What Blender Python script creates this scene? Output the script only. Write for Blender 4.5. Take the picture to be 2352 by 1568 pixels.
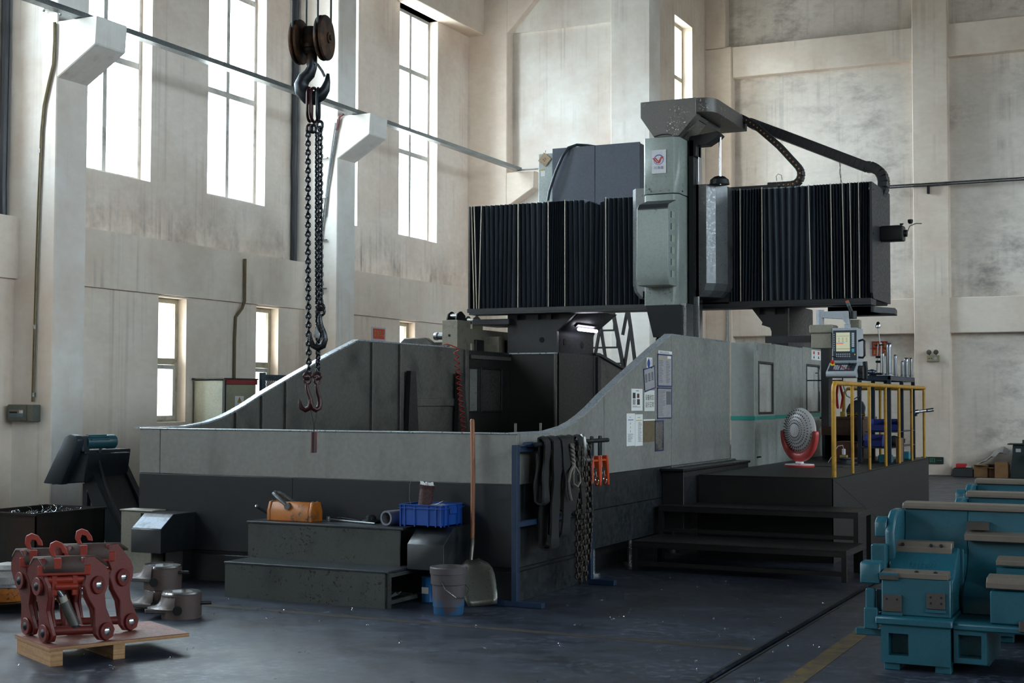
import bpy, bmesh, math, random
from mathutils import Vector, Matrix
R = math.radians
random.seed(7)
scene = bpy.context.scene
for _o in list(bpy.data.objects):
    bpy.data.objects.remove(_o)
col = scene.collection

# ------------------------------------------------------------------ camera, sky, exposure
def _camera():
    yaw, pit, rol = R(25.446), R(2.379), R(0.183)
    fw = Vector((-math.sin(yaw) * math.cos(pit), math.cos(yaw) * math.cos(pit), math.sin(pit)))
    r = Vector((math.cos(yaw), math.sin(yaw), 0))
    u = r.cross(fw)
    r2 = math.cos(rol) * r + math.sin(rol) * u
    u2 = r2.cross(fw)
    cd = bpy.data.cameras.new('camera')
    cd.sensor_width = 36.0
    cd.lens = 3231.7 / 2352 * 36
    cd.clip_end = 300
    ob = bpy.data.objects.new('camera', cd)
    m = Matrix((r2, u2, -fw)).transposed().to_4x4()
    m.translation = (0, 0, 1.6)
    ob.matrix_world = m
    col.objects.link(ob)
    scene.camera = ob
_camera()

def _world():
    w = bpy.data.worlds.new('overcast_sky')
    scene.world = w
    w.use_nodes = True
    nt = w.node_tree
    nt.nodes.clear()
    out = nt.nodes.new('ShaderNodeOutputWorld')
    bg = nt.nodes.new('ShaderNodeBackground')
    tc = nt.nodes.new('ShaderNodeTexCoord')
    sp = nt.nodes.new('ShaderNodeSeparateXYZ')
    cr = nt.nodes.new('ShaderNodeValToRGB')
    mp = nt.nodes.new('ShaderNodeMapRange')
    mp.inputs[1].default_value = -1
    mp.inputs[2].default_value = 1
    e = cr.color_ramp.elements
    e[0].position = 0.47
    e[0].color = (0.30, 0.31, 0.31, 1)
    e[1].position = 1.0
    e[1].color = (0.82, 0.92, 1.02, 1)
    k = cr.color_ramp.elements.new(0.505)
    k.color = (0.78, 0.88, 0.98, 1)
    nt.links.new(tc.outputs['Generated'], sp.inputs[0])
    nt.links.new(sp.outputs[2], mp.inputs[0])
    nt.links.new(mp.outputs[0], cr.inputs[0])
    nt.links.new(cr.outputs[0], bg.inputs[0])
    bg.inputs[1].default_value = SKY
    nt.links.new(bg.outputs[0], out.inputs[0])
SKY = 34.0
_world()
scene.view_settings.view_transform = 'Standard'
scene.view_settings.look = 'None'
scene.view_settings.exposure = 0.0
scene.view_settings.gamma = 1.0
scene.view_settings.use_curve_mapping = False
scene.cycles.max_bounces = 10
scene.cycles.diffuse_bounces = 6
scene.cycles.glossy_bounces = 4
scene.cycles.transparent_max_bounces = 12
scene.cycles.caustics_reflective = False
scene.cycles.caustics_refractive = False
scene.cycles.sample_clamp_indirect = 6.0

def portal(name, loc, rot, sx, sy):
    """sky portal in a real window or door opening (guides the sampling of the sky, emits nothing)"""
    ld = bpy.data.lights.new(name, 'AREA')
    ld.shape = 'RECTANGLE'
    ld.size, ld.size_y = sx, sy
    ld.cycles.is_portal = True
    o = bpy.data.objects.new(name, ld)
    o.location = loc
    o.rotation_euler = rot
    col.objects.link(o)

# ------------------------------------------------------------------ helpers
def lin(h):
    h = h.lstrip('#')
    out = []
    for i in (0, 2, 4):
        c = int(h[i:i + 2], 16) / 255
        out.append(c / 12.92 if c <= 0.04045 else ((c + 0.055) / 1.055) ** 2.4)
    return (*out, 1)

class NT:
    def __init__(s, name):
        s.m = bpy.data.materials.new(name)
        s.m.use_nodes = True
        s.t = s.m.node_tree
        s.b = s.t.nodes['Principled BSDF']
        s.co = None
    def n(s, kind, **kw):
        x = s.t.nodes.new(kind)
        for k, v in kw.items():
            setattr(x, k, v)
        return x
    def l(s, a, b):
        s.t.links.new(a, b)
    def coord(s, scale=(1, 1, 1)):
        if s.co is None:
            s.co = s.n('ShaderNodeTexCoord')
        mp = s.n('ShaderNodeMapping')
        mp.inputs['Scale'].default_value = scale
        s.l(s.co.outputs['Object'], mp.inputs[0])
        return mp.outputs[0]
    def noise(s, scale, detail=4, rough=0.55, stretch=(1, 1, 1)):
        x = s.n('ShaderNodeTexNoise')
        x.inputs['Scale'].default_value = scale
        x.inputs['Detail'].default_value = detail
        x.inputs['Roughness'].default_value = rough
        s.l(s.coord(stretch), x.inputs['Vector'])
        return x.outputs[0]
    def ramp(s, f, lo, hi, a=0.0, b=1.0):
        x = s.n('ShaderNodeMapRange')
        x.inputs[1].default_value, x.inputs[2].default_value = lo, hi
        x.inputs[3].default_value, x.inputs[4].default_value = a, b
        s.l(f, x.inputs[0])
        return x.outputs[0]
    def mix(s, f, a, b, mode='MIX'):
        x = s.n('ShaderNodeMix', data_type='RGBA', blend_type=mode)
        for v, k in ((f, 0), (a, 6), (b, 7)):
            if isinstance(v, (int, float, tuple)):
                x.inputs[k].default_value = v
            else:
                s.l(v, x.inputs[k])
        return x.outputs[2]
    def math(s, op, a, b=0.0):
        x = s.n('ShaderNodeMath', operation=op)
        for v, k in ((a, 0), (b, 1)):
            if isinstance(v, (int, float)):
                x.inputs[k].default_value = v
            else:
                s.l(v, x.inputs[k])
        return x.outputs[0]
    def bump(s, f, strength=0.2, dist=0.01):
        x = s.n('ShaderNodeBump')
        x.inputs['Strength'].default_value = strength
        x.inputs['Distance'].default_value = dist
        s.l(f, x.inputs['Height'])
        s.l(x.outputs[0], s.b.inputs['Normal'])
    def set(s, color=None, rough=None, metal=None, spec=None):
        for v, k in ((color, 'Base Color'), (rough, 'Roughness'), (metal, 'Metallic'), (spec, 'Specular IOR Level')):
            if v is None:
                continue
            if isinstance(v, (int, float, tuple)):
                s.b.inputs[k].default_value = v
            else:
                s.l(v, s.b.inputs[k])

MATS = {}
def paint(name, hexc, rough=0.45, metal=0.0, dirt=0.35, dirtc='#1c1a18', scale=3.0, stretch=(1, 1, 1), chips=0.0, chipc='#2a1c17', bump=0.06, spec=0.5, lo=0.5, hi=0.75):
    """painted or bare metal with grime, optional chips of another colour"""
    if name in MATS:
        return MATS[name]
    t = NT(name)
    f = t.ramp(t.noise(scale, 6, 0.6, stretch), lo, hi)
    c = t.mix(t.math('MULTIPLY', f, dirt), lin(hexc), lin(dirtc))
    g = t.noise(scale * 14, 3)
    c = t.mix(t.ramp(g, 0.3, 0.7, 0.0, 0.22), c, lin(dirtc))
    if chips:
        k = t.math('MULTIPLY', t.ramp(t.noise(38, 3), 0.60, 0.63), t.ramp(t.noise(4.0, 4), 0.62 - chips, 0.70 - chips))
        c = t.mix(k, c, lin(chipc))
    t.set(c, t.ramp(g, 0.3, 0.7, max(rough - 0.08, 0.05), min(rough + 0.12, 1)), metal, spec)
    if bump:
        t.bump(t.noise(scale * 30, 2), bump, 0.004)
    MATS[name] = t.m
    return t.m
def plain(name, hexc, rough=0.5, metal=0.0, emit=0.0):
    if name in MATS:
        return MATS[name]
    t = NT(name)
    t.set(lin(hexc), rough, metal)
    if emit:
        t.b.inputs['Emission Color'].default_value = lin(hexc)
        t.b.inputs['Emission Strength'].default_value = emit
    MATS[name] = t.m
    return t.m

BASE = {}   # world base point of every object made here
class MB:
    """collects shapes in world coordinates and links them as one mesh object"""
    def __init__(s):
        s.bm = bmesh.new()
    def poly(s, vs, fs):
        v = [s.bm.verts.new(p) for p in vs]
        for f in fs:
            try:
                s.bm.faces.new([v[i] for i in f])
            except ValueError:
                pass
        return s
    def box(s, x0, x1, y0, y1, z0, z1, m=None):
        p = [Vector(q) for q in ((x0, y0, z0), (x1, y0, z0), (x1, y1, z0), (x0, y1, z0), (x0, y0, z1), (x1, y0, z1), (x1, y1, z1), (x0, y1, z1))]
        if m is not None:
            p = [m @ q for q in p]
        return s.poly(p, [(0, 3, 2, 1), (4, 5, 6, 7), (0, 1, 5, 4), (1, 2, 6, 5), (2, 3, 7, 6), (3, 0, 4, 7)])
    def cbox(s, c, d, rot=(0, 0, 0)):
        from mathutils import Euler
        m = Matrix.Translation(c) @ Euler(rot).to_matrix().to_4x4()
        return s.box(-d[0] / 2, d[0] / 2, -d[1] / 2, d[1] / 2, -d[2] / 2, d[2] / 2, m)
    def prism(s, pts, ax, a0, a1, m=None):
        """polygon extruded along an axis; pts are the other two coordinates in xyz order"""
        def w(p, a):
            q = Vector((a, p[0], p[1]) if ax == 'x' else (p[0], a, p[1]) if ax == 'y' else (p[0], p[1], a))
            return m @ q if m is not None else q
        n = len(pts)
        vs = [w(p, a0) for p in pts] + [w(p, a1) for p in pts]
        return s.poly(vs, [tuple(range(n)), tuple(range(2 * n - 1, n - 1, -1))] + [(i, i + n, (i + 1) % n + n, (i + 1) % n) for i in range(n)])
    def cyl(s, p0, p1, r, r2=None, n=14):
        p0, p1 = Vector(p0), Vector(p1)
        r2 = r if r2 is None else r2
        z = (p1 - p0).normalized()
        x = z.orthogonal().normalized()
        y = z.cross(x)
        vs = []
        for p, q in ((p0, r), (p1, r2)):
            for i in range(n):
                a = 2 * math.pi * i / n
                vs.append(p + (x * math.cos(a) + y * math.sin(a)) * q)
        return s.poly(vs, [tuple(range(n - 1, -1, -1)), tuple(range(n, 2 * n))] + [(i, (i + 1) % n, (i + 1) % n + n, i + n) for i in range(n)])
    def tube(s, pts, r, n=8, closed=False, flat=1.0):
        pts = [Vector(p) for p in pts]
        k = len(pts)
        rs = r if isinstance(r, (list, tuple)) else [r] * k
        rings, x = [], None
        for i, p in enumerate(pts):
            a = pts[(i - 1) % k] if (closed or i > 0) else p
            b = pts[(i + 1) % k] if (closed or i < k - 1) else p
            t = (b - a).normalized()
            if x is None:
                x = t.orthogonal().normalized()
            else:
                x = (x - t * x.dot(t))
                x = x.normalized() if x.length > 1e-6 else t.orthogonal().normalized()
            y = t.cross(x)
            rings.append([p + (x * math.cos(2 * math.pi * j / n) + y * flat * math.sin(2 * math.pi * j / n)) * rs[i] for j in range(n)])
        vs = [v for g in rings for v in g]
        fs = []
        for i in range(k if closed else k - 1):
            a, b = i * n, ((i + 1) % k) * n
            fs += [(a + j, a + (j + 1) % n, b + (j + 1) % n, b + j) for j in range(n)]
        if not closed:
            fs += [tuple(range(n - 1, -1, -1)), tuple(range((k - 1) * n, k * n))]
        return s.poly(vs, fs)
    def lathe(s, prof, o, ax=(0, 0, 1), n=24, closed=False):
        """profile (radius, height) turned about an axis through o"""
        o, z = Vector(o), Vector(ax).normalized()
        x = z.orthogonal().normalized()
        y = z.cross(x)
        k = len(prof)
        vs = [o + z * h + (x * math.cos(2 * math.pi * j / n) + y * math.sin(2 * math.pi * j / n)) * max(r, 1e-4) for r, h in prof for j in range(n)]
        fs = []
        for i in range(k if closed else k - 1):
            a, b = i * n, ((i + 1) % k) * n
            fs += [(a + j, a + (j + 1) % n, b + (j + 1) % n, b + j) for j in range(n)]
        if not closed:
            fs += [tuple(range(n - 1, -1, -1)), tuple(range((k - 1) * n, k * n))]
        return s.poly(vs, fs)
    def sweep(s, pts, sect, up=(0, 0, 1)):
        """constant section (u across, v up) swept along a polyline"""
        pts = [Vector(p) for p in pts]
        k, n, vs, fs = len(pts), len(sect), [], []
        for i, p in enumerate(pts):
            t = (pts[min(i + 1, k - 1)] - pts[max(i - 1, 0)]).normalized()
            u = t.cross(Vector(up)).normalized()
            w = u.cross(t)
            vs += [p + u * a + w * b for a, b in sect]
        for i in range(k - 1):
            fs += [(i * n + j, i * n + (j + 1) % n, (i + 1) * n + (j + 1) % n, (i + 1) * n + j) for j in range(n)]
        return s.poly(vs, fs + [tuple(range(n)), tuple(range(k * n - 1, (k - 1) * n - 1, -1))])
    def build(s, name, mat, parent=None, at=None, bevel=0.0, seg=1, smooth=35, m=None):
        bm = s.bm
        if m is not None:
            bm.transform(m)
        bmesh.ops.remove_doubles(bm, verts=bm.verts, dist=1e-6)
        bmesh.ops.recalc_face_normals(bm, faces=bm.faces)
        if bevel:
            ed = [e for e in bm.edges if len(e.link_faces) == 2 and e.calc_face_angle(0) > R(25)]
            bmesh.ops.bevel(bm, geom=ed, offset=bevel, segments=seg, affect='EDGES', clamp_overlap=True, profile=0.5)
        b = BASE.get(parent.name) if parent is not None else None
        if b is None:
            b = Vector(at) if at is not None else Vector((0, 0, 0))
            local = True
        bm.transform(Matrix.Translation(-b))
        me = bpy.data.meshes.new(name)
        bm.to_mesh(me)
        bm.free()
        if smooth:
            for p in me.polygons:
                p.use_smooth = True
            me.set_sharp_from_angle(angle=R(smooth))
        for mm in (mat if isinstance(mat, (list, tuple)) else [mat]):
            me.materials.append(mm)
        o = bpy.data.objects.new(name, me)
        col.objects.link(o)
        if parent is not None:
            o.parent = parent
        else:
            o.location = b
        BASE[o.name] = b
        return o
def tag(o, label=None, cat=None, group=None, kind=None):
    if label:
        o['label'] = label
    if cat:
        o['category'] = cat
    if group:
        o['group'] = group
    if kind:
        o['kind'] = kind
    return o
def thing(name, label, cat, base, group=None):
    o = bpy.data.objects.new(name, None)
    o.empty_display_size = 0.1
    o.location = base
    col.objects.link(o)
    BASE[o.name] = Vector(base)
    return tag(o, label, cat, group)
def struct(o):
    o['kind'] = 'structure'
    return o
def copy_tree(o, loc=None, rotz=None, label=None, parent=None):
    c = o.copy()
    col.objects.link(c)
    if parent is not None:
        c.parent = parent
    BASE[c.name] = BASE.get(o.name, Vector((0, 0, 0)))
    for ch in list(o.children):
        copy_tree(ch, parent=c)
    if loc is not None:
        c.location = loc
        BASE[c.name] = Vector(loc)
    if rotz is not None:
        c.rotation_euler.z = rotz
    if label:
        c['label'] = label
    return c
def text(body, size, origin, right, up, mat, parent, name='lettering', depth=0.001, align='CENTER'):
    """flat lettering laid on a real surface: origin is its centre, right and up the surface's own axes"""
    cu = bpy.data.curves.new('lettering', 'FONT')
    cu.body = body
    cu.size = size
    cu.align_x, cu.align_y = align, 'CENTER'
    cu.resolution_u = 2
    ob = bpy.data.objects.new('lettering', cu)
    col.objects.link(ob)
    dg = bpy.context.evaluated_depsgraph_get()
    me = bpy.data.meshes.new_from_object(ob.evaluated_get(dg))
    bpy.data.objects.remove(ob)
    x, y = Vector(right).normalized(), Vector(up).normalized()
    z = x.cross(y)
    m = Matrix((x, y, z)).transposed().to_4x4()
    m.translation = Vector(origin) + z * depth
    me.transform(m)
    b = BASE.get(parent.name, Vector((0, 0, 0)))
    me.transform(Matrix.Translation(-b))
    me.materials.clear()
    me.materials.append(mat)
    o = bpy.data.objects.new(name, me)
    col.objects.link(o)
    o.parent = parent
    BASE[o.name] = b
    return o
def arc(c, r, a0, a1, n, plane='xz'):
    out = []
    for i in range(n + 1):
        a = R(a0 + (a1 - a0) * i / n)
        u, v = r * math.cos(a), r * math.sin(a)
        c_ = Vector(c)
        out.append(c_ + (Vector((u, 0, v)) if plane == 'xz' else Vector((0, u, v)) if plane == 'yz' else Vector((u, v, 0))))
    return out
# ------------------------------------------------------------------ materials of the room
def plaster(name, base='#d9d1c6', soot=0.5, streak=0.5, dark='#6f6660', warm='#c4a48c', grime_bands=(), cloud=0.0):
    t = NT(name)
    big = t.ramp(t.noise(0.55, 6, 0.62), 0.42, 0.72)
    fine = t.ramp(t.noise(5.5, 5, 0.65, (1, 1, 2.2)), 0.35, 0.75)
    st = t.ramp(t.noise(3.0, 5, 0.6, (3.2, 3.2, 0.06)), 0.52, 0.72)
    st2 = t.ramp(t.noise(0.9, 4, 0.6), 0.45, 0.62)
    c = t.mix(t.math('MULTIPLY', big, 0.55), lin(base), lin(warm))
    c = t.mix(t.math('MULTIPLY', fine, soot * 0.38), c, lin(dark))
    if cloud:
        cl = t.math('MULTIPLY', t.ramp(t.noise(1.5, 8, 0.72, (.8, .8, 1.5)), .46, .68), t.ramp(t.noise(.35, 3, .5), .36, .6))
        c = t.mix(t.math('MULTIPLY', cl, cloud), c, lin('#5c5856'))
    c = t.mix(t.math('MULTIPLY', t.math('MULTIPLY', st, st2), streak), c, lin(dark))
    if grime_bands:
        sp = t.n('ShaderNodeSeparateXYZ')
        t.l(t.coord(), sp.inputs[0])
        wob = t.ramp(t.noise(0.8, 5, 0.6), 0.3, 0.7, -0.25, 0.25)
        z = t.math('ADD', sp.outputs[2], wob)
        drip = t.math('MULTIPLY', t.ramp(t.noise(3.0, 5, 0.65, (3, 3, .05)), .50, .66), t.ramp(t.noise(.7, 3, .5), .48, .62))
        for z0, z1, k in grime_bands:
            b = t.math('MULTIPLY', t.ramp(z, z1, z0), t.ramp(sp.outputs[2], z0 - 0.02, z0 + 0.01))
            b = t.math('MULTIPLY', b, t.math('ADD', t.math('MULTIPLY', drip, .75), t.ramp(t.noise(1.1, 6, 0.7, (1, 1, 0.8)), 0.42, 0.75)))
            c = t.mix(t.math('MULTIPLY', b, k), c, lin('#3b3430'))
    t.set(c, 0.92, 0.0, 0.2)
    t.bump(t.noise(9, 5, 0.6, (1, 1, 1.6)), 0.14, 0.012)
    return t.m
M_WALL = plaster('sooty_plaster', '#f6e9dd', 0.3, 0.3, grime_bands=((3.84, 4.75, 0.8),))
M_FAR = plaster('grey_sooty_plaster', '#f1e8de', 0.35, 0.42, '#6a6460', '#cbbfb2', grime_bands=((3.84, 4.5, 0.5), (9.8, 10.6, 0.4)), cloud=.6)
M_WHITE = plaster('white_plaster', '#f7f4ee', 0.15, 0.3)
M_TRIM = plaster('plaster_trim', '#f2e5d7', 0.25, 0.3)

def _floor_mat():
    t = NT('worn_floor_paint')
    big = t.ramp(t.noise(0.5, 6, 0.65), 0.35, 0.7)
    mid = t.ramp(t.noise(3.2, 7, 0.68), 0.42, 0.68)
    sm = t.ramp(t.noise(15, 6, 0.72), 0.50, 0.68)
    c = t.mix(big, lin('#2b3140'), lin('#1c1f26'))
    c = t.mix(t.math('MULTIPLY', mid, 0.55), c, lin('#14161a'))
    worn = t.math('MULTIPLY', t.ramp(t.noise(1.1, 5, 0.6, (1, 1.3, 1)), 0.44, 0.60), sm)
    c = t.mix(t.math('MULTIPLY', worn, 0.6), c, lin('#6a7286'))
    oil = t.ramp(t.noise(0.8, 5, 0.62, (1.4, 1, 1)), 0.56, 0.66)
    c = t.mix(t.math('MULTIPLY', oil, 0.6), c, lin('#0f1012'))
    t.set(c, t.ramp(mid, 0, 1, 0.5, 0.34), 0.0, 0.45)
    t.bump(t.noise(24, 6, 0.65), 0.12, 0.006)
    return t.m
M_FLOOR = _floor_mat()
def _line_mat(name, c1):
    t = NT(name)
    k = t.ramp(t.noise(7, 7, 0.75), 0.42, 0.62)
    t.set(t.mix(k, lin(c1), lin('#262a33')), 0.6, 0.0, 0.3)
    return t.m
def _glass():
    t = NT('window_glass')
    tr = t.n('ShaderNodeBsdfTransparent')
    tr.inputs[0].default_value = (0.93, 0.97, 0.97, 1)
    gl = t.n('ShaderNodeBsdfGlossy')
    gl.inputs['Roughness'].default_value = 0.05
    mx = t.n('ShaderNodeMixShader')
    mx.inputs[0].default_value = 0.06
    t.l(tr.outputs[0], mx.inputs[1])
    t.l(gl.outputs[0], mx.inputs[2])
    t.l(mx.outputs[0], t.t.nodes['Material Output'].inputs[0])
    return t.m
M_GLASS = _glass()
M_FRAME = paint('grey_window_frame', '#c4c2bd', 0.55, dirt=0.5, scale=6)
M_FRAME2 = paint('cream_window_frame', '#b5ad98', 0.55, dirt=0.5, scale=6)
M_CONC = paint('dark_roof_sheet', '#5d6063', 0.7, dirt=0.4, scale=0.6)

def wall_grid(axis, pos0, pos1, us, vs, holes):
    """wall slab between pos0 and pos1 across `axis`, u along it, v up; holes = (u0,u1,v0,v1)"""
    b = MB()
    U = sorted({us[0], us[1], *[h[0] for h in holes], *[h[1] for h in holes]})
    for a, c in zip(U, U[1:]):
        hs = sorted([h for h in holes if h[0] <= a + 1e-6 and h[1] >= c - 1e-6], key=lambda h: h[2])
        z = vs[0]
        spans = []
        for h in hs:
            if h[2] > z:
                spans.append((z, h[2]))
            z = h[3]
        if z < vs[1]:
            spans.append((z, vs[1]))
        for z0, z1 in spans:
            if axis == 'x':
                b.box(pos0, pos1, a, c, z0, z1)
            else:
                b.box(a, c, pos0, pos1, z0, z1)
    return b

# ------------------------------------------------------------------ room shell
XR, YF, ZC = 13.0, -15.0, 12.5        # right wall, front wall behind the camera, ceiling
b = MB()
for x0, x1 in ((-14.5, -2.495), (-2.44, XR + .6)):
    b.box(x0, x1, YF - .6, 33.0, -0.3, 0.0)
b.box(-2.495, -2.44, YF - .6, 33.0, -0.3, -0.07)
struct(b.build('floor', M_FLOOR, smooth=0))
b = MB()
b.box(-14.5, XR + .6, YF - .6, 33.0, ZC, ZC + .3)
struct(b.build('ceiling', M_CONC, smooth=0))
steel_dark = paint('dark_oily_steel', '#23262a', 0.4, 0.3, dirt=0.4)
b = MB()
b.box(-2.51, -2.493, YF, 33, 0.0, 0.004).box(-2.442, -2.425, YF, 33, 0.0, 0.004)
struct(b.build('trim_1', steel_dark, smooth=0))
M_YEL = _line_mat('worn_yellow_floor_line', '#5e4c26')
b = MB()
b.box(-7.6, -2.52, 8.87, 8.97, 0.0005, 0.0015)
struct(b.build('trim_2', _line_mat('faded_yellow_floor_line', '#3c342b'), smooth=0))
b = MB()
b.box(-2.09, -1.965, YF, 12.6, 0.0005, 0.0015)
struct(b.build('trim_3', M_YEL, smooth=0))

PIL = [13.07 - 6.36 * k for k in (4, 3, 2, 1)] + [13.07, 19.44]     # near faces of the left pillars
upper, lower = [], []
for p in PIL[:4]:
    upper += [(p + 1.28, p + 2.78, 4.70, 9.13), (p + 4.08, p + 5.56, 4.70, 9.13)]
    lower += [(p + 2.73, p + 3.35, 1.27, 3.07), (p + 5.06, p + 5.66, 1.27, 3.07)]
upper += [(14.35, 15.85, 4.70, 9.13), (17.15, 18.63, 4.70, 9.13), (20.1, 21.44, 4.70, 9.13), (22.92, 24.42, 4.70, 9.13)]
lower += [(15.80, 16.42, 1.27, 3.05), (18.13, 18.73, 1.27, 3.05), (22.61, 23.18, 1.27, 3.05)]
b = wall_grid('x', -13.72, -13.28, (YF, 26.1), (3.80, ZC), upper)
struct(b.build('wall_left', M_WALL, smooth=0))
b = wall_grid('x', -13.72, -13.06, (YF, 26.1), (0, 3.09), lower)
b.box(-13.72, -13.0, YF, 26.1, 3.08, 3.85)
struct(b.build('wall_left_lower', M_TRIM, smooth=0))
b = MB()
b.box(-13.5, -12.92, YF, 25.9, 9.13, 9.9)
struct(b.build('trim_4', M_TRIM, bevel=.01, smooth=0))

def bracket(y0, y1, xf=-12.42):
    return MB().prism([(xf - .02, 5.53), (xf + .6, 5.90), (xf + .62, 6.24), (xf - .02, 6.24)], 'y', y0, y1)
n = 5
for p in PIL:
    b = MB()
    b.box(-13.5, -12.42, p, p + .55, 0, ZC)
    o = struct(b.build('trim_%d' % n, M_WHITE, bevel=.012, smooth=0))
    c = bracket(p + .005, p + .545).build('bracket', M_WHITE, o, bevel=.012, smooth=0)
    n += 1
# gable wall nearest to the left wall, its corner pillar and its free pillar
b = MB()
b.box(-13.6, -9.99, 26.05, 26.45, 0, ZC)
b.box(-12.5, -9.99, 25.97, 26.1, 9.16, ZC)
struct(b.build('wall_back', M_WHITE, smooth=0))
b = MB()
b.box(-13.6, -12.39, 25.76, 26.1, 0, ZC)
b.prism([(-12.42, 9.10), (-11.75, 9.78), (-11.62, 10.3), (-11.4, ZC), (-12.42, ZC)], 'y', 25.77, 26.06)
o = struct(b.build('trim_%d' % n, M_TRIM, bevel=.015, smooth=0)); n += 1
bracket(25.77, 26.06, -12.39).build('bracket', M_TRIM, o, bevel=.012, smooth=0)
b = MB()
b.box(-10.09, -9.27, 25.70, 26.30, 0, ZC)
struct(b.build('trim_%d' % n, M_WHITE, bevel=.015, smooth=0)); n += 1
step_holes = [(29.3, 30.54, 4.7, 10.12)]
b = wall_grid('x', -10.45, -9.99, (26.2, 32.3), (0, ZC), step_holes)
struct(b.build('wall_step', M_TRIM, smooth=0))
# far wall with its pillars and ledge beams
b = MB()
b.box(-10.4, XR + .4, 31.8, 32.3, 0, ZC)
struct(b.build('wall_far', M_FAR, smooth=0))
b = MB()
b.box(-10.0, -9.36, 31.5, 31.9, 0, 9.84).box(-10.0, -9.5, 31.5, 31.9, 9.8, ZC)
struct(b.build('trim_%d' % n, M_TRIM, bevel=.015, smooth=0)); n += 1
for x in (-5.26, .5, 6.3):
    b = MB()
    b.box(x, x + .75, 31.5, 31.9, 0, ZC)
    struct(b.build('trim_%d' % n, M_TRIM, bevel=.015, smooth=0)); n += 1
for z0, z1 in ((3.08, 3.85), (9.12, 9.84)):
    b = MB()
    b.box(-9.4, XR, 31.56, 31.9, z0, z1)
    struct(b.build('trim_%d' % n, M_TRIM, bevel=.012, smooth=0)); n += 1
# right and front walls, out of the picture
rw = [(y, y + 2.0, 5.2, 9.2) for y in range(-12, 30, 6)]  # unseen windows, added and sized for the light they give
b = wall_grid('x', XR, XR + .4, (YF, 32.3), (0, ZC), rw)
struct(b.build('wall_right', M_TRIM, smooth=0))
fd = []
b = wall_grid('y', YF - .4, YF, (-13.7, XR + .4), (0, ZC), fd)
struct(b.build('wall_front', M_TRIM, smooth=0))

# ------------------------------------------------------------------ windows
wn = [0]
def window(axis, pos, u0, u1, v0, v1, us, vs, fr, mat, portal_rot, kids=True):
    """frame with mullions at us / transoms at vs, one pane per light, all at plane pos"""
    wn[0] += 1
    def bx(b, a, c, d, e, t):
        return b.box(pos - t, pos + t, a, c, d, e) if axis == 'x' else b.box(a, c, pos - t, pos + t, d, e)
    f = MB()
    bx(f, u0, u0 + fr, v0, v1, .03)
    bx(f, u1 - fr, u1, v0, v1, .03)
    bx(f, u0 + fr, u1 - fr, v0, v0 + fr, .03)
    bx(f, u0 + fr, u1 - fr, v1 - fr, v1, .03)
    for u in us:
        bx(f, u - .04, u + .04, v0 + fr, v1 - fr, .028)
    for v in vs:
        bx(f, u0 + fr, u1 - fr, v - .045, v + .045, .026)
    o = struct(f.build('window_%d' % wn[0], mat, smooth=0))
    U = [u0 + fr] + list(us) + [u1 - fr]
    V = [v0 + fr] + list(vs) + [v1 - fr]
    for a, c in zip(U, U[1:]):
        for d, e in zip(V, V[1:]):
            g = MB()
            bx(g, a, c, d, e, .003)
            g.build('pane', M_GLASS, o, smooth=0)
    cu, cv = (u0 + u1) / 2, (v0 + v1) / 2
    loc = (pos - .12, cu, cv) if axis == 'x' else (cu, pos - .12, cv)
    return o
for (u0, u1, v0, v1) in upper:
    window('x', -13.5, u0, u1, v0, v1, [(u0 + u1) / 2], [6.37, 7.99], .06, M_FRAME, None)
    portal('sky_portal', (-13.6, (u0 + u1) / 2, (v0 + v1) / 2), (0, R(-90), 0), v1 - v0, u1 - u0)
for (u0, u1, v0, v1) in lower:
    o = window('x', -13.24, u0, u1, v0, v1, [], [2.14], .07, M_FRAME2, None)
    portal('sky_portal', (-13.6, (u0 + u1) / 2, (v0 + v1) / 2), (0, R(-90), 0), v1 - v0, u1 - u0)
    s = MB()
    for a, c, d, e in ((u0 + .09, u0 + .14, 1.3, 2.09), (u1 - .14, u1 - .09, 1.3, 2.09), (u0 + .14, u1 - .14, 1.3, 1.36), (u0 + .14, u1 - .14, 2.03, 2.09)):
        s.box(-13.24, -13.18, a, c, d, e)
    s.build('casement', M_FRAME, o, smooth=0)
for (u0, u1, v0, v1) in step_holes:
    window('x', -10.25, u0, u1, v0, v1, [], [6.4, 8.9], .07, M_FRAME2, None)
    portal('sky_portal', (-10.4, (u0 + u1) / 2, (v0 + v1) / 2), (0, R(-90), 0), v1 - v0, u1 - u0)
for (u0, u1, v0, v1) in rw:
    window('x', XR + .2, u0, u1, v0, v1, [(u0 + u1) / 2], [6.6], .06, M_FRAME, None)
    portal('sky_portal', (XR + .35, (u0 + u1) / 2, (v0 + v1) / 2), (0, R(90), 0), v1 - v0, u1 - u0)
# ------------------------------------------------------------------ the gantry machining centre
P_GREY = paint('light_grey_machine_paint', '#83827e', 0.38, dirt=0.45, dirtc='#3a3934', scale=1.6, stretch=(1.6, 1.6, .5), bump=.03)
P_DARK = paint('blue_black_machine_paint', '#11161b', 0.42, dirt=0.35, dirtc='#15171a', scale=1.2, bump=.03)
P_INNER2 = paint('dark_oily_sheet', '#242422', .38, .2, dirt=.6, dirtc='#0f0f0e', scale=2.0, bump=.03)
P_INNER = paint('oily_inner_sheet', '#5c5b56', 0.42, 0.25, dirt=0.75, dirtc='#191816', scale=2.2, bump=.03)
P_BLACK = paint('black_machine_paint', '#121417', 0.42, dirt=0.3, scale=2)
P_COLUMN = paint('graphite_column_paint', '#1b1e24', 0.45, dirt=0.3, scale=2)
P_GREEN = paint('pale_green_machine_paint', '#8e9691', 0.33, dirt=0.45, dirtc='#4c4b40', scale=1.7, stretch=(1, 1, .6), chips=.05, chipc='#3c3a36', bump=.03)
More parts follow.
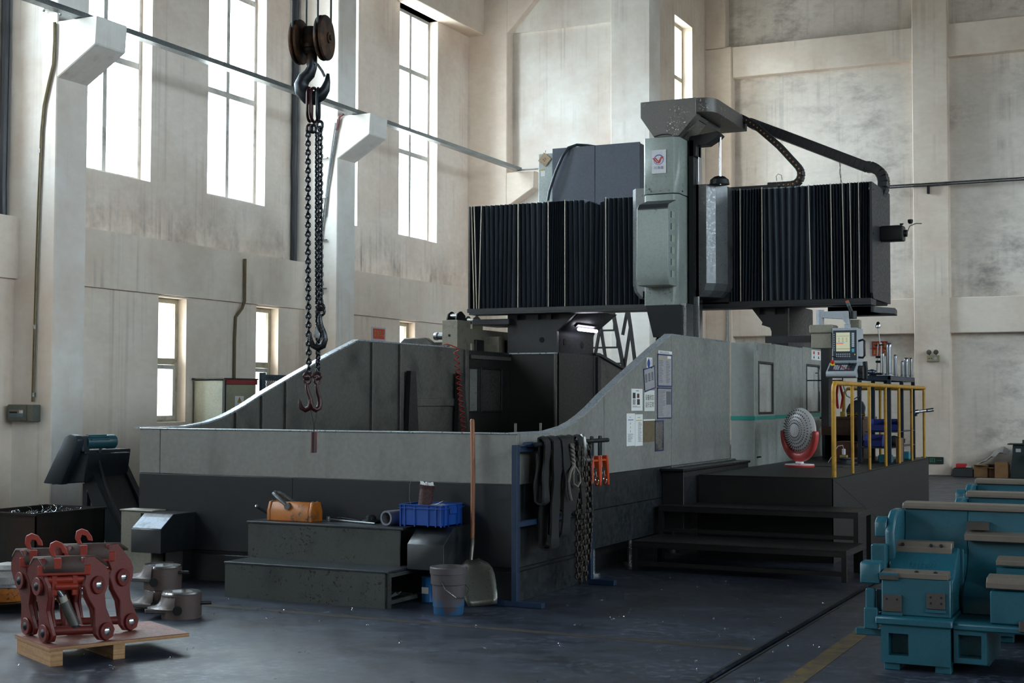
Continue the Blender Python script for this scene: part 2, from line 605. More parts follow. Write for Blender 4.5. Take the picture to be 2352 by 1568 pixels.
P_WHITE = paint('grey_white_door_paint', '#8d918c', 0.4, dirt=0.5, dirtc='#5d594c', scale=1.3, stretch=(2.5, 2.5, .35), bump=.03)
P_STEEL = paint('bare_sheet_steel', '#83878a', 0.3, 0.85, dirt=0.5, dirtc='#3a3734', scale=5, bump=.03)
P_CAP = paint('scratched_steel_cap', '#5f5b58', 0.38, 0.4, dirt=0.6, dirtc='#332f2d', scale=4, chips=.10, chipc='#b9b2a6')
P_BRIGHT = plain('polished_steel', '#c9ccd2', 0.16, 1.0)
P_RUBBER = paint('black_rubber', '#343c46', 0.36, dirt=0.2, scale=6)
P_LIP = paint('bare_aluminium_edge', '#aab2bb', 0.3, 0.7, dirt=0.25, scale=2)
P_TEAL = plain('teal_stripe', '#1c8579', 0.45)
P_STRIP = plain('pale_metal_strip', '#cfc5b4', 0.35, 0.3)
P_HOLE_SHADE = plain('painted_hole_shade', '#060708', 0.9)  # flat black standing in for the shade inside holes and slots
P_PAPER = plain('white_paper', '#dcdcda', 0.8)
P_RED = plain('sign_red', '#c2332a', 0.6)
P_BLUEINK = plain('blue_ink', '#23407e', 0.7)
P_INK = plain('dark_ink', '#2b2b30', 0.8)
P_GLASSY = paint('milky_plastic_window', '#b9b7b1', 0.3, dirt=0.3, dirtc='#4a463f', scale=4)

mc = thing('machining_center', 'huge grey and black gantry milling machine with bellows on its bridge', 'machine', (-6.66, 10.12, 0))
XL, XRm, Y0 = -8.56, -4.767, 10.12
PROF = [(10.12, 1.338), (10.75, 1.338), (11.1, 1.375), (11.3, 1.415), (11.49, 1.469), (11.7, 1.54), (11.98, 1.652), (12.57, 1.861), (13.3, 2.11), (13.86, 2.287), (15.94, 2.287)]
def top_at(y):
    for (a, b), (c, d) in zip(PROF, PROF[1:]):
        if a <= y <= c:
            return b + (d - b) * (y - a) / (c - a)
    return PROF[-1][1]
# front of the basin
for x0, x1 in ((XL, -8.33), (-8.325, -5.165), (-5.16, XRm)):
    MB().box(x0, x1, Y0, Y0 + .05, .93, 1.325).build('front_panel', P_GREY, mc, bevel=.004)
for x0, x1 in ((XL, -6.9), (-6.895, XRm - .001)):
    MB().box(x0, x1, Y0, Y0 + .06, .27, .926).build('base_panel', P_DARK, mc, bevel=.003)
MB().box(XL + .02, XRm - .02, Y0 + .04, Y0 + .1, .235, .28).build('base_groove', P_BLACK, mc, smooth=0)
MB().box(XL, XRm, Y0, Y0 + .06, 0.0, .235).build('skirt_panel', P_DARK, mc, bevel=.003)
MB().box(XL, XRm, Y0 - .004, Y0 + .075, 1.325, 1.338).build('edge_trim', P_LIP, mc, bevel=.003)
# side walls
def side_wall(x0, x1, mat_in, cuts, xl0, xl1):
    for a, c in zip(cuts, cuts[1:]):
        ys = [a + .004] + [y for y, z in PROF if a + .01 < y < c - .01] + [c - .004]
        pts = [(y, top_at(y) - .012) for y in ys]
        MB().prism(pts + [(c - .004, .93), (a + .004, .93)], 'x', x0, x1).build('side_panel', mat_in, mc, smooth=0)
    sect = [(xl0, 0), (xl1, 0), (xl1, .014), (xl0, .014)]
    b = MB()
    pts = [(y, z - .012) for y, z in PROF]
    n = len(pts)
    up = [(y, z + .014) for y, z in pts]
    for (a, b0), (c, d0) in zip(pts, pts[1:]):
        b.prism([(a, b0), (c, d0), (c, d0 + .016), (a, b0 + .016)], 'x', xl0, xl1)
    b.build('edge_trim', P_LIP, mc, smooth=0)
side_wall(XRm - .04, XRm, P_GREY, [10.17, 11.98, 13.86, 15.94], XRm - .075, XRm + .003)
side_wall(XL - .03, XL, P_INNER, [10.17, 12.4, 14.83, 16.62], XL - .07, XL + .01)
PROF[-1] = (16.62, 2.287)
for z0, z1, y0, y1 in ((.62, .926, 10.18, 16.0), (.27, .615, 10.18, 16.0)):
    MB().box(XRm - .05, XRm, y0, y1, z0, z1).build('base_panel', P_DARK, mc, bevel=.003)
MB().box(XRm - .10, XRm - .04, 10.18, 11.4, .235, .28).build('base_groove', P_BLACK, mc, smooth=0)
MB().box(XRm - .06, XRm, 10.18, 11.4, 0, .235).build('skirt_panel', P_DARK, mc, bevel=.003)
for y in (11.95, 12.9, 14.2):
    MB().cyl((XRm - .1, y, 0), (XRm - .1, y, .3), .025).cyl((XRm - .1, y, 0), (XRm - .1, y, .03), .07).build('levelling_foot', P_STEEL, mc)
b = MB().box(XL + .1, XRm - .25, 10.4, 22.0, .0, .62).box(XL - .03, XL, 10.17, 19.2, .3, .93)
b.build('bed', P_BLACK, mc, smooth=0)
MB().box(-7.75, -5.55, 12.0, 21.0, .62, 1.0).build('work_table', P_STEEL, mc, bevel=.01)
for x, y in ((-5.15, 10.9), (-5.05, 11.2), (-4.98, 11.6)):
    MB().cyl((x, y, .62), (x, y, 1.40), .011).build('stop_post', P_INNER, mc)
# stiffeners on the inner face of the left wall
for y, w in ((11.55, .05), (11.99, .05), (12.42, .06), (14.16, .05), (14.83, .09), (16.55, .09)):
    MB().box(XL, XL + .035, y - w / 2, y + w / 2, .93, top_at(y) - .02).build('stiffener', P_INNER, mc, bevel=.004)
MB().box(XL, XL + .03, 15.1, 16.5, 1.52, 1.62).build('stiffener', P_INNER, mc, bevel=.004)
MB().prism([(14.85, .93), (15.15, .93), (15.05, 1.95), (14.92, 1.95)], 'x', XL + .04, XL + .10).build('leaning_brace', P_BLACK, mc, smooth=0)
MB().prism([(16.15, .93), (16.5, .93), (16.32, 1.95), (16.2, 1.95)], 'x', XL + .04, XL + .10).build('leaning_brace', P_BLACK, mc, smooth=0)
# door panel with milky windows between wall and column
def door(x, y0, y1, z0, z1, wins, name, mat, t=.05, panes=None):
    hs = [(a, c, d, e) for a, c, d, e in wins]
    o = wall_grid('x', x - t, x, (y0, y1), (z0, z1), hs).build(name, mat, mc, smooth=0)
    for i_, (a, c, d, e) in enumerate(hs):
        MB().box(x - t * .7, x - t * .4, a, c, d, e).build('window_sheet', P_GLASSY if panes is None else paint('door_sheet_' + panes[i_][1:], panes[i_], .3, dirt=.3, scale=4), o, smooth=0)
        f = MB()
        for q in ((a - .015, a + .012, d - .015, e + .015), (c - .012, c + .015, d - .015, e + .015), (a, c, d - .015, d + .012), (a, c, e - .012, e + .015)):
            f.box(x - .002, x + .008, *q)
        f.build('window_gasket', P_BLACK, o, bevel=.003)
    return o
door(XL, 16.63, 17.93, .93, 2.26, [(16.66, 16.95, 1.44, 2.03), (17.03, 17.66, 1.44, 2.03)], 'sliding_door', P_INNER2, panes=('#7f7e7a', '#3b3a37'))  # near pane's paler colour holds the light seen through it
MB().box(XL - .01, XL + .03, 16.66, 17.9, 2.15, 2.2).build('door_rail', P_INNER, mc, smooth=0)
# sheet enclosure round the left column and the falling wall behind it
b = MB().box(-8.6, -7.84, 17.90, 17.93, .62, 2.25)
b.build('column_guard', P_INNER2, mc, smooth=0)
MB().box(-8.6, -7.83, 17.885, 17.94, 2.24, 2.262).build('edge_trim', P_LIP, mc, bevel=.003)
MB().box(-7.865, -7.835, 17.88, 17.93, .62, 2.25).build('edge_trim', P_INNER, mc, bevel=.004)
MB().box(-7.86, -7.84, 17.95, 19.28, .62, 2.26).build('column_guard', P_COLUMN, mc, smooth=0)
MB().prism([(19.3, .62), (19.3, 2.27), (19.42, 2.27), (20.75, 2.03), (22.5, 1.6), (22.5, .62)], 'x', -7.88, -7.84).build('side_panel', P_INNER, mc, smooth=0)
MB().box(-7.86, -7.80, 19.36, 19.48, .62, 2.24).build('stiffener', P_COLUMN, mc, smooth=0)
MB().prism([(19.28, 2.262), (19.44, 2.262), (20.75, 2.022), (22.5, 1.59), (22.5, 1.625), (20.75, 2.06), (19.44, 2.30), (19.28, 2.30)], 'x', -7.95, -7.80).build('edge_trim', P_COLUMN, mc, smooth=0)
# columns
def column(xs, name):
    n = MB()
    n.prism(xs, 'y', 18.0, 19.3)
    o = n.build(name, P_COLUMN, mc, bevel=.02, seg=2)
    return o
pl = [(-8.6, 0), (-7.865, 0), (-7.84, 2.52), (-7.83, 2.57), (-7.46, 2.86), (-8.6, 2.86)]
c1 = column(pl, 'column')
notch = [(-8.13, -8.0), (-7.93, -7.81), (-8.45, -8.32)]
def front_plate(poly_lo, notches, x0, x1, ztop, top_x0, top_x1, o):
    """front plate of a column whose bolt pockets are cut out of its top edge"""
    pts = list(poly_lo)
    top = [(top_x1, ztop)]
    for a, c in sorted(notches, reverse=True):
        top += [(c, ztop), (c, ztop - .13), (a, ztop - .13), (a, ztop)]
    top += [(top_x0, ztop)]
    MB().prism(pts + top, 'y', 17.93, 18.0).build('front_plate', P_COLUMN, o, smooth=0)
front_plate([(-8.6, .9), (-7.84, .9), (-7.84, 2.56)], notch, -8.6, -7.84, 2.855, -8.6, -7.49, c1)
def bore(x, y, z, ax, r, o):  # ring and closed disc; the dark of the bore is only its colour
    a = Vector(ax)
    b = MB()
    b.lathe([(r * .55, .004), (r, .004), (r * 1.12, .0), (r * 1.12, -.01), (r * .55, -.01)], (x, y, z), ax, 20)
    b.lathe([(1e-4, .002), (r * .56, .002), (r * .56, -.01), (1e-4, -.01)], (x, y, z), ax, 20)
    b.build('bore', P_HOLE_SHADE, o)
bore(-8.07, 17.928, 2.44, (0, -1, 0), .035, c1)
bore(-7.838, 18.2, 2.42, (1, 0, 0), .045, c1)
bore(-7.838, 18.85, 2.40, (1, 0, 0), .045, c1)
pr = [(-4.58, 0), (-4.78, 0), (-4.80, 2.44), (-4.83, 2.56), (-4.90, 2.60), (-5.10, 2.86), (-4.58, 2.86)]
c2 = column(pr, 'column')
p = [(-4.80, 2.2), (-4.582, 2.2), (-4.582, 2.855), (-4.62, 2.855), (-4.62, 2.72), (-4.75, 2.72), (-4.75, 2.855), (-4.88, 2.855), (-4.88, 2.72), (-4.96, 2.72), (-4.96, 2.855), (-5.1, 2.855), (-4.92, 2.62), (-4.93, 2.585), (-4.88, 2.57), (-4.82, 2.55), (-4.80, 2.5)]
MB().prism(p, 'y', 17.93, 18.0).build('front_plate', P_BLACK, c2, smooth=0)
bore(-4.69, 17.928, 2.40, (0, -1, 0), .035, c2)
# work lamp under the left bracket
lmp = MB().cbox((-7.70, 18.63, 2.665), (.06, .72, .05), (0, R(-38), 0)).build('lamp_housing', P_BLACK, mc, smooth=0)
MB().cyl((-7.665, 18.30, 2.60), (-7.665, 18.96, 2.60), .024).build('lamp_tube', plain('lit_tube', '#f1ecff', .4, 0, 14.0), lmp)
# bridge beam
MB().box(-9.08, -3.50, 17.98, 18.95, 2.86, 4.28).build('bridge_beam', P_BLACK, mc, bevel=.01)
MB().box(-9.13, -3.47, 17.70, 18.0, 2.83, 2.885).build('bellows_rail', P_COLUMN, mc, bevel=.004)
MB().box(-9.10, -3.47, 17.70, 18.0, 2.80, 2.835).build('bellows_rail', P_BLACK, mc, bevel=.004)
def bellows(folds, z0, sag=None):
    """pleated cover: folds is a list of x for the outer folds"""
    b = MB()
    vs, fs, k = [], [], 0
    xs = []
    for a, c in zip(folds, folds[1:]):
        xs += [(a, 17.76), ((a + c) / 2, 17.80 + min(.022, (c - a) * .35))]
    xs.append((folds[-1], 17.76))
    for i, (x, y) in enumerate(xs):
        zt = 4.352
        if sag and abs(x - sag[0]) < sag[1]:
            f = 1 - abs(x - sag[0]) / sag[1]
            zt -= .085 * f
            y += .05 * f
        lean = .012 * math.sin(x * 9)
        vs += [Vector((x + lean, y, z0)), Vector((x, y + .004, (z0 + zt) / 2)), Vector((x - lean, y, zt)), Vector((x, 18.2, zt - (0.01 if y > 17.8 else 0)))]
    for i in range(len(xs) - 1):
        for j in range(3):
            fs.append((i * 4 + j, i * 4 + 4 + j, i * 4 + 5 + j, i * 4 + 1 + j))
    return b.poly(vs, fs)
def spacing(x0, x1, dens):
    xs, x = [x0], x0
    while x < x1 - .02:
        x += dens(x) * random.uniform(.85, 1.15)
        xs.append(min(x, x1))
    return xs
dl = lambda x: .03 if x < -8.95 else .034 if -7.95 < x < -7.65 else .075
bl = bellows(spacing(-9.10, -6.50, dl), 2.89, (-7.2, .14)).build('bellows', P_RUBBER, mc, smooth=20)
dr = lambda x: .08 if -4.86 < x < -4.2 else .04
br = bellows(spacing(-5.33, -3.49, dr), 2.89).build('bellows', P_RUBBER, mc, smooth=20)
for o, rows in ((bl, ((-9.088, -9.04), (-9.045, -8.998), (-8.93, -8.964), (-8.353, -8.353), (-7.892, -7.888), (-7.642, -7.638), (-7.036, -7.03))),
                (br, ((-5.159, -5.155), (-4.869, -4.866), (-4.262, -4.235), (-3.978, -3.965), (-3.832, -3.808), (-3.738, -3.722), (-3.628, -3.622)))):
    for a, c in rows:
        MB().prism([(c - .0035, 2.89), (c + .0035, 2.89), (a + .0035, 4.36), (a - .0035, 4.36)], 'y', 17.735, 17.757).build('stiffener_strip', P_STRIP, o, smooth=0)
MB().box(-9.125, -9.095, 17.72, 18.3, 2.885, 4.345).build('end_plate', P_BLACK, mc, bevel=.004)
ep = MB().prism([(17.70, 2.95), (17.76, 2.88), (18.9, 2.88), (18.9, 4.34), (17.70, 4.34)], 'x', -3.485, -3.455).build('end_plate', P_COLUMN, mc, smooth=0)
for z in (3.1, 3.7, 4.25):
    MB().cyl((-3.455, 17.78, z), (-3.449, 17.78, z), .012, n=8).build('bolt', P_BLACK, ep)
m_ = MB().box(-3.455, -3.17, 18.2, 18.42, 3.645, 3.84).build('servo_motor', P_BLACK, mc, bevel=.02, seg=2)
MB().cyl((-3.17, 18.3, 3.74), (-3.13, 18.3, 3.74), .045).build('motor_plug', P_BLACK, m_)
MB().lathe([(.018, 0), (.024, .01), (.024, .018), (.014, .012)], (-3.2, 18.3, 3.85), (0, 0, 1), 10).build('lifting_eye', P_BLACK, m_)
MB().tube([(-3.13, 18.3, 3.75), (-3.10, 18.3, 3.83), (-3.02, 18.3, 3.86), (-2.95, 18.3, 3.855)], .006, 6).build('motor_cable', P_STEEL, m_)
MB().lathe([(.02, 0), (.032, .02), (.034, .05), (.026, .055)], (-3.09, 18.3, 3.86), (0, 0, 1), 10).build('cable_gland', P_BLACK, m_)
sp_ = MB().box(-3.98, -3.42, 17.55, 18.2, 2.70, 2.775).prism([(-3.45, 17.55), (-3.24, 18.0), (-3.30, 18.5), (-3.98, 18.5), (-3.98, 17.55)], 'z', 2.70, 2.77)
sp_.build('right_shelf_plate', P_COLUMN, mc, smooth=0)
MB().cyl((-3.62, 17.9, 2.765), (-3.62, 17.9, 2.83), .018).build('shelf_hanger', P_BLACK, mc)
# shelf plate and tool unit left of the left column
MB().box(-9.10, -8.52, 17.80, 18.6, 2.66, 2.74).build('left_shelf_plate', P_COLUMN, mc, bevel=.006)
# saddle, ram and the parts on it
sd = [(-6.50, 17.9), (-6.50, 17.36), (-6.42, 17.25), (-5.46, 17.25), (-5.36, 17.33), (-5.27, 17.55), (-5.27, 17.9)]
s = MB()
s.prism(sd, 'z', 3.10, 4.37)
s.prism([(x + (.0 if -6.4 < x < -5.5 else .10 if x < -6 else -.10), y) for x, y in sd], 'z', 2.93, 3.02)
lo = [(x + (.03 if x < -6.4 else -.03 if x > -5.47 else 0), y) for x, y in sd]
n = len(sd)
vs = [Vector((x, y, 3.10)) for x, y in sd] + [Vector((x, y, 3.01)) for x, y in lo] + [Vector((x + (.10 if x < -6.4 else -.10 if x > -5.47 else 0), y, 2.93)) for x, y in sd]
s.poly(vs, [(k * n + i, k * n + (i + 1) % n, (k + 1) * n + (i + 1) % n, (k + 1) * n + i) for k in range(2) for i in range(n)])
saddle = s.build('saddle', paint('grey_saddle_steel', '#6c6e70', .32, .6, dirt=.6, dirtc='#2c2a28', scale=3, bump=.03), mc, smooth=0)
MB().box(-6.3, -5.3, 17.7, 18.1, 2.86, 4.36).build('saddle_carriage', P_BLACK, saddle, smooth=0)
rm = [(-6.155, 16.86), (-6.12, 16.80), (-5.755, 16.80), (-5.69, 16.86), (-5.69, 17.36), (-6.155, 17.36)]
ram = MB().prism(rm, 'z', 2.80, 4.205).build('ram', P_GREEN, mc, bevel=.004)
rm2 = [(x + (-.006 if x < -6 else .006), y - .006) for x, y in rm]
rc = MB().prism(rm2, 'z', 4.215, 4.93).build('ram_cover', P_GREEN, ram, bevel=.004)
for x in (-6.05, -5.93, -5.81):
    MB().cyl((x, 16.794, 4.25), (x, 16.782, 4.25), .010, n=8).build('screw', P_STEEL, ram)
for y in (16.95, 17.25):
    MB().cyl((-5.684, y, 4.25), (-5.672, y, 4.25), .010, n=8).build('screw', P_STEEL, ram)
# maker's plate
pl_ = MB().box(-6.03, -5.842, 16.785, 16.794, 4.47, 4.77).build('name_plate', paint('white_plate', '#c9c6cb', .4, dirt=.25, scale=6), ram, smooth=0)
fx, ux = Vector((1, 0, 0)), Vector((0, 0, 1))
o_ = Vector((-5.937, 16.785, 4.645))
lg = MB()
ring = []
for i in range(40):
    a = 2 * math.pi * i / 40
    ring.append(a)
vs, fs = [], []
for i, a in enumerate(ring):
    w = .006 + .007 * max(0, math.sin(a)) + .002 * max(0, math.cos(a))
    for r in (.066 - w, .066):
        vs.append(o_ + fx * (r * math.cos(a)) + ux * (r * math.sin(a)) + Vector((0, -.0012, 0)))
lg.poly(vs, [(2 * i, 2 * i + 1, (2 * i + 3) % 80, (2 * i + 2) % 80) for i in range(40) if not (1.0 < (i * 9) / 25 < 0)])
lg.build('logo_ring', plain('logo_blue', '#2b4a86', .5), pl_, smooth=0)
def flat(pts, d):
    b = MB()
    v = [o_ + fx * x + ux * z + Vector((0, -d, 0)) for x, z in pts]
    return b.poly(v, [tuple(range(len(v)))])
lgr = plain('logo_red', '#a5282d', .5)
flat([(-.086, .024), (-.064, .024), (-.016, -.038), (-.012, -.030), (.030, .036), (.074, .036), (.058, .022), (.040, .012), (.014, -.046), (-.024, -.046)], .0026).build('logo_wing', lgr, pl_, smooth=0)
flat([(-.056, .026), (-.038, .026), (-.004, -.016), (-.012, -.026)], .0026).build('logo_wing', lgr, pl_, smooth=0)
text('兴海福', .043, (-5.937, 16.785, 4.54), fx, ux, plain('logo_text', '#3a4570', .6), pl_, depth=.0015)
# vent box on the front of the ram
vb = MB()
vb.prism([(16.79, 4.12), (16.52, 4.04), (16.47, 3.98), (16.45, 3.15), (16.50, 3.03), (16.79, 3.03)], 'x', -6.115, -5.70)
vbx = vb.build('motor_cover', P_GREEN, ram, bevel=.006)
MB().prism([(16.80, 4.125), (16.522, 4.046), (16.462, 3.985), (16.462, 3.975), (16.53, 4.03), (16.80, 4.11)], 'x', -6.10, -5.715).build('dark_cover_band', P_COLUMN, vbx, smooth=0)
for k in range(6):
    z = 3.92 - k * .148
    for j in range(4):
        y = 16.56 + j * .035
        MB().box(-5.703, -5.694, y, y + .011, z - .05, z + .03).build('vent_slot', plain('vent_light', '#bdc2b4', .5) if j % 4 else plain('vent_dark', '#3a3c38', .6), vbx, smooth=0)
# steel cap on the ram
cp = MB()
cp.prism([(-6.19, 5.40), (-6.19, 5.20), (-6.0, 4.93), (-5.68, 4.93), (-5.45, 5.17), (-5.45, 5.40)], 'y', 16.80, 17.0)
cp.prism([(-6.185, 16.806), (-5.42, 16.806), (-5.32, 16.835), (-5.25, 16.90), (-5.22, 17.02), (-5.22, 18.3), (-6.185, 18.3)], 'z', 5.212, 5.395)
cp.prism([(-5.45, 5.2), (-5.68, 4.93), (-6.0, 4.93), (-6.19, 5.2)], 'y', 17.0, 17.35)
cap = cp.build('ram_cap', P_CAP, ram, bevel=.006)
MB().box(-5.52, -5.47, 17.0, 17.9, 5.15, 5.21).build('cap_rib', P_CAP, cap, smooth=0)
MB().tube([(-6.0, 16.79, 4.945), (-5.9, 16.785, 4.965), (-5.8, 16.79, 4.96), (-5.78, 16.79, 4.945)], .006, 6).build('cap_wire', P_BLACK, cap)
# guide and ball screw right of the ram
MB().box(-5.66, -5.60, 17.15, 17.4, 2.0, 4.93).build('guide_rail', P_BLACK, ram, smooth=0)
MB().box(-5.60, -5.56, 17.25, 17.4, 2.0, 4.86).build('guide_rail', P_BRIGHT, ram, bevel=.003)
MB().box(-5.68, -5.60, 16.86, 17.14, 2.2, 2.82).build('ram_side', P_STEEL, ram, smooth=0)
MB().prism([(-5.66, 4.98), (-5.28, 5.02), (-5.24, 4.98), (-5.28, 4.94), (-5.42, 4.86), (-5.56, 4.86), (-5.56, 4.72), (-5.66, 4.72)], 'y', 17.15, 17.35).build('screw_bracket', P_BLACK, ram, bevel=.006)
MB().cyl((-5.275, 17.25, 4.35), (-5.275, 17.25, 5.0), .018).build('ball_screw', P_BRIGHT, ram)
MB().lathe([(.13, 4.36), (.12, 4.42), (.07, 4.46), (.03, 4.47)], (-5.30, 17.3, 0), n=16).build('screw_base', P_BLACK, saddle)
# black spindle cover under the ram
MB().poly([Vector(q) for q in ((-6.12, 16.80, 2.80), (-5.66, 16.80, 2.80), (-5.66, 17.3, 2.80), (-6.12, 17.3, 2.80), (-6.04, 16.86, 2.40), (-5.64, 16.86, 2.40), (-5.64, 17.3, 2.40), (-6.04, 17.3, 2.40))],
          [(0, 1, 2, 3), (4, 7, 6, 5), (0, 4, 5, 1), (1, 5, 6, 2), (2, 6, 7, 3), (3, 7, 4, 0)]).build('spindle_cover', P_BLACK, ram, smooth=0)
MB().box(-6.03, -5.62, 16.9, 17.3, 2.24, 2.40).build('spindle_head', P_BLACK, ram, bevel=.02)
MB().cyl((-5.82, 17.1, 2.0), (-5.82, 17.1, 2.25), .10).build('spindle_nose', P_STEEL, ram)
# cable chains
def resample(pts, d):
    out, acc = [Vector(pts[0])], 0.0
    for a, b_ in zip(pts, pts[1:]):
        a, b_ = Vector(a), Vector(b_)
        L = (b_ - a).length
        t = d - acc
        while t <= L:
            out.append(a + (b_ - a) * (t / L))
            t += d
        acc = (acc + L) % d if L >= d - acc else acc + L
    return out
def drag_chain(name, pts, d, h, w, dot, label=None):
    ps = resample(pts, d)
    root = MB().cyl(ps[0] + Vector((0, -w / 2, 0)), ps[0] + Vector((0, w / 2, 0)), h * .5).build(name, P_BLACK, mc)
    lb = MB().box(-d * .56, d * .56, -w / 2, w / 2, -h / 2, h / 2)
    proto = lb.build('chain_link', P_BLACK, root, bevel=.008)
    proto.data.transform(Matrix.Translation(BASE[root.name]))
    if dot:
        dm = MB().cyl((0, -w / 2 - .003, 0), (0, -w / 2, 0), .011, n=8).build('orange_dot', plain('orange_pin', '#b87228', .5), root)
        dm.data.transform(Matrix.Translation(BASE[root.name]))
    first = True
    for a, b_ in zip(ps, ps[1:]):
        dv = b_ - a
        m = Matrix.Translation((a + b_) / 2 - BASE[root.name]) @ Matrix.Rotation(-math.atan2(dv.z, dv.x), 4, 'Y')
        o = proto if first else proto.copy()
        if not first:
            col.objects.link(o)
        o.matrix_local = m
        if dot:
            q = dm if first else dm.copy()
            if not first:
                col.objects.link(q)
            q.parent = root
            q.matrix_local = m
        first = False
c_y = 18.15
ch1 = [(-5.25, c_y, 5.37), (-5.16, c_y, 5.32), (-5.03, c_y, 5.22), (-4.74, c_y, 4.95)] + [(-4.52 + .11 * math.cos(R(a)) - .04, c_y, 4.56 + .13 * math.sin(R(a))) for a in (48, 25, 0, -25, -50, -75, -90)] + [(-4.95, c_y, 4.43)]
drag_chain('drag_chain', ch1, .062, .085, .12, True)
ch2 = [(-5.22, 18.55, 5.36), (-4.75, 18.55, 5.15), (-3.68, 18.55, 4.66)] + [(-3.70 + .24 * math.cos(R(a)), 18.55, 4.44 + .24 * math.sin(R(a))) for a in (65, 40, 15, -10, -35)] + [(-3.56, 18.55, 4.18)]
drag_chain('drag_chain', ch2, .07, .13, .20, False)
MB().box(-5.45, -4.72, 17.95, 18.35, 4.30, 4.42).build('chain_tray', P_BLACK, mc, bevel=.004)
MB().tube([(-4.72, 17.93, 4.46), (-4.73, 17.93, 4.52), (-4.70, 17.93, 4.55), (-4.66, 17.93, 4.53), (-4.65, 17.93, 4.47)], .004, 6).build('wire_tail', P_BLACK, mc)
MB().tube([(-4.0, 18.45, 4.74), (-4.02, 18.45, 4.60), (-3.97, 18.45, 4.36)], .004, 6).tube([(-4.02, 18.45, 4.74), (-4.0, 18.45, 4.55), (-4.01, 18.45, 4.36)], .004, 6).build('wire_tail', P_BLACK, mc)
# cabinet standing on the back of the bridge
P_CAB = paint('blue_grey_cabinet_paint', '#3f4857', .45, dirt=.2, scale=3, bump=.02)
P_BOX = paint('pale_cabinet_paint', '#b2bab6', .4, dirt=.3, scale=3, bump=.02)
cb = thing('electrical_cabinet', 'blue grey cabinet standing on top of the bridge behind the left bellows', 'cabinet', (-7.5, 18.9, 4.28))
MB().box(-8.20, -6.87, 18.63, 18.94, 4.282, 5.24).build('body', P_CAB, cb, bevel=.006)
for x0, x1 in ((-8.21, -7.545), (-7.54, -6.86)):
    MB().box(x0, x1, 18.60, 18.625, 4.30, 5.25).build('door', P_CAB, cb, bevel=.004)
sb = MB().box(-8.44, -8.215, 18.62, 18.92, 4.282, 5.19).build('side_box', P_BOX, cb, bevel=.006)
MB().box(-8.40, -8.33, 18.617, 18.621, 4.86, 4.94).build('sticker', P_PAPER, sb, smooth=0)
MB().box(-8.40, -8.345, 18.616, 18.620, 4.945, 4.965).build('sticker', plain('sticker_yellow', '#c6a53c', .6), sb, smooth=0)
MB().box(-8.446, -8.44, 18.66, 18.72, 4.72, 4.92).build('side_lock', P_BLACK, sb, smooth=0)
MB().tube([(-8.28, 18.54, 4.36), (-8.22, 18.52, 4.62), (-8.12, 18.52, 4.90), (-8.02, 18.54, 5.12), (-7.95, 18.58, 5.24), (-7.84, 18.64, 5.285), (-7.70, 18.7, 5.275), (-7.55, 18.78, 5.25)], .022, 10).build('hose', P_RUBBER, cb)
tg = thing('cardboard_tag', 'diamond shaped brown card tag hanging on pale box by bellows', 'tag', (-8.33, 18.6, 5.05))
m_ = Matrix.Translation((-8.335, 18.605, 5.10)) @ Matrix.Rotation(R(40), 4, 'Y')
MB().box(-.075, .075, -.004, .004, -.075, .075, m_).build('card', paint('brown_card', '#b59c80', .8, dirt=.2), tg, smooth=0)
MB().tube([(-8.32, 18.60, 5.20), (-8.32, 18.605, 5.235)], .004, 6).build('tie', P_BLACK, tg)
text('21', .06, (-8.33, 18.6, 5.10), (1, 0, .8), (-.8, 0, 1), P_INK, tg, depth=.003)
# right enclosure with its sliding doors
XE = -4.518
e1 = MB().box(-4.80, XE, 16.10, 16.14, .60, 2.285).build('enclosure_front', P_WHITE, mc, bevel=.004)
door(XE, 16.143, 17.04, .60, 2.285, [(16.29, 16.93, 1.455, 2.055)], 'sliding_door', P_WHITE)
MB().prism([(XE, 17.04), (XE - .02, 17.12), (XE - .02, 18.34), (XE, 18.42), (XE - .05, 18.42), (XE - .05, 17.04)], 'z', .60, 2.30).build('middle_panel', P_WHITE, mc, smooth=0)
d2 = door(XE, 18.43, 19.85, .60, 2.315, [(18.65, 19.38, 1.45, 2.08)], 'sliding_door', P_WHITE)
MB().box(-4.80, XE - .05, 16.14, 19.85, 2.25, 2.28).build('enclosure_top', P_WHITE, mc, smooth=0)
b = MB()
b.box(-4.803, XE + .003, 16.095, 16.10, 1.375, 1.42).box(XE, XE + .004, 16.095, 17.04, 1.375, 1.42).box(XE - .02, XE - .016, 17.12, 18.34, 1.38, 1.425).box(XE, XE + .004, 18.42, 19.85, 1.385, 1.43)
b.build('teal_stripe', P_TEAL, mc, smooth=0)
hd = MB().cyl((XE + .07, 19.83, 1.0), (XE + .07, 19.83, 1.62), .016, n=10)
for z in (1.08, 1.60):
    hd.cyl((XE, 19.83, z), (XE + .07, 19.83, z), .01, n=8)
hd.build('door_handle', P_STEEL, d2)
hd = MB().cyl((XE + .05, 19.15, 1.72), (XE + .05, 19.15, 2.03), .014, n=10).cyl((XE, 19.15, 1.98), (XE + .05, 19.15, 1.98), .008, n=8)
hd.build('door_handle', P_STEEL, d2)
st = MB().box(XE, XE + .002, 18.93, 19.75, 2.16, 2.29).build('safety_sticker', P_PAPER, d2, smooth=0)
for y in (19.02, 19.29, 19.56):
    MB().box(XE + .002, XE + .003, y, y + .09, 2.235, 2.275).build('sticker_mark', P_RED, st, smooth=0)
    MB().prism([(y, 2.18), (y + .09, 2.18), (y + .045, 2.222)], 'x', XE + .002, XE + .003).build('sticker_mark', P_INK, st, smooth=0)
MB().box(XE, XE + .002, 16.20, 16.27, 2.19, 2.26).build('safety_sticker', plain('faded_print', '#7c7f80', .7), mc, smooth=0)
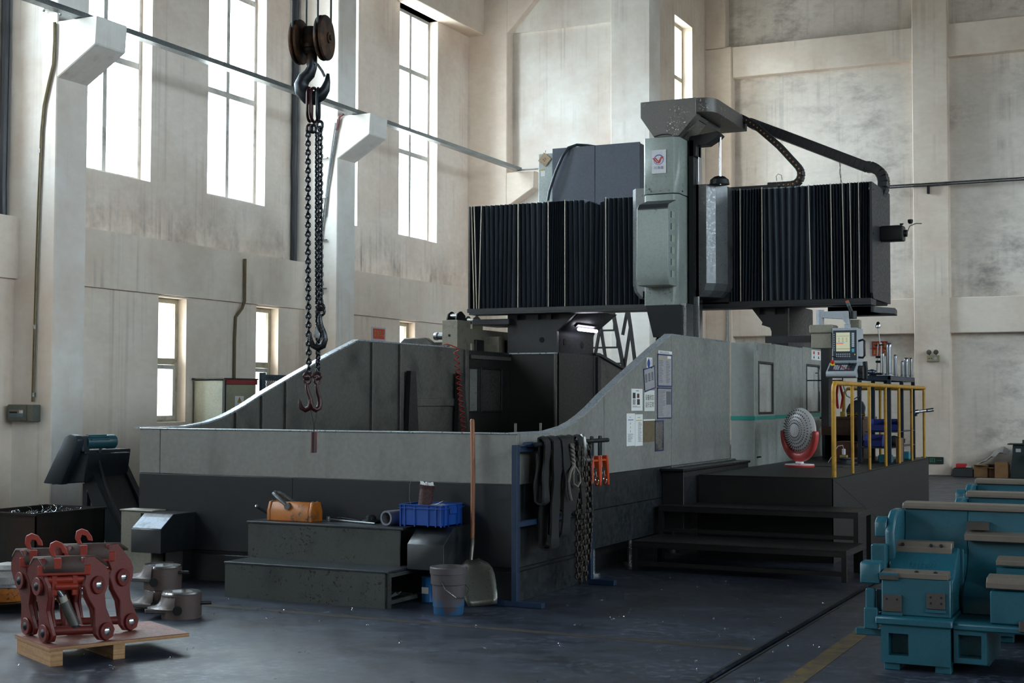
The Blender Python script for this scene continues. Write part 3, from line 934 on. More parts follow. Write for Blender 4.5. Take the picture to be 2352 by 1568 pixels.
for y in (16.18, 16.42):
    MB().box(XE, XE + .01, 16.2, 16.36, .93, .945).build('latch', P_STEEL, mc, smooth=0)
# covered rail along the foot of the right wall
rl = MB().box(XRm + .002, -4.535, 13.56, 15.9, .30, .885).build('rail_cover', P_BLACK, mc, bevel=.006)
MB().box(XRm + .002, -4.515, 13.5, 15.92, .885, .915).build('cover_lid', paint('worn_black_lid', '#121315', .35, .3), rl, bevel=.006)
MB().cyl((-4.67, 13.55, .925), (-4.67, 15.8, .925), .014).build('cover_rod', P_STEEL, rl)
# two low screw housings in front of the basin
def housing(x0, x1, y0):
    m = MB()
    m.prism([(y0, .275), (y0, .475), (y0 + .17, .60), (Y0 - .003, .60), (Y0 - .003, .275)], 'x', x0, x1)
    o = m.build('screw_housing', P_DARK, mc, bevel=.004)
    MB().box(x0 + .1, x1 - .03, y0 + .34, Y0 - .003, 0, .28).build('housing_foot', P_BLACK, o, smooth=0)
    return o
housing(-8.235, -7.915, 9.64)
housing(-5.49, -5.165, 9.64)
MB().prism([(9.655, .482), (9.80, .588), (9.80, .592), (9.651, .486)], 'x', -8.23, -7.92).build('bright_patch', paint('streaky_pale_metal', '#5d636c', .4, .7, dirt=.8, scale=9), mc, smooth=0)  # paler metallic sheet over the left housing's sloping face
# ------------------------------------------------------------------ crane hook and chain sling
HY = 9.7
NA = Vector((.974, .225, 0)).normalized()          # axle direction of the sheaves
NF = Vector((.225, -.974, 0))                       # towards the viewer's side of the block
P_RUST = paint('rusty_yellow_iron', '#5f3b1c', .6, .2, dirt=.95, dirtc='#120f0d', scale=9, lo=.34, hi=.56)
P_IRON = paint('dark_forged_iron', '#2a2e33', .35, .6, dirt=.4, scale=8)
P_ROPE = paint('steel_rope', '#23272b', .5, .4, dirt=.3, scale=40)
hb = thing('crane_hook_block', 'rusty two-sheave crane hook block hanging on four steel ropes', 'crane hook', (-6.46, HY, 4.1))
for k, (x, z) in enumerate(((-6.582, 4.565), (-6.338, 4.575))):
    c = Vector((x, HY, z))
    prof = [(.01, -.036), (.15, -.036), (.18, -.031), (.186, -.02), (.186, -.012), (.15, 0), (.186, .012), (.186, .02), (.18, .031), (.15, .036), (.01, .036)]
    o = MB().lathe(prof, c, NA, 32).build('sheave', P_RUST, hb)
    MB().lathe([(.004, .036), (.045, .036), (.045, .05), (.022, .05), (.022, .066), (.004, .066)], c, NA, 16).build('axle_cap', P_RUST, o)
    for s in (-1, 1):
        f = c + NF * (s * .155 * (1 if s > 0 else 1))
        MB().tube([f + Vector((0, 0, .02)), f + Vector((0, 0, 8.2))], .009, 8).build('wire_rope', P_ROPE, hb)
MB().lathe([(.03, -.12), (.034, -.11), (.034, .11), (.03, .12)], (-6.465, HY, 4.56), NA, 14).build('axle', P_RUST, hb)
yk = MB()
yk.lathe([(.05, 4.45), (.068, 4.47), (.07, 4.66), (.06, 4.675)], (-6.468, HY, 0), n=18)
yk.lathe([(.044, 4.36), (.046, 4.46)], (-6.458, HY, 0), n=16)
yk.lathe([(.056, 4.49), (.082, 4.50), (.082, 4.53), (.056, 4.54)], (-6.468, HY, 0), n=18)
yk.build('yoke', P_RUST, hb)
hk = [(-6.455, 4.40, .042), (-6.455, 4.34, .042), (-6.475, 4.29, .050), (-6.52, 4.25, .056), (-6.545, 4.20, .060), (-6.535, 4.14, .062), (-6.49, 4.095, .062), (-6.43, 4.085, .060), (-6.375, 4.11, .052), (-6.34, 4.16, .040), (-6.325, 4.22, .026), (-6.318, 4.285, .012)]
HD = Vector((.95, .31, 0))
hk3 = [Vector((-6.45, HY, 0)) + HD * (x + 6.45) + Vector((0, 0, z)) for x, z, r in hk]
MB().tube(hk3, [r for *_, r in hk], 14).build('hook', P_IRON, hb, smooth=80)
MB().tube([(-6.415, HY - .02, 4.375), (-6.385, HY - .02, 4.35), (-6.35, HY - .01, 4.30), (-6.335, HY + .01, 4.255)], .011, 8).build('safety_latch', P_STEEL, hb)

cs = thing('chain_sling', 'three-leg lifting chain sling with hooks hanging from crane hook', 'chain', (-6.44, HY, 3.85))
P_CHAIN = paint('dark_chain_steel', '#3a3c40', .28, .85, dirt=.4, scale=12)
P_REDIRON = paint('red_painted_iron', '#3a1718', .35, .4, dirt=.6, dirtc='#221e1f', scale=14)
def link_mesh(L, w, r, name, n=6, k=12):
    pts = []
    h = L / 2 - w / 2
    for i in range(k):
        a = 2 * math.pi * i / k
        pts.append(((w / 2 - r) * math.cos(a) * 1.0, 0, (w / 2 - r) * math.sin(a) + (h if math.sin(a) > 0.001 else -h if math.sin(a) < -.001 else 0)))
    b = MB().tube(pts, r, n, True)
    bmesh.ops.recalc_face_normals(b.bm, faces=b.bm.faces)
    me = bpy.data.meshes.new(name)
    b.bm.to_mesh(me)
    b.bm.free()
    for p in me.polygons:
        p.use_smooth = True
    return me
def chain_run(pts, me, pitch, parent, name='chain_link', twist=0.0):
    ps = resample(pts, pitch)
    for i, (a, c) in enumerate(zip(ps, ps[1:])):
        o = bpy.data.objects.new(name, me)
        col.objects.link(o)
        o.parent = parent
        z = (c - a).normalized()
        ref = Vector((math.cos(twist + (i % 2) * math.pi / 2 + .5), math.sin(twist + (i % 2) * math.pi / 2 + .5), 0))
        x = (ref - z * ref.dot(z)).normalized()
        m = Matrix((x, z.cross(x), z)).transposed().to_4x4()
        m.translation = (a + c) / 2 - BASE[parent.name]
        o.matrix_local = m
lk = link_mesh(.058, .052, .0105, 'chain_link')
lk.materials.append(P_CHAIN)
for x, y, z0, z1, tw in ((-6.475, HY - .02, 3.80, 1.80, .1), (-6.418, HY + .03, 3.80, 1.80, .9), (-6.37, HY + .0, 3.84, 2.37, .5)):
    chain_run([(x, y, z0), (x + .01, y, (z0 + z1) / 2), (x + .03 if x < -6.4 else x + .022, y, z1)], lk, .0375, cs, twist=tw)
big = lambda c, L, w, r, rot, mat, name, tilt=0: MB().tube([Matrix.Translation(c) @ Matrix.Rotation(rot, 4, 'Z') @ Matrix.Rotation(tilt, 4, 'Y') @ Vector(((w / 2 - r) * math.cos(2 * math.pi * i / 20), 0, (w / 2 - r) * math.sin(2 * math.pi * i / 20) + (L - w) / 2 * (1 if i % 20 < 10 else -1))) for i in range(20)], r, 8, True).build(name, mat, cs)
big((-6.470, HY - .008, 4.030), .30, .17, .012, 1.885, P_REDIRON, 'master_link')
big((-6.432, HY + .004, 4.025), .31, .18, .013, 1.75, P_REDIRON, 'master_link')
big((-6.40, HY + .012, 4.03), .29, .17, .011, 2.0, P_IRON, 'master_link')
for x, z in ((-6.475, 3.835), (-6.44, 3.83), (-6.375, 3.855)):
    big((x, HY, z), .085, .07, .012, .3, P_REDIRON if x < -6.45 else P_IRON, 'coupling_link')
def sling_hook(p, name, mat, s=1.0, flip=1, side=0.6):
    d = Vector((math.cos(side), math.sin(side), 0)) * flip
    pr = [(0, 0, .014), (.004, -.03, .015), (-.004, -.075, .017), (-.022, -.12, .019), (-.03, -.165, .022), (-.018, -.205, .024), (.014, -.222, .023), (.048, -.205, .019), (.062, -.165, .014), (.064, -.135, .009)]
    pts = [Vector(p) + d * (x * s) + Vector((0, 0, z * s)) for x, z, r in pr]
    o = MB().tube(pts, [r * s for *_, r in pr], 10).build(name, mat, cs, smooth=80)
    e = [Vector(p) + Vector((0, 0, .018 * s)) + d.cross(Vector((0, 0, 1))) * 0 + d * (.026 * s * math.cos(2 * math.pi * i / 12)) + Vector((0, 0, .026 * s * math.sin(2 * math.pi * i / 12))) for i in range(12)]
    MB().tube(e, .010 * s, 8, True).build('hook_eye', mat, o)
sling_hook((-6.452, HY - .03, 1.735), 'sling_hook', P_REDIRON, 1.0, -1, .35)
sling_hook((-6.39, HY + .02, 1.735), 'sling_hook', P_REDIRON, 1.0, -1, 1.2)
sling_hook((-6.352, HY, 2.295), 'sling_hook', P_CHAIN, 1.25, -1, .45)
for p in ((-6.452, HY - .03, 1.79), (-6.39, HY + .02, 1.79), (-6.352, HY, 2.355)):
    big(p, .075, .085, .013, .5, P_REDIRON if p[2] < 2 else P_CHAIN, 'coupling_link')
MB().prism([(-6.39, 2.21), (-6.375, 2.20), (-6.345, 2.13), (-6.355, 2.09), (-6.41, 2.11)], 'y', HY - .015, HY + .015).build('hook_latch', P_STEEL, cs, bevel=.005)
w_ = thing('hanging_weight', 'small red and black cylinder hanging on thin wire below chain hooks', 'weight', (-6.4, HY, 1.17))
MB().cyl((-6.405, HY, 1.165), (-6.405, HY, 1.335), .026, n=18).build('cylinder', paint('red_black_tube', '#7a2a24', .4, dirt=.8, dirtc='#15171a', scale=6, stretch=(3, 3, .2), lo=.44, hi=.52), w_)
MB().tube([(-6.405, HY, 1.335), (-6.408, HY, 1.40), (-6.425, HY - .02, 1.52)], .0028, 5).tube([(-6.403, HY, 1.335), (-6.40, HY, 1.40), (-6.385, HY + .02, 1.52)], .0028, 5).build('wire', P_BLACK, w_)

# ------------------------------------------------------------------ steps in front of the basin and what lies on them
P_CHEQ = paint('scuffed_grey_tread_plate', '#434744', .45, .2, dirt=.5, dirtc='#1c1c1b', scale=5, chips=.17, chipc='#22150f')
P_TREAD = paint('dark_tread_top', '#3a3f45', .35, .4, dirt=.5, scale=5)
st = thing('step_stool', 'grey tread-plate double step with rust-chipped fronts before the machine basin', 'steps', (-6.3, 9.7, 0))
MB().box(-7.03, -5.53, 9.37, 9.385, .0, .268).build('riser', P_CHEQ, st, smooth=0)
MB().box(-7.06, -5.60, 9.72, 9.735, .285, .568).build('riser', P_CHEQ, st, smooth=0)
MB().box(-7.04, -5.50, 9.365, 9.80, .268, .285).build('tread', P_TREAD, st, bevel=.003)
MB().box(-7.07, -5.57, 9.71, 10.10, .568, .585).build('tread', P_TREAD, st, bevel=.003)
ribs = []
for x in (-7.02, -5.53):
    for y in (9.39, 10.06):
        MB().box(x - .0, x + .03, y, y + .03, 0, .268 if y < 9.5 else .568).build('leg', P_CHEQ, st, smooth=0)
    MB().box(x, x + .03, 9.42, 10.06, .235, .265).build('side_rail', P_CHEQ, st, smooth=0)
    MB().box(x, x + .03, 9.42, 10.06, .03, .06).build('side_rail', P_CHEQ, st, smooth=0)
MB().box(-7.02, -5.6, 9.9, 9.93, .03, .05).build('side_rail', P_CHEQ, st, smooth=0)
TZ = .5855
P_ORANGE = paint('worn_orange_paint', '#b0651c', .45, dirt=.7, dirtc='#31261a', scale=8, chips=.12, chipc='#3b332a')
mg = thing('lifting_magnet', 'worn orange lifting magnet with steel shackle and lever on the steps', 'magnet', (-6.7, 9.88, TZ))
MB().prism([(-.085, .0), (.085, .0), (.085, .085), (.055, .155), (-.055, .155), (-.085, .085)], 'x', -6.91, -6.53, Matrix.Translation((0, 9.90, TZ))).build('body', P_ORANGE, mg, bevel=.006)
MB().prism([(-.088, .0), (.088, .0), (.088, .085), (.058, .16), (-.058, .16), (-.088, .085)], 'x', -6.528, -6.50, Matrix.Translation((0, 9.90, TZ))).build('end_plate', P_ORANGE, mg, bevel=.005)
MB().prism([(-.088, .0), (.088, .0), (.088, .085), (.058, .16), (-.058, .16), (-.088, .085)], 'x', -6.94, -6.912, Matrix.Translation((0, 9.90, TZ))).build('end_plate', P_ORANGE, mg, bevel=.005)
MB().tube([(-6.74, 9.825, TZ + .12), (-6.78, 9.822, TZ + .155), (-6.86, 9.84, TZ + .20), (-6.905, 9.86, TZ + .222), (-6.92, 9.90, TZ + .228), (-6.905, 9.94, TZ + .222), (-6.86, 9.96, TZ + .20), (-6.74, 9.975, TZ + .12)], .017, 10).build('shackle', P_STEEL, mg)
MB().cyl((-6.735, 9.805, TZ + .125), (-6.735, 9.99, TZ + .125), .028, n=16).build('shackle_pin', P_STEEL, mg)
lv = MB().tube([(-6.94, 9.88, TZ + .05), (-6.98, 9.86, TZ + .06), (-7.07, 9.86, TZ + .105)], .011, 8).build('lever', P_IRON, mg)
MB().lathe([(.004, -.018), (.013, -.013), (.018, 0), (.013, .013), (.004, .018)], (-7.075, 9.86, TZ + .108), n=12).build('lever_knob', P_BRIGHT, lv)
for x in (-6.92, -6.52):
    for y in (9.865, 9.935):
        MB().cyl((x, y, TZ + .155), (x, y, TZ + .168), .009, n=8).build('screw', P_STEEL, mg)
text('X', .03, (-6.63, 9.829, TZ + .122), (1, 0, 0), (0, .39, .92), P_INK, mg, depth=.004)
tb = thing('breaker_bar', 'long thin steel wrench bar lying along the edge of upper step', 'wrench', (-6.2, 9.9, TZ))
MB().tube([(-6.47, 10.02, TZ + .012), (-6.42, 10.0, TZ + .014), (-5.93, 9.885, TZ + .010)], .008, 8).build('shaft', P_STEEL, tb)
MB().cyl((-6.46, 10.015, TZ + .0), (-6.46, 10.015, TZ + .035), .016, n=10).build('head', P_STEEL, tb)
tb = thing('open_spanner', 'dark open-ended spanner behind the long bar on the steps', 'wrench', (-6.5, 10.05, TZ))
MB().cbox((-6.27, 10.06, TZ + .018), (.22, .022, .008), (0, R(4), R(-10))).build('handle', P_IRON, tb, bevel=.003)
MB().prism([(-6.44, 10.07), (-6.40, 10.10), (-6.37, 10.08), (-6.395, 10.065), (-6.385, 10.045), (-6.355, 10.05), (-6.37, 10.02), (-6.41, 10.025)], 'z', TZ + .012, TZ + .028).build('jaw', P_IRON, tb, smooth=0)
dc = thing('pot_magnet', 'dark domed disc lying near the back of the upper step', 'cap', (-6.23, 10.0, TZ))
MB().lathe([(.075, 0), (.082, .012), (.07, .024), (.045, .03), (.043, .05), (.025, .065), (.004, .068)], (-6.05, 10.02, TZ), n=24).build('disc', P_IRON, dc)
tu = thing('cardboard_tube', 'grey cardboard tube lying on the step beside blue crate', 'tube', (-5.7, 9.95, TZ))
a, c = Vector((-5.795, 9.83, TZ + .062)), Vector((-5.745, 10.09, TZ + .062))
MB().lathe([(.046, 0), (.060, 0), (.060, .25), (.046, .25)], a, c - a, 24, True).build('tube_wall', paint('grey_card_tube', '#7d7f88', .8, dirt=.3, scale=8), tu)
# blue crate
P_BLUE = paint('blue_crate_plastic', '#174a9e', .42, dirt=.3, dirtc='#141c3a', scale=5, bump=.02)
cr = thing('plastic_crate', 'blue plastic crate of odds and ends on upper step and housing', 'crate', (-5.42, 9.95, .602))
CX0, CX1, CY0, CY1, CZ0, CZ1 = -5.605, -5.235, 9.735, 10.085, .602, .772
b = MB()
t_ = .008
b.box(CX0, CX1, CY0, CY1, CZ0, CZ0 + .01).box(CX0, CX1, CY0, CY0 + t_, CZ0, CZ1).box(CX0, CX1, CY1 - t_, CY1, CZ0, CZ1).box(CX0, CX0 + t_, CY0, CY1, CZ0, CZ1).box(CX1 - t_, CX1, CY0, CY1, CZ0, CZ1)
b.build('tub', P_BLUE, cr, smooth=0)
b = MB()
for q in ((CX0 - .012, CX1 + .012, CY0 - .012, CY0 + .008), (CX0 - .012, CX1 + .012, CY1 - .008, CY1 + .012), (CX0 - .012, CX0 + .008, CY0, CY1), (CX1 - .008, CX1 + .012, CY0, CY1)):
    b.box(*q, CZ1 - .03, CZ1 - .024).box(*q, CZ1 - .004, CZ1 + .002)
b.build('rim', P_BLUE, cr, smooth=0)
for x in (CX0 + .04, CX0 + .13, CX0 + .25, CX1 - .05, CX1 - .004, CX0 + .002):
    MB().box(x - .004, x + .004, CY0 - .011, CY0, CZ0, CZ1).build('rib', P_BLUE, cr, smooth=0)
for y in (CY0 + .03, CY0 + .10, CY1 - .10, CY1 - .03):
    MB().box(CX1, CX1 + .011, y - .004, y + .004, CZ0, CZ1).build('rib', P_BLUE, cr, smooth=0)
MB().box(CX1 + .004, CX1 + .014, CY0 + .12, CY1 - .12, CZ1 - .075, CZ1 - .03).build('grip', P_BLUE, cr, bevel=.003)
sp = thing('wire_spool', 'brown wire spool in torn white wrap standing in blue crate', 'spool', (-5.47, 9.88, .612))
ax = Vector((.10, .03, 1)).normalized()
q0 = Vector((-5.475, 9.87, .613))
prof = [(.004, 0), (.058, 0)] + [(.057 + .003 * (i % 2), .012 + i * .013) for i in range(22)] + [(.064, .31), (.004, .31)]
MB().lathe(prof, q0, ax, 20).build('winding', paint('brown_shiny_wire', '#4a3231', .25, dirt=.4, scale=8), sp)
wr = MB()
top = q0 + ax * .303
for i in range(14):
    a = i * 2 * math.pi / 14
    r1 = random.uniform(.03, .062)
    p0 = top + Vector((math.cos(a) * .056, math.sin(a) * .056, -.012 + random.uniform(-.015, .01)))
    p1 = top + Vector((math.cos(a + .45) * .056, math.sin(a + .45) * .056, -.01 + random.uniform(-.015, .01)))
    p2 = top + Vector((math.cos(a + .2) * r1, math.sin(a + .2) * r1, random.uniform(.02, .045)))
    p3 = top + Vector((math.cos(a + .3) * .01, math.sin(a + .3) * .01, random.uniform(.01, .025)))
    wr.poly([p0, p1, p2, p3], [(0, 1, 2), (0, 2, 3), (1, 3, 2)])
wr.build('torn_wrap', plain('white_film', '#d6d6d8', .3), sp, smooth=60)
MB().tube([(-5.50, 9.80, .62), (-5.56, 9.79, .82), (-5.56, 9.80, .93), (-5.53, 9.82, 1.0), (-5.48, 9.85, 1.03)], .002, 5).build('loose_wire', P_STEEL, sp)
gl = thing('work_glove', 'crumpled pale work glove lying in the blue crate', 'glove', (-5.36, 9.9, .7))
g = MB()
for (x, y, z, rx, ry, rz) in ((-5.37, 9.88, .745, .06, .035, .025), (-5.32, 9.90, .75, .04, .03, .02)):
    g.lathe([(rx * math.sin(R(a)) * 1.0, rz * -math.cos(R(a)) * 1.3) for a in range(0, 181, 30)], (x, y, z), n=10)
for i in range(4):
    g.tube([(-5.34 + i * .012, 9.86 + i * .012, .75), (-5.31 + i * .014, 9.84 + i * .016, .765), (-5.29 + i * .012, 9.84 + i * .02, .755)], .009, 6)
g.build('glove_fabric', paint('grey_cotton', '#8b8b8d', .9, dirt=.5, scale=12), gl)
MB().tube([(-5.40, 9.86, .76), (-5.34, 9.85, .775), (-5.29, 9.86, .80), (-5.27, 9.88, .795), (-5.28, 9.9, .77)], .002, 5).build('wire_loop', P_STEEL, gl)

# shovel, bucket, can
sv = thing('shovel', 'round steel shovel with long wooden handle leaning on machine corner', 'shovel', (-4.95, 9.85, 0))
P_WOOD = paint('brown_handle_wood', '#8a5434', .45, dirt=.5, dirtc='#3d2215', scale=7, stretch=(4, 4, .4))
hp = [Vector((-5.135, 10.055, 1.435)), Vector((-5.112, 10.03, 1.0)), Vector((-5.085, 9.97, .47))]
MB().tube([hp[0] + Vector((0, 0, .012)), hp[0], hp[1], hp[2]], [.010, .019, .019, .018], 12).build('handle', P_WOOD, sv)
MB().tube([hp[2] + Vector((0, 0, .04)), hp[2], (-5.075, 9.92, .34), (-5.055, 9.86, .22), (-5.025, 9.81, .14)], [.020, .020, .018, .014, .006], 12).build('socket', paint('worn_shovel_steel', '#5f5f58', .32, .7, dirt=.35, dirtc='#34332d', scale=6), sv)
bl = MB()
rows = 8
vs, fs = [], []
for i in range(rows + 1):
    f = i / rows
    cx = Vector((-5.05 + .14 * f, 9.905 - .10 * f, .345 - .335 * f))
    w = [.05, .125, .15, .156, .154, .15, .144, .135, .122][i]
    for j in range(7):
        t = (j - 3) / 3
        up = (.035 * (1 - f * .5)) * t * t
        vs.append(cx + Vector((.80, .45, .10)) * (w * t) + Vector((.3, -.55, .3)) * up)
for i in range(rows):
    for j in range(6):
        fs.append((i * 7 + j, i * 7 + j + 1, i * 7 + j + 8, i * 7 + j + 7))
bl.poly(vs, fs)
ob = bl.build('blade', MATS['worn_shovel_steel'], sv, smooth=60)
md = ob.modifiers.new('thickness', 'SOLIDIFY')
md.thickness = .004
bk = thing('bucket', 'grimy blue plastic bucket with wire handle on floor beside shovel', 'bucket', (-4.97, 9.37, 0))
t = NT('dirty_blue_bucket')
sp_ = t.n('ShaderNodeSeparateXYZ')
t.l(t.coord(), sp_.inputs[0])
k = t.math('ADD', t.ramp(sp_.outputs[2], .0, .15), t.ramp(t.noise(7, 5, .65), .35, .65, -.5, .5))
t.set(t.mix(t.ramp(k, .3, .6), lin('#164a70'), lin('#463f42')), .5)
BKC = (-4.985, 9.385, 0)
MB().lathe([(.004, .004), (.108, 0), (.112, .01), (.124, .22), (.134, .225), (.136, .30), (.142, .302), (.142, .345), (.137, .352), (.130, .352), (.128, .30), (.118, .06), (.004, .05)], BKC, n=32).build('shell', t.m, bk)
MB().tube([Vector(BKC) + Vector((.0, -.135, .27)), Vector(BKC) + Vector((.05, -.15, .20)), Vector(BKC) + Vector((.12, -.11, .14)), Vector(BKC) + Vector((.15, .0, .13)), Vector(BKC) + Vector((.12, .10, .18)), Vector(BKC) + Vector((.0, .135, .27))], .003, 6).build('wire_handle', P_STEEL, bk)
MB().lathe([(.004, .30), (.128, .31)], BKC, n=20).build('swarf_fill', P_IRON, bk)
cn = thing('paint_can', 'small blue tin can on the floor behind the bucket', 'can', (-5.42, 9.93, 0))
MB().lathe([(.004, 0), (.052, 0), (.054, .005), (.052, .01), (.052, .19), (.054, .195), (.050, .2), (.004, .197)], (-5.42, 9.86, 0), n=20).build('tin', paint('blue_tin_print', '#1f6aa8', .35, .3, dirt=.3, scale=8), cn)
MB().box(-5.45, -5.39, 9.8055, 9.8075, .07, .12).build('label', P_PAPER, cn, smooth=0)
pb = thing('plastic_sheet_roll', 'crumpled clear wrapping lying under the lower step', 'wrapping', (-5.7, 9.8, 0))
g = MB()
vs, fs = [], []
for i in range(9):
    for j in range(4):
        vs.append(Vector((-6.05 + i * .055, 9.62 + j * .05, .035 + random.uniform(-.0, .055) + (.05 if 2 < i < 6 else 0))))
for i in range(8):
    for j in range(3):
        fs.append((i * 4 + j, i * 4 + j + 1, i * 4 + j + 5, i * 4 + j + 4))
g.poly(vs, fs).build('film', plain('grey_film', '#75797e', .22), pb, smooth=0)

# ------------------------------------------------------------------ chip conveyor and bins at the left
P_CONV = paint('blue_black_conveyor_paint', '#252e36', .42, dirt=.35, scale=3, bump=.03)
cv = thing('chip_conveyor', 'dark inclined chip conveyor with teal motor rising beside machine', 'conveyor', (-9.7, 11.1, 0))
side = [(-9.25, .0), (-9.52, .0), (-10.02, .98), (-10.02, 1.02), (-9.93, 1.02), (-9.40, .05)]
MB().prism([(-8.75, .02), (-9.55, .02), (-9.72, .3), (-10.04, 1.0), (-9.94, 1.02), (-9.42, .20), (-8.75, .20)], 'y', 10.92, 11.0).build('side_cheek', P_CONV, cv, smooth=0)
MB().prism([(-8.75, .02), (-9.55, .02), (-9.72, .3), (-10.04, 1.0), (-9.94, 1.02), (-9.42, .20), (-8.75, .20)], 'y', 11.42, 11.5).build('side_cheek', P_CONV, cv, smooth=0)
MB().prism([(-9.0, .03), (-9.50, .03), (-10.0, .98), (-9.94, 1.0), (-9.45, .16), (-9.0, .16)], 'y', 11.0, 11.42).build('belt_trough', P_BLACK, cv, smooth=0)
MB().prism([(-10.27, .735), (-9.84, .77), (-9.80, 1.05), (-10.13, 1.07)], 'y', 10.82, 11.45).build('discharge_head', P_CONV, cv, bevel=.008)
MB().box(-10.06, -9.86, 10.85, 11.52, 1.04, 1.085).build('head_cover', P_CONV, cv, bevel=.006)
MB().prism([(-10.285, .755), (-10.05, .745), (-9.86, 1.12), (-9.84, 1.19), (-9.87, 1.235), (-9.94, 1.25), (-10.01, 1.225)], 'y', 10.72, 10.82).build('chain_guard', P_CONV, cv, bevel=.012, seg=2)
P_TEALM = paint('teal_motor_paint', '#1f4f58', .4, dirt=.4, scale=6)
mt = MB().lathe([(.01, 0), (.064, 0), (.067, .02), (.067, .27), (.073, .28), (.073, .36), (.05, .375), (.01, .375)], (-9.90, 10.88, 1.165), (0.15, 1, 0), 24).build('motor', P_TEALM, cv)
for i in range(6):
    a = R(20 + i * 28)
    MB().box(-.006, .006, .03, .26, .065, .077, Matrix.Translation((-9.90, 10.88, 1.165)) @ Matrix.Rotation(R(-8.5), 4, 'Z') @ Matrix.Rotation(a - R(90), 4, 'Y')).build('cooling_rib', P_TEALM, mt, smooth=0)
MB().cbox((-9.92, 10.86, 1.15), (.13, .1, .16)).build('gearbox', P_CONV, cv, bevel=.01)
MB().tube([(-9.87, 11.12, 1.12), (-9.85, 11.05, 1.09), (-9.83, 11.0, 1.0), (-9.70, 10.98, .72), (-9.45, 10.97, .30), (-9.2, 10.95, .10)], .013, 8).build('cable', P_RUBBER, cv)
for x in (-9.93,):
    for y in (10.93, 11.45):
        MB().box(x - .03, x + .03, y, y + .05, 0, .75).build('leg', P_CONV, cv, smooth=0)
MB().box(-9.96, -9.5, 10.93, 10.98, .12, .16).build('leg_brace', P_CONV, cv, smooth=0)
cbn = thing('chip_bin', 'rusty black open steel chip bin under the conveyor outlet', 'bin', (-9.8, 10.3, 0))
P_BIN = paint('rusty_black_steel', '#20211f', .5, .3, dirt=.75, dirtc='#3a1f12', scale=2.2, lo=.52, hi=.68)
b = MB()
BX0, BX1, BY0, BY1 = -10.2, -9.45, 9.77, 10.68
b.box(BX0, BX1, BY0, BY0 + .012, .06, .55).box(BX0, BX1, BY1 - .012, BY1, .06, .55).box(BX0, BX0 + .012, BY0, BY1, .06, .55).box(BX1 - .012, BX1, BY0, BY1, .06, .55).box(BX0, BX1, BY0, BY1, .06, .075)
b.build('tub', P_BIN, cbn, smooth=0)
b = MB()
for q in ((BX0 - .015, BX1 + .015, BY0 - .015, BY0), (BX0 - .015, BX1 + .015, BY1, BY1 + .015), (BX0 - .015, BX0, BY0, BY1), (BX1, BX1 + .015, BY0, BY1)):
    b.box(*q, .53, .552)
b.build('rim', P_BIN, cbn, smooth=0)
for x in (BX0 + .1, BX1 - .1):
    for y in (BY0 + .1, BY1 - .1):
        MB().cyl((x - .02, y, .045), (x + .02, y, .045), .045, n=12).build('caster', P_BLACK, cbn)
random.seed(3)
def curl(p, r, s, n=9):
    out = []
    a0 = random.uniform(0, 6)
    ax = Vector((random.uniform(-1, 1), random.uniform(-1, 1), random.uniform(0, .6))).normalized()
    x = ax.orthogonal().normalized()
    y = ax.cross(x)
    for i in range(n):
        a = a0 + i * .9
        out.append(Vector(p) + (x * math.cos(a) + y * math.sin(a)) * r + ax * (s * i / n))
    return out
P_SWARF = plain('shiny_swarf', '#b9bfc8', .15, 1.0)
g = MB()
for i in range(90):
    g.tube(curl((random.uniform(BX0 + .08, BX1 - .08), random.uniform(BY0 + .08, BY1 - .08), .44 + random.uniform(0, .09)), random.uniform(.012, .03), random.uniform(.02, .12)), .0022, 4)
g.box(BX0 + .03, BX1 - .03, BY0 + .03, BY1 - .03, .08, .42)
tag(g.build('metal_swarf', P_SWARF, None, at=(-9.8, 10.2, .08)), 'tangle of metal turnings heaped in the chip bin', 'swarf', None, 'stuff')
bbx = thing('valve_box', 'small beige control box between chip conveyor and left screw housing', 'box', (-8.4, 10.0, .3))
MB().box(-8.60, -8.25, 9.93, 10.10, .0, .60).build('body', paint('beige_box_paint', '#8d897c', .5, dirt=.5, scale=4), bbx, bevel=.006)
MB().box(-8.37, -8.31, 9.924, 9.932, .53, .585).build('opening', P_HOLE_SHADE, bbx, smooth=0)
MB().box(-8.61, -8.24, 9.92, 10.11, .60, .612).build('lid', MATS['beige_box_paint'], bbx, bevel=.003)
dr_ = thing('oil_drum', 'brown oil drum lying on its side by the left wall', 'drum', (-12.3, 13.9, 0))
MB().lathe([(.01, 0), (.2, 0), (.212, .01), (.2, .03), (.2, .28), (.21, .29), (.2, .3), (.2, .58), (.212, .6), (.2, .61), (.01, .6)], (-12.15, 13.75, .212), (0.1, 1, 0), 24).build('shell', paint('brown_drum_paint', '#4a3a31', .5, dirt=.5, scale=4), dr_)

# ------------------------------------------------------------------ pallets, couplers and knuckles on the floor
P_PLY = paint('red_brown_plywood', '#7a4638', .55, dirt=.4, dirtc='#3a221c', scale=4, stretch=(1, 3, 1))
P_PLYE = paint('pale_plywood_edge', '#a8825a', .7, dirt=.5, dirtc='#6b4428', scale=3, stretch=(.4, .4, 30), lo=.42, hi=.58)
def pallet(name, label, A, U, V, lu, lv, zt, runners):
    root = thing(name, label, 'pallet', (A[0], A[1], 0))
    m = Matrix((Vector((*U, 0)), Vector((*V, 0)), Vector((0, 0, 1)))).transposed().to_4x4()
    m.translation = (A[0], A[1], 0)
    MB().box(0, lu, 0, lv, zt - .005, zt, m).build('board_face', P_PLY, root, smooth=0)
    MB().box(0, lu, 0, lv, zt - .024, zt - .005, m).build('board', P_PLYE, root, smooth=0)
    for v in runners:
        MB().box(.01, lu - .005, v, v + .075, 0, zt - .024, m).build('runner', P_PLYE, root, smooth=0)
    return root
U = Vector((.526, -.262)).normalized()
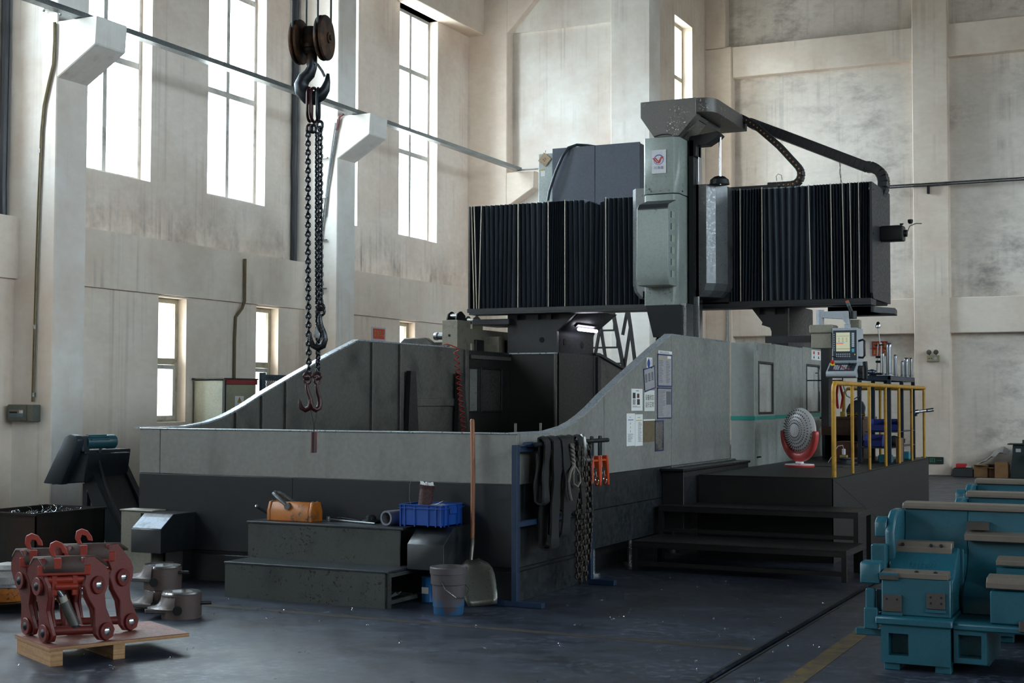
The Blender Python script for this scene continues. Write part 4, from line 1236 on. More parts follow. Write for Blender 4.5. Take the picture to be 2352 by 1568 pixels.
V = Vector((.303, .852)).normalized()
V = Vector((-U.y, U.x))
pallet('plywood_pallet', 'red plywood pallet on two wooden runners under the red couplers', (-6.66, 6.725), U, V, .60, .90, .115, (.01, .40))
pallet('plywood_pallet', 'plywood pallet at the left edge under the orange hub', (-8.62, 8.05), U, V, .62, .8, .085, (.02, .7))
P_CPL = paint('red_coupler_paint', '#641d17', .45, dirt=.55, dirtc='#2a1512', scale=6, bump=.05)
P_CPLB = paint('bright_red_coupler_paint', '#922a19', .42, dirt=.35, dirtc='#411913', scale=7)
P_DUST = paint('dusty_red_paint', '#45332e', .7, dirt=.4, dirtc='#3d2c28', scale=8)
SD, VD = Vector((.74, .67, 0)).normalized(), Vector((-.67, .74, 0)).normalized()
def coupler(base, label, h=.52, cyl=True, w=.25):
    """red quick coupler: two waisted side plates, top bridge with a hook, cross tubes, pins"""
    root = thing('quick_coupler', label, 'coupler', base, 'red couplers standing on the pallet')
    B = Vector(base)
    def pt(s, v, z):
        return B + SD * (s - .16 * (z - .06) + .0) + VD * v + Vector((0, 0, z))
    prof = [(.0, .05), (.02, .012), (.06, .0), (.10, .015), (.12, .06), (.105, .12), (.088, .2), (.092, .28), (.125, .34), (.135, .40), (.125, .45), (.06, h), (.0, h), (-.015, .46), (.0, .40), (-.02, .35), (-.012, .28), (.02, .2), (.012, .12)]
    prof = [(d * 1.45, z) for d, z in prof]
    for sgn, (du, dv) in ((-1, (-.50, .87)), (1, (.68, .73))):
        nrm = Vector((-dv, du)) if sgn < 0 else Vector((dv, -du))
        def pp(d, z, t):
            return pt(sgn * w / 2 + du * d + nrm.x * t, dv * d + nrm.y * t, z)
        k = len(prof)
        vs = [pp(d, z, 0) for d, z in prof] + [pp(d, z, -.028) for d, z in prof]
        o = MB().poly(vs, [tuple(range(k)), tuple(range(2 * k - 1, k - 1, -1))] + [(i, (i + 1) % k, (i + 1) % k + k, i + k) for i in range(k)]).build('side_plate', P_CPL, root, bevel=.004)
        for d, z, r in ((.085, .06, .054), (.075, .345, .056)):
            q, e = pp(d, z, 0), pp(d, z, .02)
            MB().cyl(q, e, r, n=20).build('boss', P_CPL, o, bevel=.004)
            ax = (e - q).normalized()
            MB().lathe([(.001, .010), (.016, .008), (.027, 0)], e, ax, 16).build('pin_end', P_BRIGHT if sgn > 0 else P_IRON, o)
        for d, z in ((.02, .12), (.01, .24)):
            pass
        ed = [pp(-.004, z, -.012) for z in (.09, .15, .2, .28)]
        MB().tube([pp(.03, .1, -.035), pp(.035, .2, -.038), pp(.0, .28, -.038), pp(.01, .36, -.035)], .014, 8).build('weld_rib', P_CPL, o)
    def bar(s0, s1, v, z, r, name, mat):
        return MB().cyl(pt(s0, v, z), pt(s1, v, z), r, n=16).build(name, mat, root)
    tb_ = [(-.02, h - .085), (-.01, h - .04), (.03, h + .005), (.08, h + .005), (.14, h - .04)]
    vs = []
    for v, z in tb_:
        vs += [pt(-w / 2 - .005 - v * .5, v, z), pt(w / 2 + .005 + v * .8, v, z)]
    k = len(tb_)
    br_ = MB().poly(vs, [(2 * i, 2 * i + 1, 2 * i + 3, 2 * i + 2) for i in range(k - 1)])
    ob = br_.build('top_bridge', P_DUST, root, smooth=30)
    sm = ob.modifiers.new('thickness', 'SOLIDIFY')
    sm.thickness = .016
    MB().box(-w / 2 - .03, w / 2 + .03, -.016, .016, -.03, .03, Matrix.Translation(pt(0, .005, h - .075)) @ Matrix((SD, VD, Vector((0, 0, 1)))).transposed().to_4x4()).build('bridge_lip', P_CPLB, root, bevel=.004)
    bar(-w / 2, w / 2, .04, .385, .030, 'cross_tube', P_CPLB)
    bar(-w / 2 + .06, w / 2 - .06, .02, .345, .022, 'cross_tube', P_CPLB)
    bar(-w / 2, w / 2, .05, .075, .028, 'cross_tube', P_CPL)
    for s in (-.07, .05):
        MB().box(-.018, .018, -.02, .02, -.08, .06, Matrix.Translation(pt(s, .03, .37)) @ Matrix((SD, VD, Vector((0, 0, 1)))).transposed().to_4x4()).build('lug', P_CPLB, root, bevel=.006)
    # lifting hook on the bridge
    hp_ = [(-.035, h - .02), (-.055, h + .04), (-.04, h + .085), (-.005, h + .10), (.03, h + .085), (.05, h + .05), (.052, h + .02), (.022, h + .025), (.015, h + .055), (-.008, h + .062), (-.022, h + .035), (-.015, h - .01), (.03, h - .03)]
    k = len(hp_)
    vs = [pt(s - .02, .05 + t, z) for t in (-.016, .016) for s, z in hp_]
    MB().poly(vs, [tuple(range(k)), tuple(range(2 * k - 1, k - 1, -1))] + [(i, (i + 1) % k, (i + 1) % k + k, i + k) for i in range(k)]).build('lifting_hook', P_CPLB, root, bevel=.003)
    MB().box(-.022, .022, -.02, .02, -.06, .02, Matrix.Translation(pt(-.03, .005, h - .02)) @ Matrix((SD, VD, Vector((0, 0, 1)))).transposed().to_4x4()).build('hook_gusset', P_CPLB, root, bevel=.004)
    if cyl:
        c_ = MB().cyl(pt(-.06, .03, .33), pt(-.03, .04, .27), .016, n=12).build('hydraulic_ram', P_STEEL, root)
        MB().cyl(pt(-.035, .04, .285), pt(-.028, .045, .24), .024, n=14).build('pale_collar', plain('pale_grease', '#a9a79c', .6), c_)
        MB().cyl(pt(-.03, .045, .25), pt(.01, .06, .10), .032, n=16).build('barrel', paint('grey_cylinder_barrel', '#5c5a56', .4, .4, dirt=.4, scale=6), c_)
        MB().lathe([(.01, 0), (.035, .005), (.035, .02), (.01, .025)], pt(.01, .06, .085), n=14).build('fitting', P_IRON, c_)
    return root
coupler((-6.087, 6.625, .115), 'front red coupler on the pallet with grey cylinder between its plates', .52)
coupler((-6.41, 6.76, .115), 'red coupler at the pallet corner half hidden behind front one', .54, False, .18)
coupler((-6.20, 6.98, .115), 'rear red coupler on the pallet with open hook on top', .56, False, .25)
P_KN = paint('brown_primer_casting', '#4f403c', .45, .15, dirt=.4, dirtc='#2a2322', scale=6)
P_MACH = plain('machined_steel', '#b4b6ba', .2, 1.0)
def knuckle(c, label, h=.18, r=.135, rot=0.0, fz=.06, fl_=.30, fw_=.15):
    root = thing('knuckle_casting', label, 'casting', c, 'brown castings on the floor')
    C = Vector(c)
    M = Matrix.Translation(C) @ Matrix.Rotation(rot, 4, 'Z')
    MB().lathe([(r * .62, 0), (r, 0), (r, h - .02), (r - .006, h - .012), (r * .62, h - .012)], C, n=32, closed=True).build('hub', P_KN, root)
    MB().lathe([(r * .62, .02), (r * .62, h), (r * .95, h), (r * .985, h - .012), (r * .62, h - .012)], C, n=32).build('bore_ring', P_MACH, root)
    fl = MB().box(-fl_, .02, -fw_, fw_, fz - .016, fz + .016, M)
    fl.build('flange', paint('skimmed_casting', '#615a5a', .35, .45, dirt=.35, scale=8), root, bevel=.006)
    prof = [(r + .11, fz + .015), (r + .06, fz + .024), (r + .025, fz + .045), (r + .006, fz + .075), (r - .002, fz + .11)]
    g = MB()
    vs = [M @ Vector((min(.0, q * math.cos(R(a))), q * math.sin(R(a)) * (1 if q < r + .02 else (r + .012) / q), zz)) for q, zz in prof for a in range(90, 271, 15)]
    g.poly(vs, [(i * 13 + j, i * 13 + j + 1, i * 13 + j + 14, i * 13 + j + 13) for i in range(4) for j in range(12)])
    g.build('fillet', MATS['skimmed_casting'], root)
    MB().cyl(M @ Vector((r - .01, 0, fz + .05)), M @ Vector((r + .07, .03, fz + .05)), .013, n=10).build('dowel', P_IRON, root)
    MB().lathe([(.02, 0), (.034, 0), (.034, .01), (.02, .01)], M @ Vector((.02, -r - .002, h * .35)), M.to_3x3() @ Vector((.1, -1, 0)), 14).build('side_bore', P_HOLE_SHADE, root)
    return root
knuckle((-6.66, 8.36, 0), 'brown machined casting standing on the floor at the right of three', .19, .145, R(20), .055, .235, .125)
knuckle((-7.0, 8.56, 0), 'lower brown casting of the stacked pair behind the pallet', .165, .135, R(10), .05)
knuckle((-7.0, 8.56, .166), 'upper brown casting with bright bore on top of stacked pair', .175, .14, R(5), .075)
hu = thing('orange_hub', 'round hub with orange base and chrome ring at left edge', 'hub', (-8.1, 8.05, .086))
hc = Vector((-8.03, 8.02, .086))
MB().lathe([(.01, 0), (.17, 0), (.175, .01), (.175, .10), (.01, .10)], hc, n=28).build('base', P_ORANGE, hu)
MB().lathe([(.17, .10), (.178, .105), (.178, .125), (.17, .13), (.15, .13)], hc, n=28).build('chrome_ring', P_BRIGHT, hu)
MB().lathe([(.155, .128), (.15, .18), (.13, .20), (.12, .22), (.13, .235), (.10, .265), (.01, .28)], hc, n=28).build('dome', paint('chalky_white_paint', '#8d8a88', .5, dirt=.5, scale=6), hu)
sf = thing('polished_shaft', 'short polished shaft lying behind the orange hub at left', 'shaft', (-8.0, 8.45, .086))
MB().lathe([(.004, 0), (.02, 0), (.024, .006), (.024, .33), (.018, .335), (.018, .40), (.004, .402)], (-7.90, 8.22, .135), (.62, .78, 0), 16).build('shaft_body', P_BRIGHT, sf)
MB().cbox((-7.80, 8.36, .10), (.16, .14, .03), (0, 0, .9)).build('cradle', P_IRON, sf, bevel=.005)
# ------------------------------------------------------------------ blue sling rack beside the basin corner
P_RACK = paint('blue_rack_paint', '#0a2440', .42, dirt=.4, dirtc='#10202e', scale=7)
P_SLING = paint('oily_black_webbing', '#0d0c0b', .75, dirt=.5, dirtc='#0b0b0b', scale=9, stretch=(2, 2, .5), bump=.3)
P_SLING2 = paint('dark_brown_webbing', '#1c1712', .8, dirt=.5, dirtc='#100e0d', scale=9, bump=.3)
RX = -4.69
rk = thing('sling_rack', 'blue square-tube rack for lifting slings standing beside the basin corner', 'rack', (RX, 10.8, 0))
def sq(b, p, q, w=.05):
    (x0, y0, z0), (x1, y1, z1) = p, q
    h = w / 2
    return b.box(min(x0, x1) - h, max(x0, x1) + h, min(y0, y1) - h, max(y0, y1) + h, min(z0, z1) - (h if z0 == z1 else 0), max(z0, z1) + (h if z0 == z1 else 0))
for y in (9.93, 11.45):
    sq(MB(), (RX, y, .03), (RX, y, 1.25)).build('post', P_RACK, rk, bevel=.004)
    x0 = -4.93 if y < 10 else RX
    MB().box(x0, -4.45, y - .03, y + .03, 0, .045).build('foot_bar', P_RACK, rk, bevel=.004)
for z in (1.215, .63):
    MB().box(RX - .022, RX + .022, 9.96, 11.42, z - .022, z + .022).build('cross_bar', P_RACK, rk, bevel=.004)
MB().cyl((RX + .05, 9.98, 1.255), (RX + .05, 10.14, 1.255), .016).build('hanging_rod', P_RACK, rk)
MB().cyl((RX + .10, 10.08, 1.25), (RX + .10, 11.62, 1.25), .019).build('hanging_rod', P_IRON, rk)
for y in (10.1, 11.35):
    MB().box(RX, RX + .10, y - .012, y + .012, 1.235, 1.262).build('rod_stub', P_RACK, rk, smooth=0)
RZ = 1.272
def strap(label, y, w, z0, x=.0, t=.016, mat=None, gap=.05, name='webbing_sling', fold=.02):
    """a loop of webbing hanging over the rod"""
    root = thing(name, label, 'sling', (RX + .10, y, z0))
    o = MB()
    xc = RX + .10 + x
    path = []
    for i in range(13):
        f = i / 12
        path.append((xc + gap / 2 + .012 * math.sin(f * 5 + y * 7), y + fold * math.sin(f * 4 + y * 3), z0 + (RZ - z0) * f))
    path += [(xc + gap / 4, y, RZ + .025), (xc, y, RZ + .032), (xc - gap / 4, y, RZ + .025)]
    for i in range(12, -1, -1):
        f = i / 12
        path.append((xc - gap / 2 + .010 * math.sin(f * 4 + y), y + fold * math.sin(f * 5 + y), z0 + (RZ - z0) * f))
    path += [(xc - gap / 4, y, z0 - .02), (xc + gap / 4, y, z0 - .02)]
    k = len(path)
    vs, fs = [], []
    for i, p in enumerate(path):
        wv = w * (1 + .12 * math.sin(i * 1.3 + y * 5)) / 2
        a, c = Vector(path[i - 1]), Vector(path[(i + 1) % k])
        tn = (c - a).normalized()
        nr = Vector((tn.z, 0, -tn.x)) * t / 2
        P = Vector(p)
        vs += [P + nr + Vector((0, -wv, 0)), P + nr * 1.8, P + nr + Vector((0, wv, 0)), P - nr + Vector((0, wv, 0)), P - nr * .4, P - nr + Vector((0, -wv, 0))]
    for i in range(k):
        j = (i + 1) % k
        fs += [(i * 6 + q, i * 6 + (q + 1) % 6, j * 6 + (q + 1) % 6, j * 6 + q) for q in range(6)]
    o.poly(vs, fs).build('webbing', mat or P_SLING, root, smooth=60)
    return root
strap('wide black webbing sling at the near end of the rack rod', 10.22, .10, .80, gap=.06)
strap('longest black webbing sling reaching down past the rack crossbar', 10.37, .15, .43, gap=.09)
strap('thick black sling bulging over the rod in middle of rack', 10.56, .17, .52, gap=.10, x=.01)
strap('dark brown sling hanging behind the silver rope loop', 10.74, .12, .70, mat=P_SLING2, gap=.07)
strap('narrow brown sling loop between the chains and the shackle', 10.92, .08, .66, mat=P_SLING2, gap=.08)
rp = thing('rope_loop', 'silver braided rope tied in a loop over the black slings', 'rope', (-4.55, 10.6, .85))
P_SROPE = paint('silvery_rope', '#6d675e', .5, dirt=.6, dirtc='#262320', scale=20)
g = MB()
for s in (0, math.pi):
    g.tube([(-4.50 + .012 * math.cos(a * 1.1 + s), 10.60 + .012 * math.sin(a * 1.1 + s) + .002 * a, 1.24 - a * .012) for a in range(0, 16)], .014, 6)
g.build('twisted_neck', P_SROPE, rp, smooth=60)
MB().tube([(-4.49, 10.63, 1.06), (-4.48, 10.58, 1.0), (-4.485, 10.60, .92), (-4.48, 10.67, .89), (-4.48, 10.73, .93), (-4.48, 10.71, 1.0), (-4.485, 10.65, 1.05)], .010, 6, True).build('loop', P_SROPE, rp)
MB().tube([(-4.49, 10.62, 1.07), (-4.48, 10.52, 1.02), (-4.475, 10.47, .94), (-4.48, 10.50, .86), (-4.485, 10.55, .79)], .013, 6).build('tail', P_SROPE, rp)
ch = thing('chain_bundle', 'bundle of dark rusty chains hanging low from the rack rod', 'chain', (RX + .08, 11.0, .05))
lk2 = link_mesh(.062, .042, .0085, 'bundle_link', 5, 10)
lk2.materials.append(paint('rusty_dark_chain', '#3b332c', .45, .5, dirt=.5, scale=14))
random.seed(11)
for i in range(6):
    y = 10.84 + i * .055
    zl = (.12, .05, .10, .16, .06, .22)[i]
    chain_run([(RX + .13 + .012 * (i % 2), y - .01 * (i - 3), 1.22), (RX + .13 + .01 * (i % 3), y + .01, .62), (RX + .13 + .012 * (i % 2), y + .008 * (2 - i), zl)], lk2, .044, ch, twist=i * .7)
sh = thing('bow_shackle', 'big galvanised bow shackle hung on the rack rod by orange clamps', 'shackle', (RX + .06, 11.05, 1.1))
MB().tube([(RX + .13, 10.99, 1.12), (RX + .15, 10.975, 1.20), (RX + .13, 10.99, 1.285), (RX + .10, 11.04, 1.30), (RX + .09, 11.09, 1.27), (RX + .12, 11.12, 1.17), (RX + .13, 11.13, 1.10)], .019, 10).build('bow', paint('galvanised_steel', '#8d8f8c', .35, .7, dirt=.4, scale=8), sh)
MB().cyl((RX + .13, 10.96, 1.10), (RX + .13, 11.16, 1.09), .022).build('pin', MATS['galvanised_steel'], sh)
P_CLAMP = paint('orange_clamp_paint', '#c2441c', .4, dirt=.4, dirtc='#3c1a10', scale=8)
def clamp(y, label, first=[None]):
    root = thing('lifting_clamp', label, 'clamp', (RX + .08, y, .95), 'orange lifting clamps on the rack')
    x = RX + .13
    MB().tube([(x - .03, y - .01, 1.12), (x - .03, y - .01, 1.24), (x - .03, y, 1.285), (x - .03, y + .02, 1.285), (x - .03, y + .03, 1.24), (x - .03, y + .03, 1.12)], .012, 8).build('hanger', P_IRON, root)
    MB().prism([(y - .075, 1.10), (y - .055, 1.12), (y - .045, 1.06), (y - .05, .90), (y - .075, .88)], 'x', x - .03, x + .015).build('jaw_plate', P_CLAMP, root, bevel=.005)
    MB().prism([(y + .05, 1.12), (y + .085, 1.12), (y + .105, 1.0), (y + .115, .86), (y + .085, .86), (y + .07, 1.0)], 'x', x - .03, x + .02).build('jaw_plate', P_CLAMP, root, bevel=.006)
    MB().cyl((x, y - .05, 1.08), (x, y + .06, 1.08), .012).build('cross_pin', P_CLAMP, root)
    MB().cbox((x, y, 1.0), (.03, .06, .04)).build('cam', P_IRON, root, bevel=.006)
    MB().tube([(x + .01, y + .005, .99), (x + .012, y + .005, .95)], .007, 6).build('link', P_STEEL, root)
    c = Vector((x + .02, y + .005, .915))
    MB().tube([c + Vector((0, .036 * math.cos(a * .4488), .036 * math.sin(a * .4488))) for a in range(14)], .0045, 6, True).build('ring', P_BRIGHT, root)
clamp(11.24, 'nearer orange lifting clamp with steel ring on the sling rack')
clamp(11.43, 'farther orange lifting clamp with long jaw at the rod end')

# ------------------------------------------------------------------ notices on the side of the basin
SX = XRm + .001
P_LAM = paint('laminated_paper', '#a39fa3', .3, dirt=.3, dirtc='#5c5a5e', scale=12)
P_GLINE = plain('grey_print', '#77767a', .8)
P_BFR = plain('dark_blue_border', '#232f5f', .5)
def sheet(label, y0, y1, z0, z1, mat=None, border=None, rot=0, name='notice_sheet', bm_=.012):
    root = thing(name, label, 'notice', (SX, (y0 + y1) / 2, z0))
    cy, cz = (y0 + y1) / 2, (z0 + z1) / 2
    M = Matrix.Translation((0, cy, cz)) @ Matrix.Rotation(rot, 4, 'X') @ Matrix.Translation((0, -cy, -cz))
    MB().box(SX, SX + .002, y0, y1, z0, z1, M).build('paper', mat or P_PAPER, root, smooth=0)
    if border:
        for q in ((y0, y1, z0, z0 + bm_), (y0, y1, z1 - bm_, z1), (y0, y0 + bm_, z0, z1), (y1 - bm_, y1, z0, z1)):
            MB().box(SX, SX + .005, *q, M).build('frame_edge', border, root, smooth=0)
    def mark(a, b, c, d, m, nm='print'):
        """print at fractions of the sheet"""
        MB().box(SX + .002, SX + .0028, y0 + (y1 - y0) * a, y0 + (y1 - y0) * b, z0 + (z1 - z0) * c, z0 + (z1 - z0) * d, M).build(nm, m, root, smooth=0)
    root_mark.append(mark)
    return root, mark, M
root_mark = []
def lines(mark, a, b, c, d, n, m=P_GLINE, r=random.Random(5)):
    h = (d - c) / n
    for i in range(n):
        mark(a, a + (b - a) * r.uniform(.55, 1), d - (i + .7) * h, d - (i + .3) * h, m)
P_YELP = plain('yellow_print', '#c9a92f', .7)
o, mk, M = sheet('narrow white printed strip above the tall blue-framed notice', 13.45, 13.87, 2.075, 2.105)
lines(mk, .1, .9, .1, .8, 2, P_INK)
o, mk, M = sheet('tall laminated notice in dark blue frame, topmost of the right column', 13.43, 13.87, 1.74, 2.07, P_LAM, P_BFR)
for k in (.1, .58):
    mk(k, k + .28, .86, .88, P_YELP)
    lines(mk, k, k + .3, .12, .82, 14)
mk(.68, .92, .88, .96, P_PAPER)
o, mk, M = sheet('lower laminated notice in dark blue frame with a grey photo', 13.42, 13.86, 1.415, 1.73, P_LAM, P_BFR)
mk(.62, .95, .45, .88, plain('grey_photo', '#5f5c60', .5), 'photo')
lines(mk, .06, .55, .08, .92, 18)
o, mk, M = sheet('tilted laminated notice with dark blue frame and three grey columns', 13.03, 13.35, 1.70, 1.93, P_LAM, P_BFR, R(8))
for k in (.12, .40, .68):
    mk(k, k + .18, .45, .75, plain('grey_photo2', '#6b686b', .6), 'photo')
    mk(k, k + .18, .40, .43, P_INK)
o, mk, M = sheet('small white sheet with blue round emblem near the sloping edge', 13.11, 13.27, 1.92, 2.025)
M2 = Matrix.Translation((SX + .0025, 13.165, 1.965)) @ Matrix.Rotation(R(90), 4, 'Y')
MB().lathe([(.001, 0), (.042, 0), (.042, .001), (.001, .001)], (SX + .002, 13.165, 1.965), (1, 0, 0), 20).build('emblem', P_BLUEINK, o, smooth=0)
MB().prism([(13.155, 2.0), (13.185, 2.0), (13.175, 2.02), (13.16, 2.01)], 'x', SX + .002, SX + .003).build('emblem', P_BLUEINK, o, smooth=0)
mk(.44, .52, .3, .7, P_PAPER)
lines(mk, .72, .92, .1, .9, 8, P_INK)
o, mk, M = sheet('white sheet with four small dark photos, left of handwritten sheet', 12.68, 12.99, 1.50, 1.712)
for a, c, m in ((.12, .56, 'p1'), (.50, .58, 'p2'), (.12, .27, 'p3'), (.50, .27, 'p4')):
    mk(a, a + (.24 if c < .57 or a < .2 else .2), c, c + (.26 if a < .2 or c < .5 else .2), plain('dark_photo_' + m, {'p1': '#2b2523', 'p2': '#4a2c22', 'p3': '#8e8e8c', 'p4': '#2a2a2c'}[m], .4), 'photo')
lines(mk, .4, .7, .88, .94, 1, P_INK)
lines(mk, .1, .8, .14, .24, 2)
o, mk, M = sheet('white sheet of large characters under the tilted notice', 13.04, 13.335, 1.495, 1.70, plain('cream_paper', '#d3d3cd', .8))
text('设备状态', .062, (SX + .002, 13.19, 1.625), (0, 1, 0), (0, 0, 1), P_INK, o, depth=.0012)
text('运行正常', .062, (SX + .002, 13.19, 1.555), (0, 1, 0), (0, 0, 1), P_INK, o, depth=.0012)
o, mk, M = sheet('white printed page with blue heading bar, lowest at the left', 12.55, 12.775, 1.165, 1.475)
mk(.18, .82, .79, .81, P_BLUEINK)
lines(mk, .35, .65, .87, .9, 1, P_INK)
for c in (.66, .54, .42):
    mk(.44, .5, c, c + .06, P_YELP)
lines(mk, .15, .85, .12, .38, 9)
o, mk, M = sheet('white printed page with yellow heading bar beside brown board', 12.78, 12.995, 1.16, 1.465)
mk(.15, .88, .79, .82, P_YELP)
lines(mk, .35, .65, .88, .91, 1, P_INK)
lines(mk, .4, .9, .12, .76, 20)
o, mk, M = sheet('brown fibre board with white top strip below the large-character sheet', 13.01, 13.345, 1.19, 1.40, paint('brown_fibre_board', '#6d5f45', .8, dirt=.5, scale=20))
MB().box(SX, SX + .003, 13.01, 13.345, 1.40, 1.414).build('white_strip', P_PAPER, o, smooth=0)
o, mk, M = sheet('narrow dirty grey plate in dark frame, lowest of right column', 13.35, 13.605, 1.09, 1.40, paint('dirty_mirror', '#77736f', .25, .3, dirt=.8, dirtc='#2d2a29', scale=6, lo=.45, hi=.6), P_BFR)

# ------------------------------------------------------------------ operator platform with stairs, railing, fan
P_PLAT = paint('black_platform_plate', '#0b0b0c', .5, .1, dirt=.35, dirtc='#2a2420', scale=4, bump=.1)
pf = thing('operator_platform', 'black steel operator platform with plated side beside the machine doors', 'platform', (-3.8, 16.8, 0))
PX0, PX1, PY0, PY1, PZ = -4.505, -3.12, 13.95, 19.75, .84
MB().box(PX0, PX1, PY0, PY1, PZ - .012, PZ).build('deck', P_PLAT, pf, bevel=.003)
MB().box(PX0, PX1 - .002, PY0, PY0 + .01, .0, PZ - .012).build('front_sheet', P_PLAT, pf, smooth=0)
MB().prism([(PY0, PZ - .014), (PY0, .0), (17.3, .0)], 'x', PX1 - .012, PX1 - .001).build('side_sheet', P_PLAT, pf, smooth=0)
MB().prism([(PY0 + .012, PZ - .014), (17.31, .0), (PY1, .0), (PY1, PZ - .014)], 'x', PX1 - .012, PX1).build('side_sheet', P_PLAT, pf, smooth=0)
sr = thing('platform_stairs', 'black two-tread steel stairs leading up to the operator platform', 'stairs', (-3.75, 13.2, 0))
for z, y0, y1, x0, x1 in ((.56, 13.30, 13.94, -4.71, -2.745), (.28, 12.52, 13.28, -4.70, -2.69)):
    xb = x0 if z < .5 else -4.50
    ym = y1 if z < .5 else 13.49
    tr = MB().box(x0, x1, y0, ym, z - .012, z)
    if z > .5:
        tr.box(xb, x1, ym, y1, z - .012, z)
    tr.build('tread', P_PLAT, sr, smooth=0)
    MB().box(x0, x1, y0, y0 + .045, z - .06, z - .012).build('front_bar', P_PLAT, sr, bevel=.003)
    MB().box(xb, x1, y1 - .045, y1, z - .06, z - .012).build('back_bar', P_PLAT, sr, bevel=.003)
    MB().box(x1 - .045, x1, y0 + .045, y1 - .045, z - .06, z - .012).build('side_bar', P_PLAT, sr, bevel=.003)
    for x in (x0 + .022, x1 - .022):
        for y in (y0 + .022, y1 - .022):
            if y > 13.5:
                x = max(x, xb + .022)
            MB().box(x - .022, x + .022, y - .022, y + .022, 0, z - .06).build('leg', P_PLAT, sr, smooth=0)
MB().box(-4.66, -2.73, 12.53, 12.565, .05, .09).build('toe_bar', P_PLAT, sr, smooth=0)
MB().box(-4.66, -2.79, 13.31, 13.345, .30, .335).build('toe_bar', P_PLAT, sr, smooth=0)
P_YEL = paint('worn_yellow_rail_paint', '#bd8a1d', .42, dirt=.5, dirtc='#4f3a14', scale=9, chips=.06, chipc='#2b2620')
gr = thing('guard_rail', 'worn yellow tube guard rail along the platform edge', 'railing', (-3.15, 16.8, PZ))
GX = -3.15
def bend(p0, c, p1, r, n=5):
    return [Vector(p0)] + [Vector(c) + (Vector(p0) - Vector(c)).normalized() * r * (1 - t) ** 2 + (Vector(p1) - Vector(c)).normalized() * r * t ** 2 for t in [i / n for i in range(n + 1)]] + [Vector(p1)]
MB().tube(bend((GX, 14.12, PZ), (GX, 14.12, 1.78), (GX, 16.0, 1.78), .10) + [Vector((GX, 19.62, 1.78))], .024, 12).build('top_rail', P_YEL, gr)
for y in (15.0, 15.9, 16.85, 17.72, 18.62, 19.58):
    MB().cyl((GX, y, PZ), (GX, y, 1.765), .018, n=12).build('baluster', P_YEL, gr)
MB().tube([(-4.25, 19.68, PZ), (-4.25, 19.68, 1.70), (-4.2, 19.68, 1.77), (-3.6, 19.68, 1.77), (GX, 19.66, 1.77)], .022, 10).build('end_rail', P_YEL, gr)
for x in (-3.75,):
    MB().cyl((x, 19.68, PZ), (x, 19.68, 1.76), .02, n=10).build('baluster', P_YEL, gr)
# fan
P_FAN = plain('red_fan_plastic', '#c64a48', .38)
P_FANW = plain('white_fan_plastic', '#dad6d8', .35)
fn = thing('desk_fan', 'round white fan in a red U-shaped stand on the platform', 'fan', (-4.0, 16.2, PZ))
FC = Vector((-4.0, 16.15, PZ))
fd_ = Vector((-.56, -.83, 0)).normalized()      # the fan's face
fs_ = Vector((.83, -.56, 0)).normalized()
MB().lathe([(.004, 0), (.165, 0), (.172, .012), (.172, .022), (.004, .024)], FC, n=36).build('base', P_FAN, fn)
MB().lathe([(.004, .023), (.168, .023), (.165, .032), (.05, .04), (.045, .06), (.03, .065), (.004, .065)], FC, n=36).build('base_top', P_FANW, fn)
for s in (.05, .10):
    MB().lathe([(.004, 0), (.02, 0), (.018, .012), (.004, .014)], FC + fs_ * s + fd_ * .09 + Vector((0, 0, .03)), n=12).build('button', P_FAN, fn)
hc = FC + Vector((0, 0, .385))
pts, ws = [], []
for i in range(21):
    a = R(180 + 180 * i / 20)
    pts.append(hc + fs_ * (.275 * math.cos(a)) + Vector((0, 0, .31 * math.sin(a) + .03)))
vs, fs = [], []
for i, p in enumerate(pts):
    tn = (pts[min(i + 1, 20)] - pts[max(i - 1, 0)]).normalized()
    nr = tn.cross(fd_)
    w = .026 + .022 * math.sin(math.pi * i / 20)
    vs += [p + nr * w + fd_ * .03, p - nr * w + fd_ * .03, p - nr * w - fd_ * .03, p + nr * w - fd_ * .03]
for i in range(20):
    fs += [(i * 4 + q, i * 4 + (q + 1) % 4, i * 4 + 4 + (q + 1) % 4, i * 4 + 4 + q) for q in range(4)]
MB().poly(vs, fs + [(0, 1, 2, 3), (83, 82, 81, 80)]).build('fork', P_FAN, fn, bevel=.008, smooth=60)
hd_ = MB().lathe([(.004, .085), (.05, .085), (.055, .08), (.12, .072), (.20, .045), (.25, .01), (.262, -.01), (.25, -.03), (.15, -.06), (.004, -.065)], hc + Vector((0, 0, .035)), fd_, 40).build('head', P_FANW, fn)
hm = Matrix((fs_, fd_, Vector((0, 0, 1)))).transposed().to_4x4()
hm.translation = hc + Vector((0, 0, .035))
slot = []
for rr, n_, ln, wd, yy, tilt in ((.085, 26, .018, .005, .0785, -6), (.115, 30, .024, .0045, .074, -8), (.15, 34, .03, .0055, .063, -20), (.19, 38, .034, .007, .050, -22), (.228, 38, .03, .007, .027, -36)):
    for i in range(n_):
        a = 2 * math.pi * i / n_ + rr * 4
        m = hm @ Matrix.Rotation(a, 4, 'Y') @ Matrix.Translation((0, yy, rr)) @ Matrix.Rotation(R(tilt), 4, 'X') @ Matrix.Rotation(R(14), 4, 'Y')
        MB().box(-wd / 2, wd / 2, -.002, .003, -ln / 2, ln / 2, m).build('grille_slot', P_HOLE_SHADE, hd_, smooth=0)
MB().box(-.022, .022, .083, .089, -.045, .03, hm).build('emblem_mould', P_FANW, hd_, bevel=.006)
MB().tube([FC + Vector((.1, .1, .01)), FC + Vector((.3, .1, .006)), FC + Vector((.5, .0, .006)), FC + Vector((.62, .3, .006)), FC + Vector((.5, .9, .006))], .005, 6).build('cord', P_RUBBER, fn)

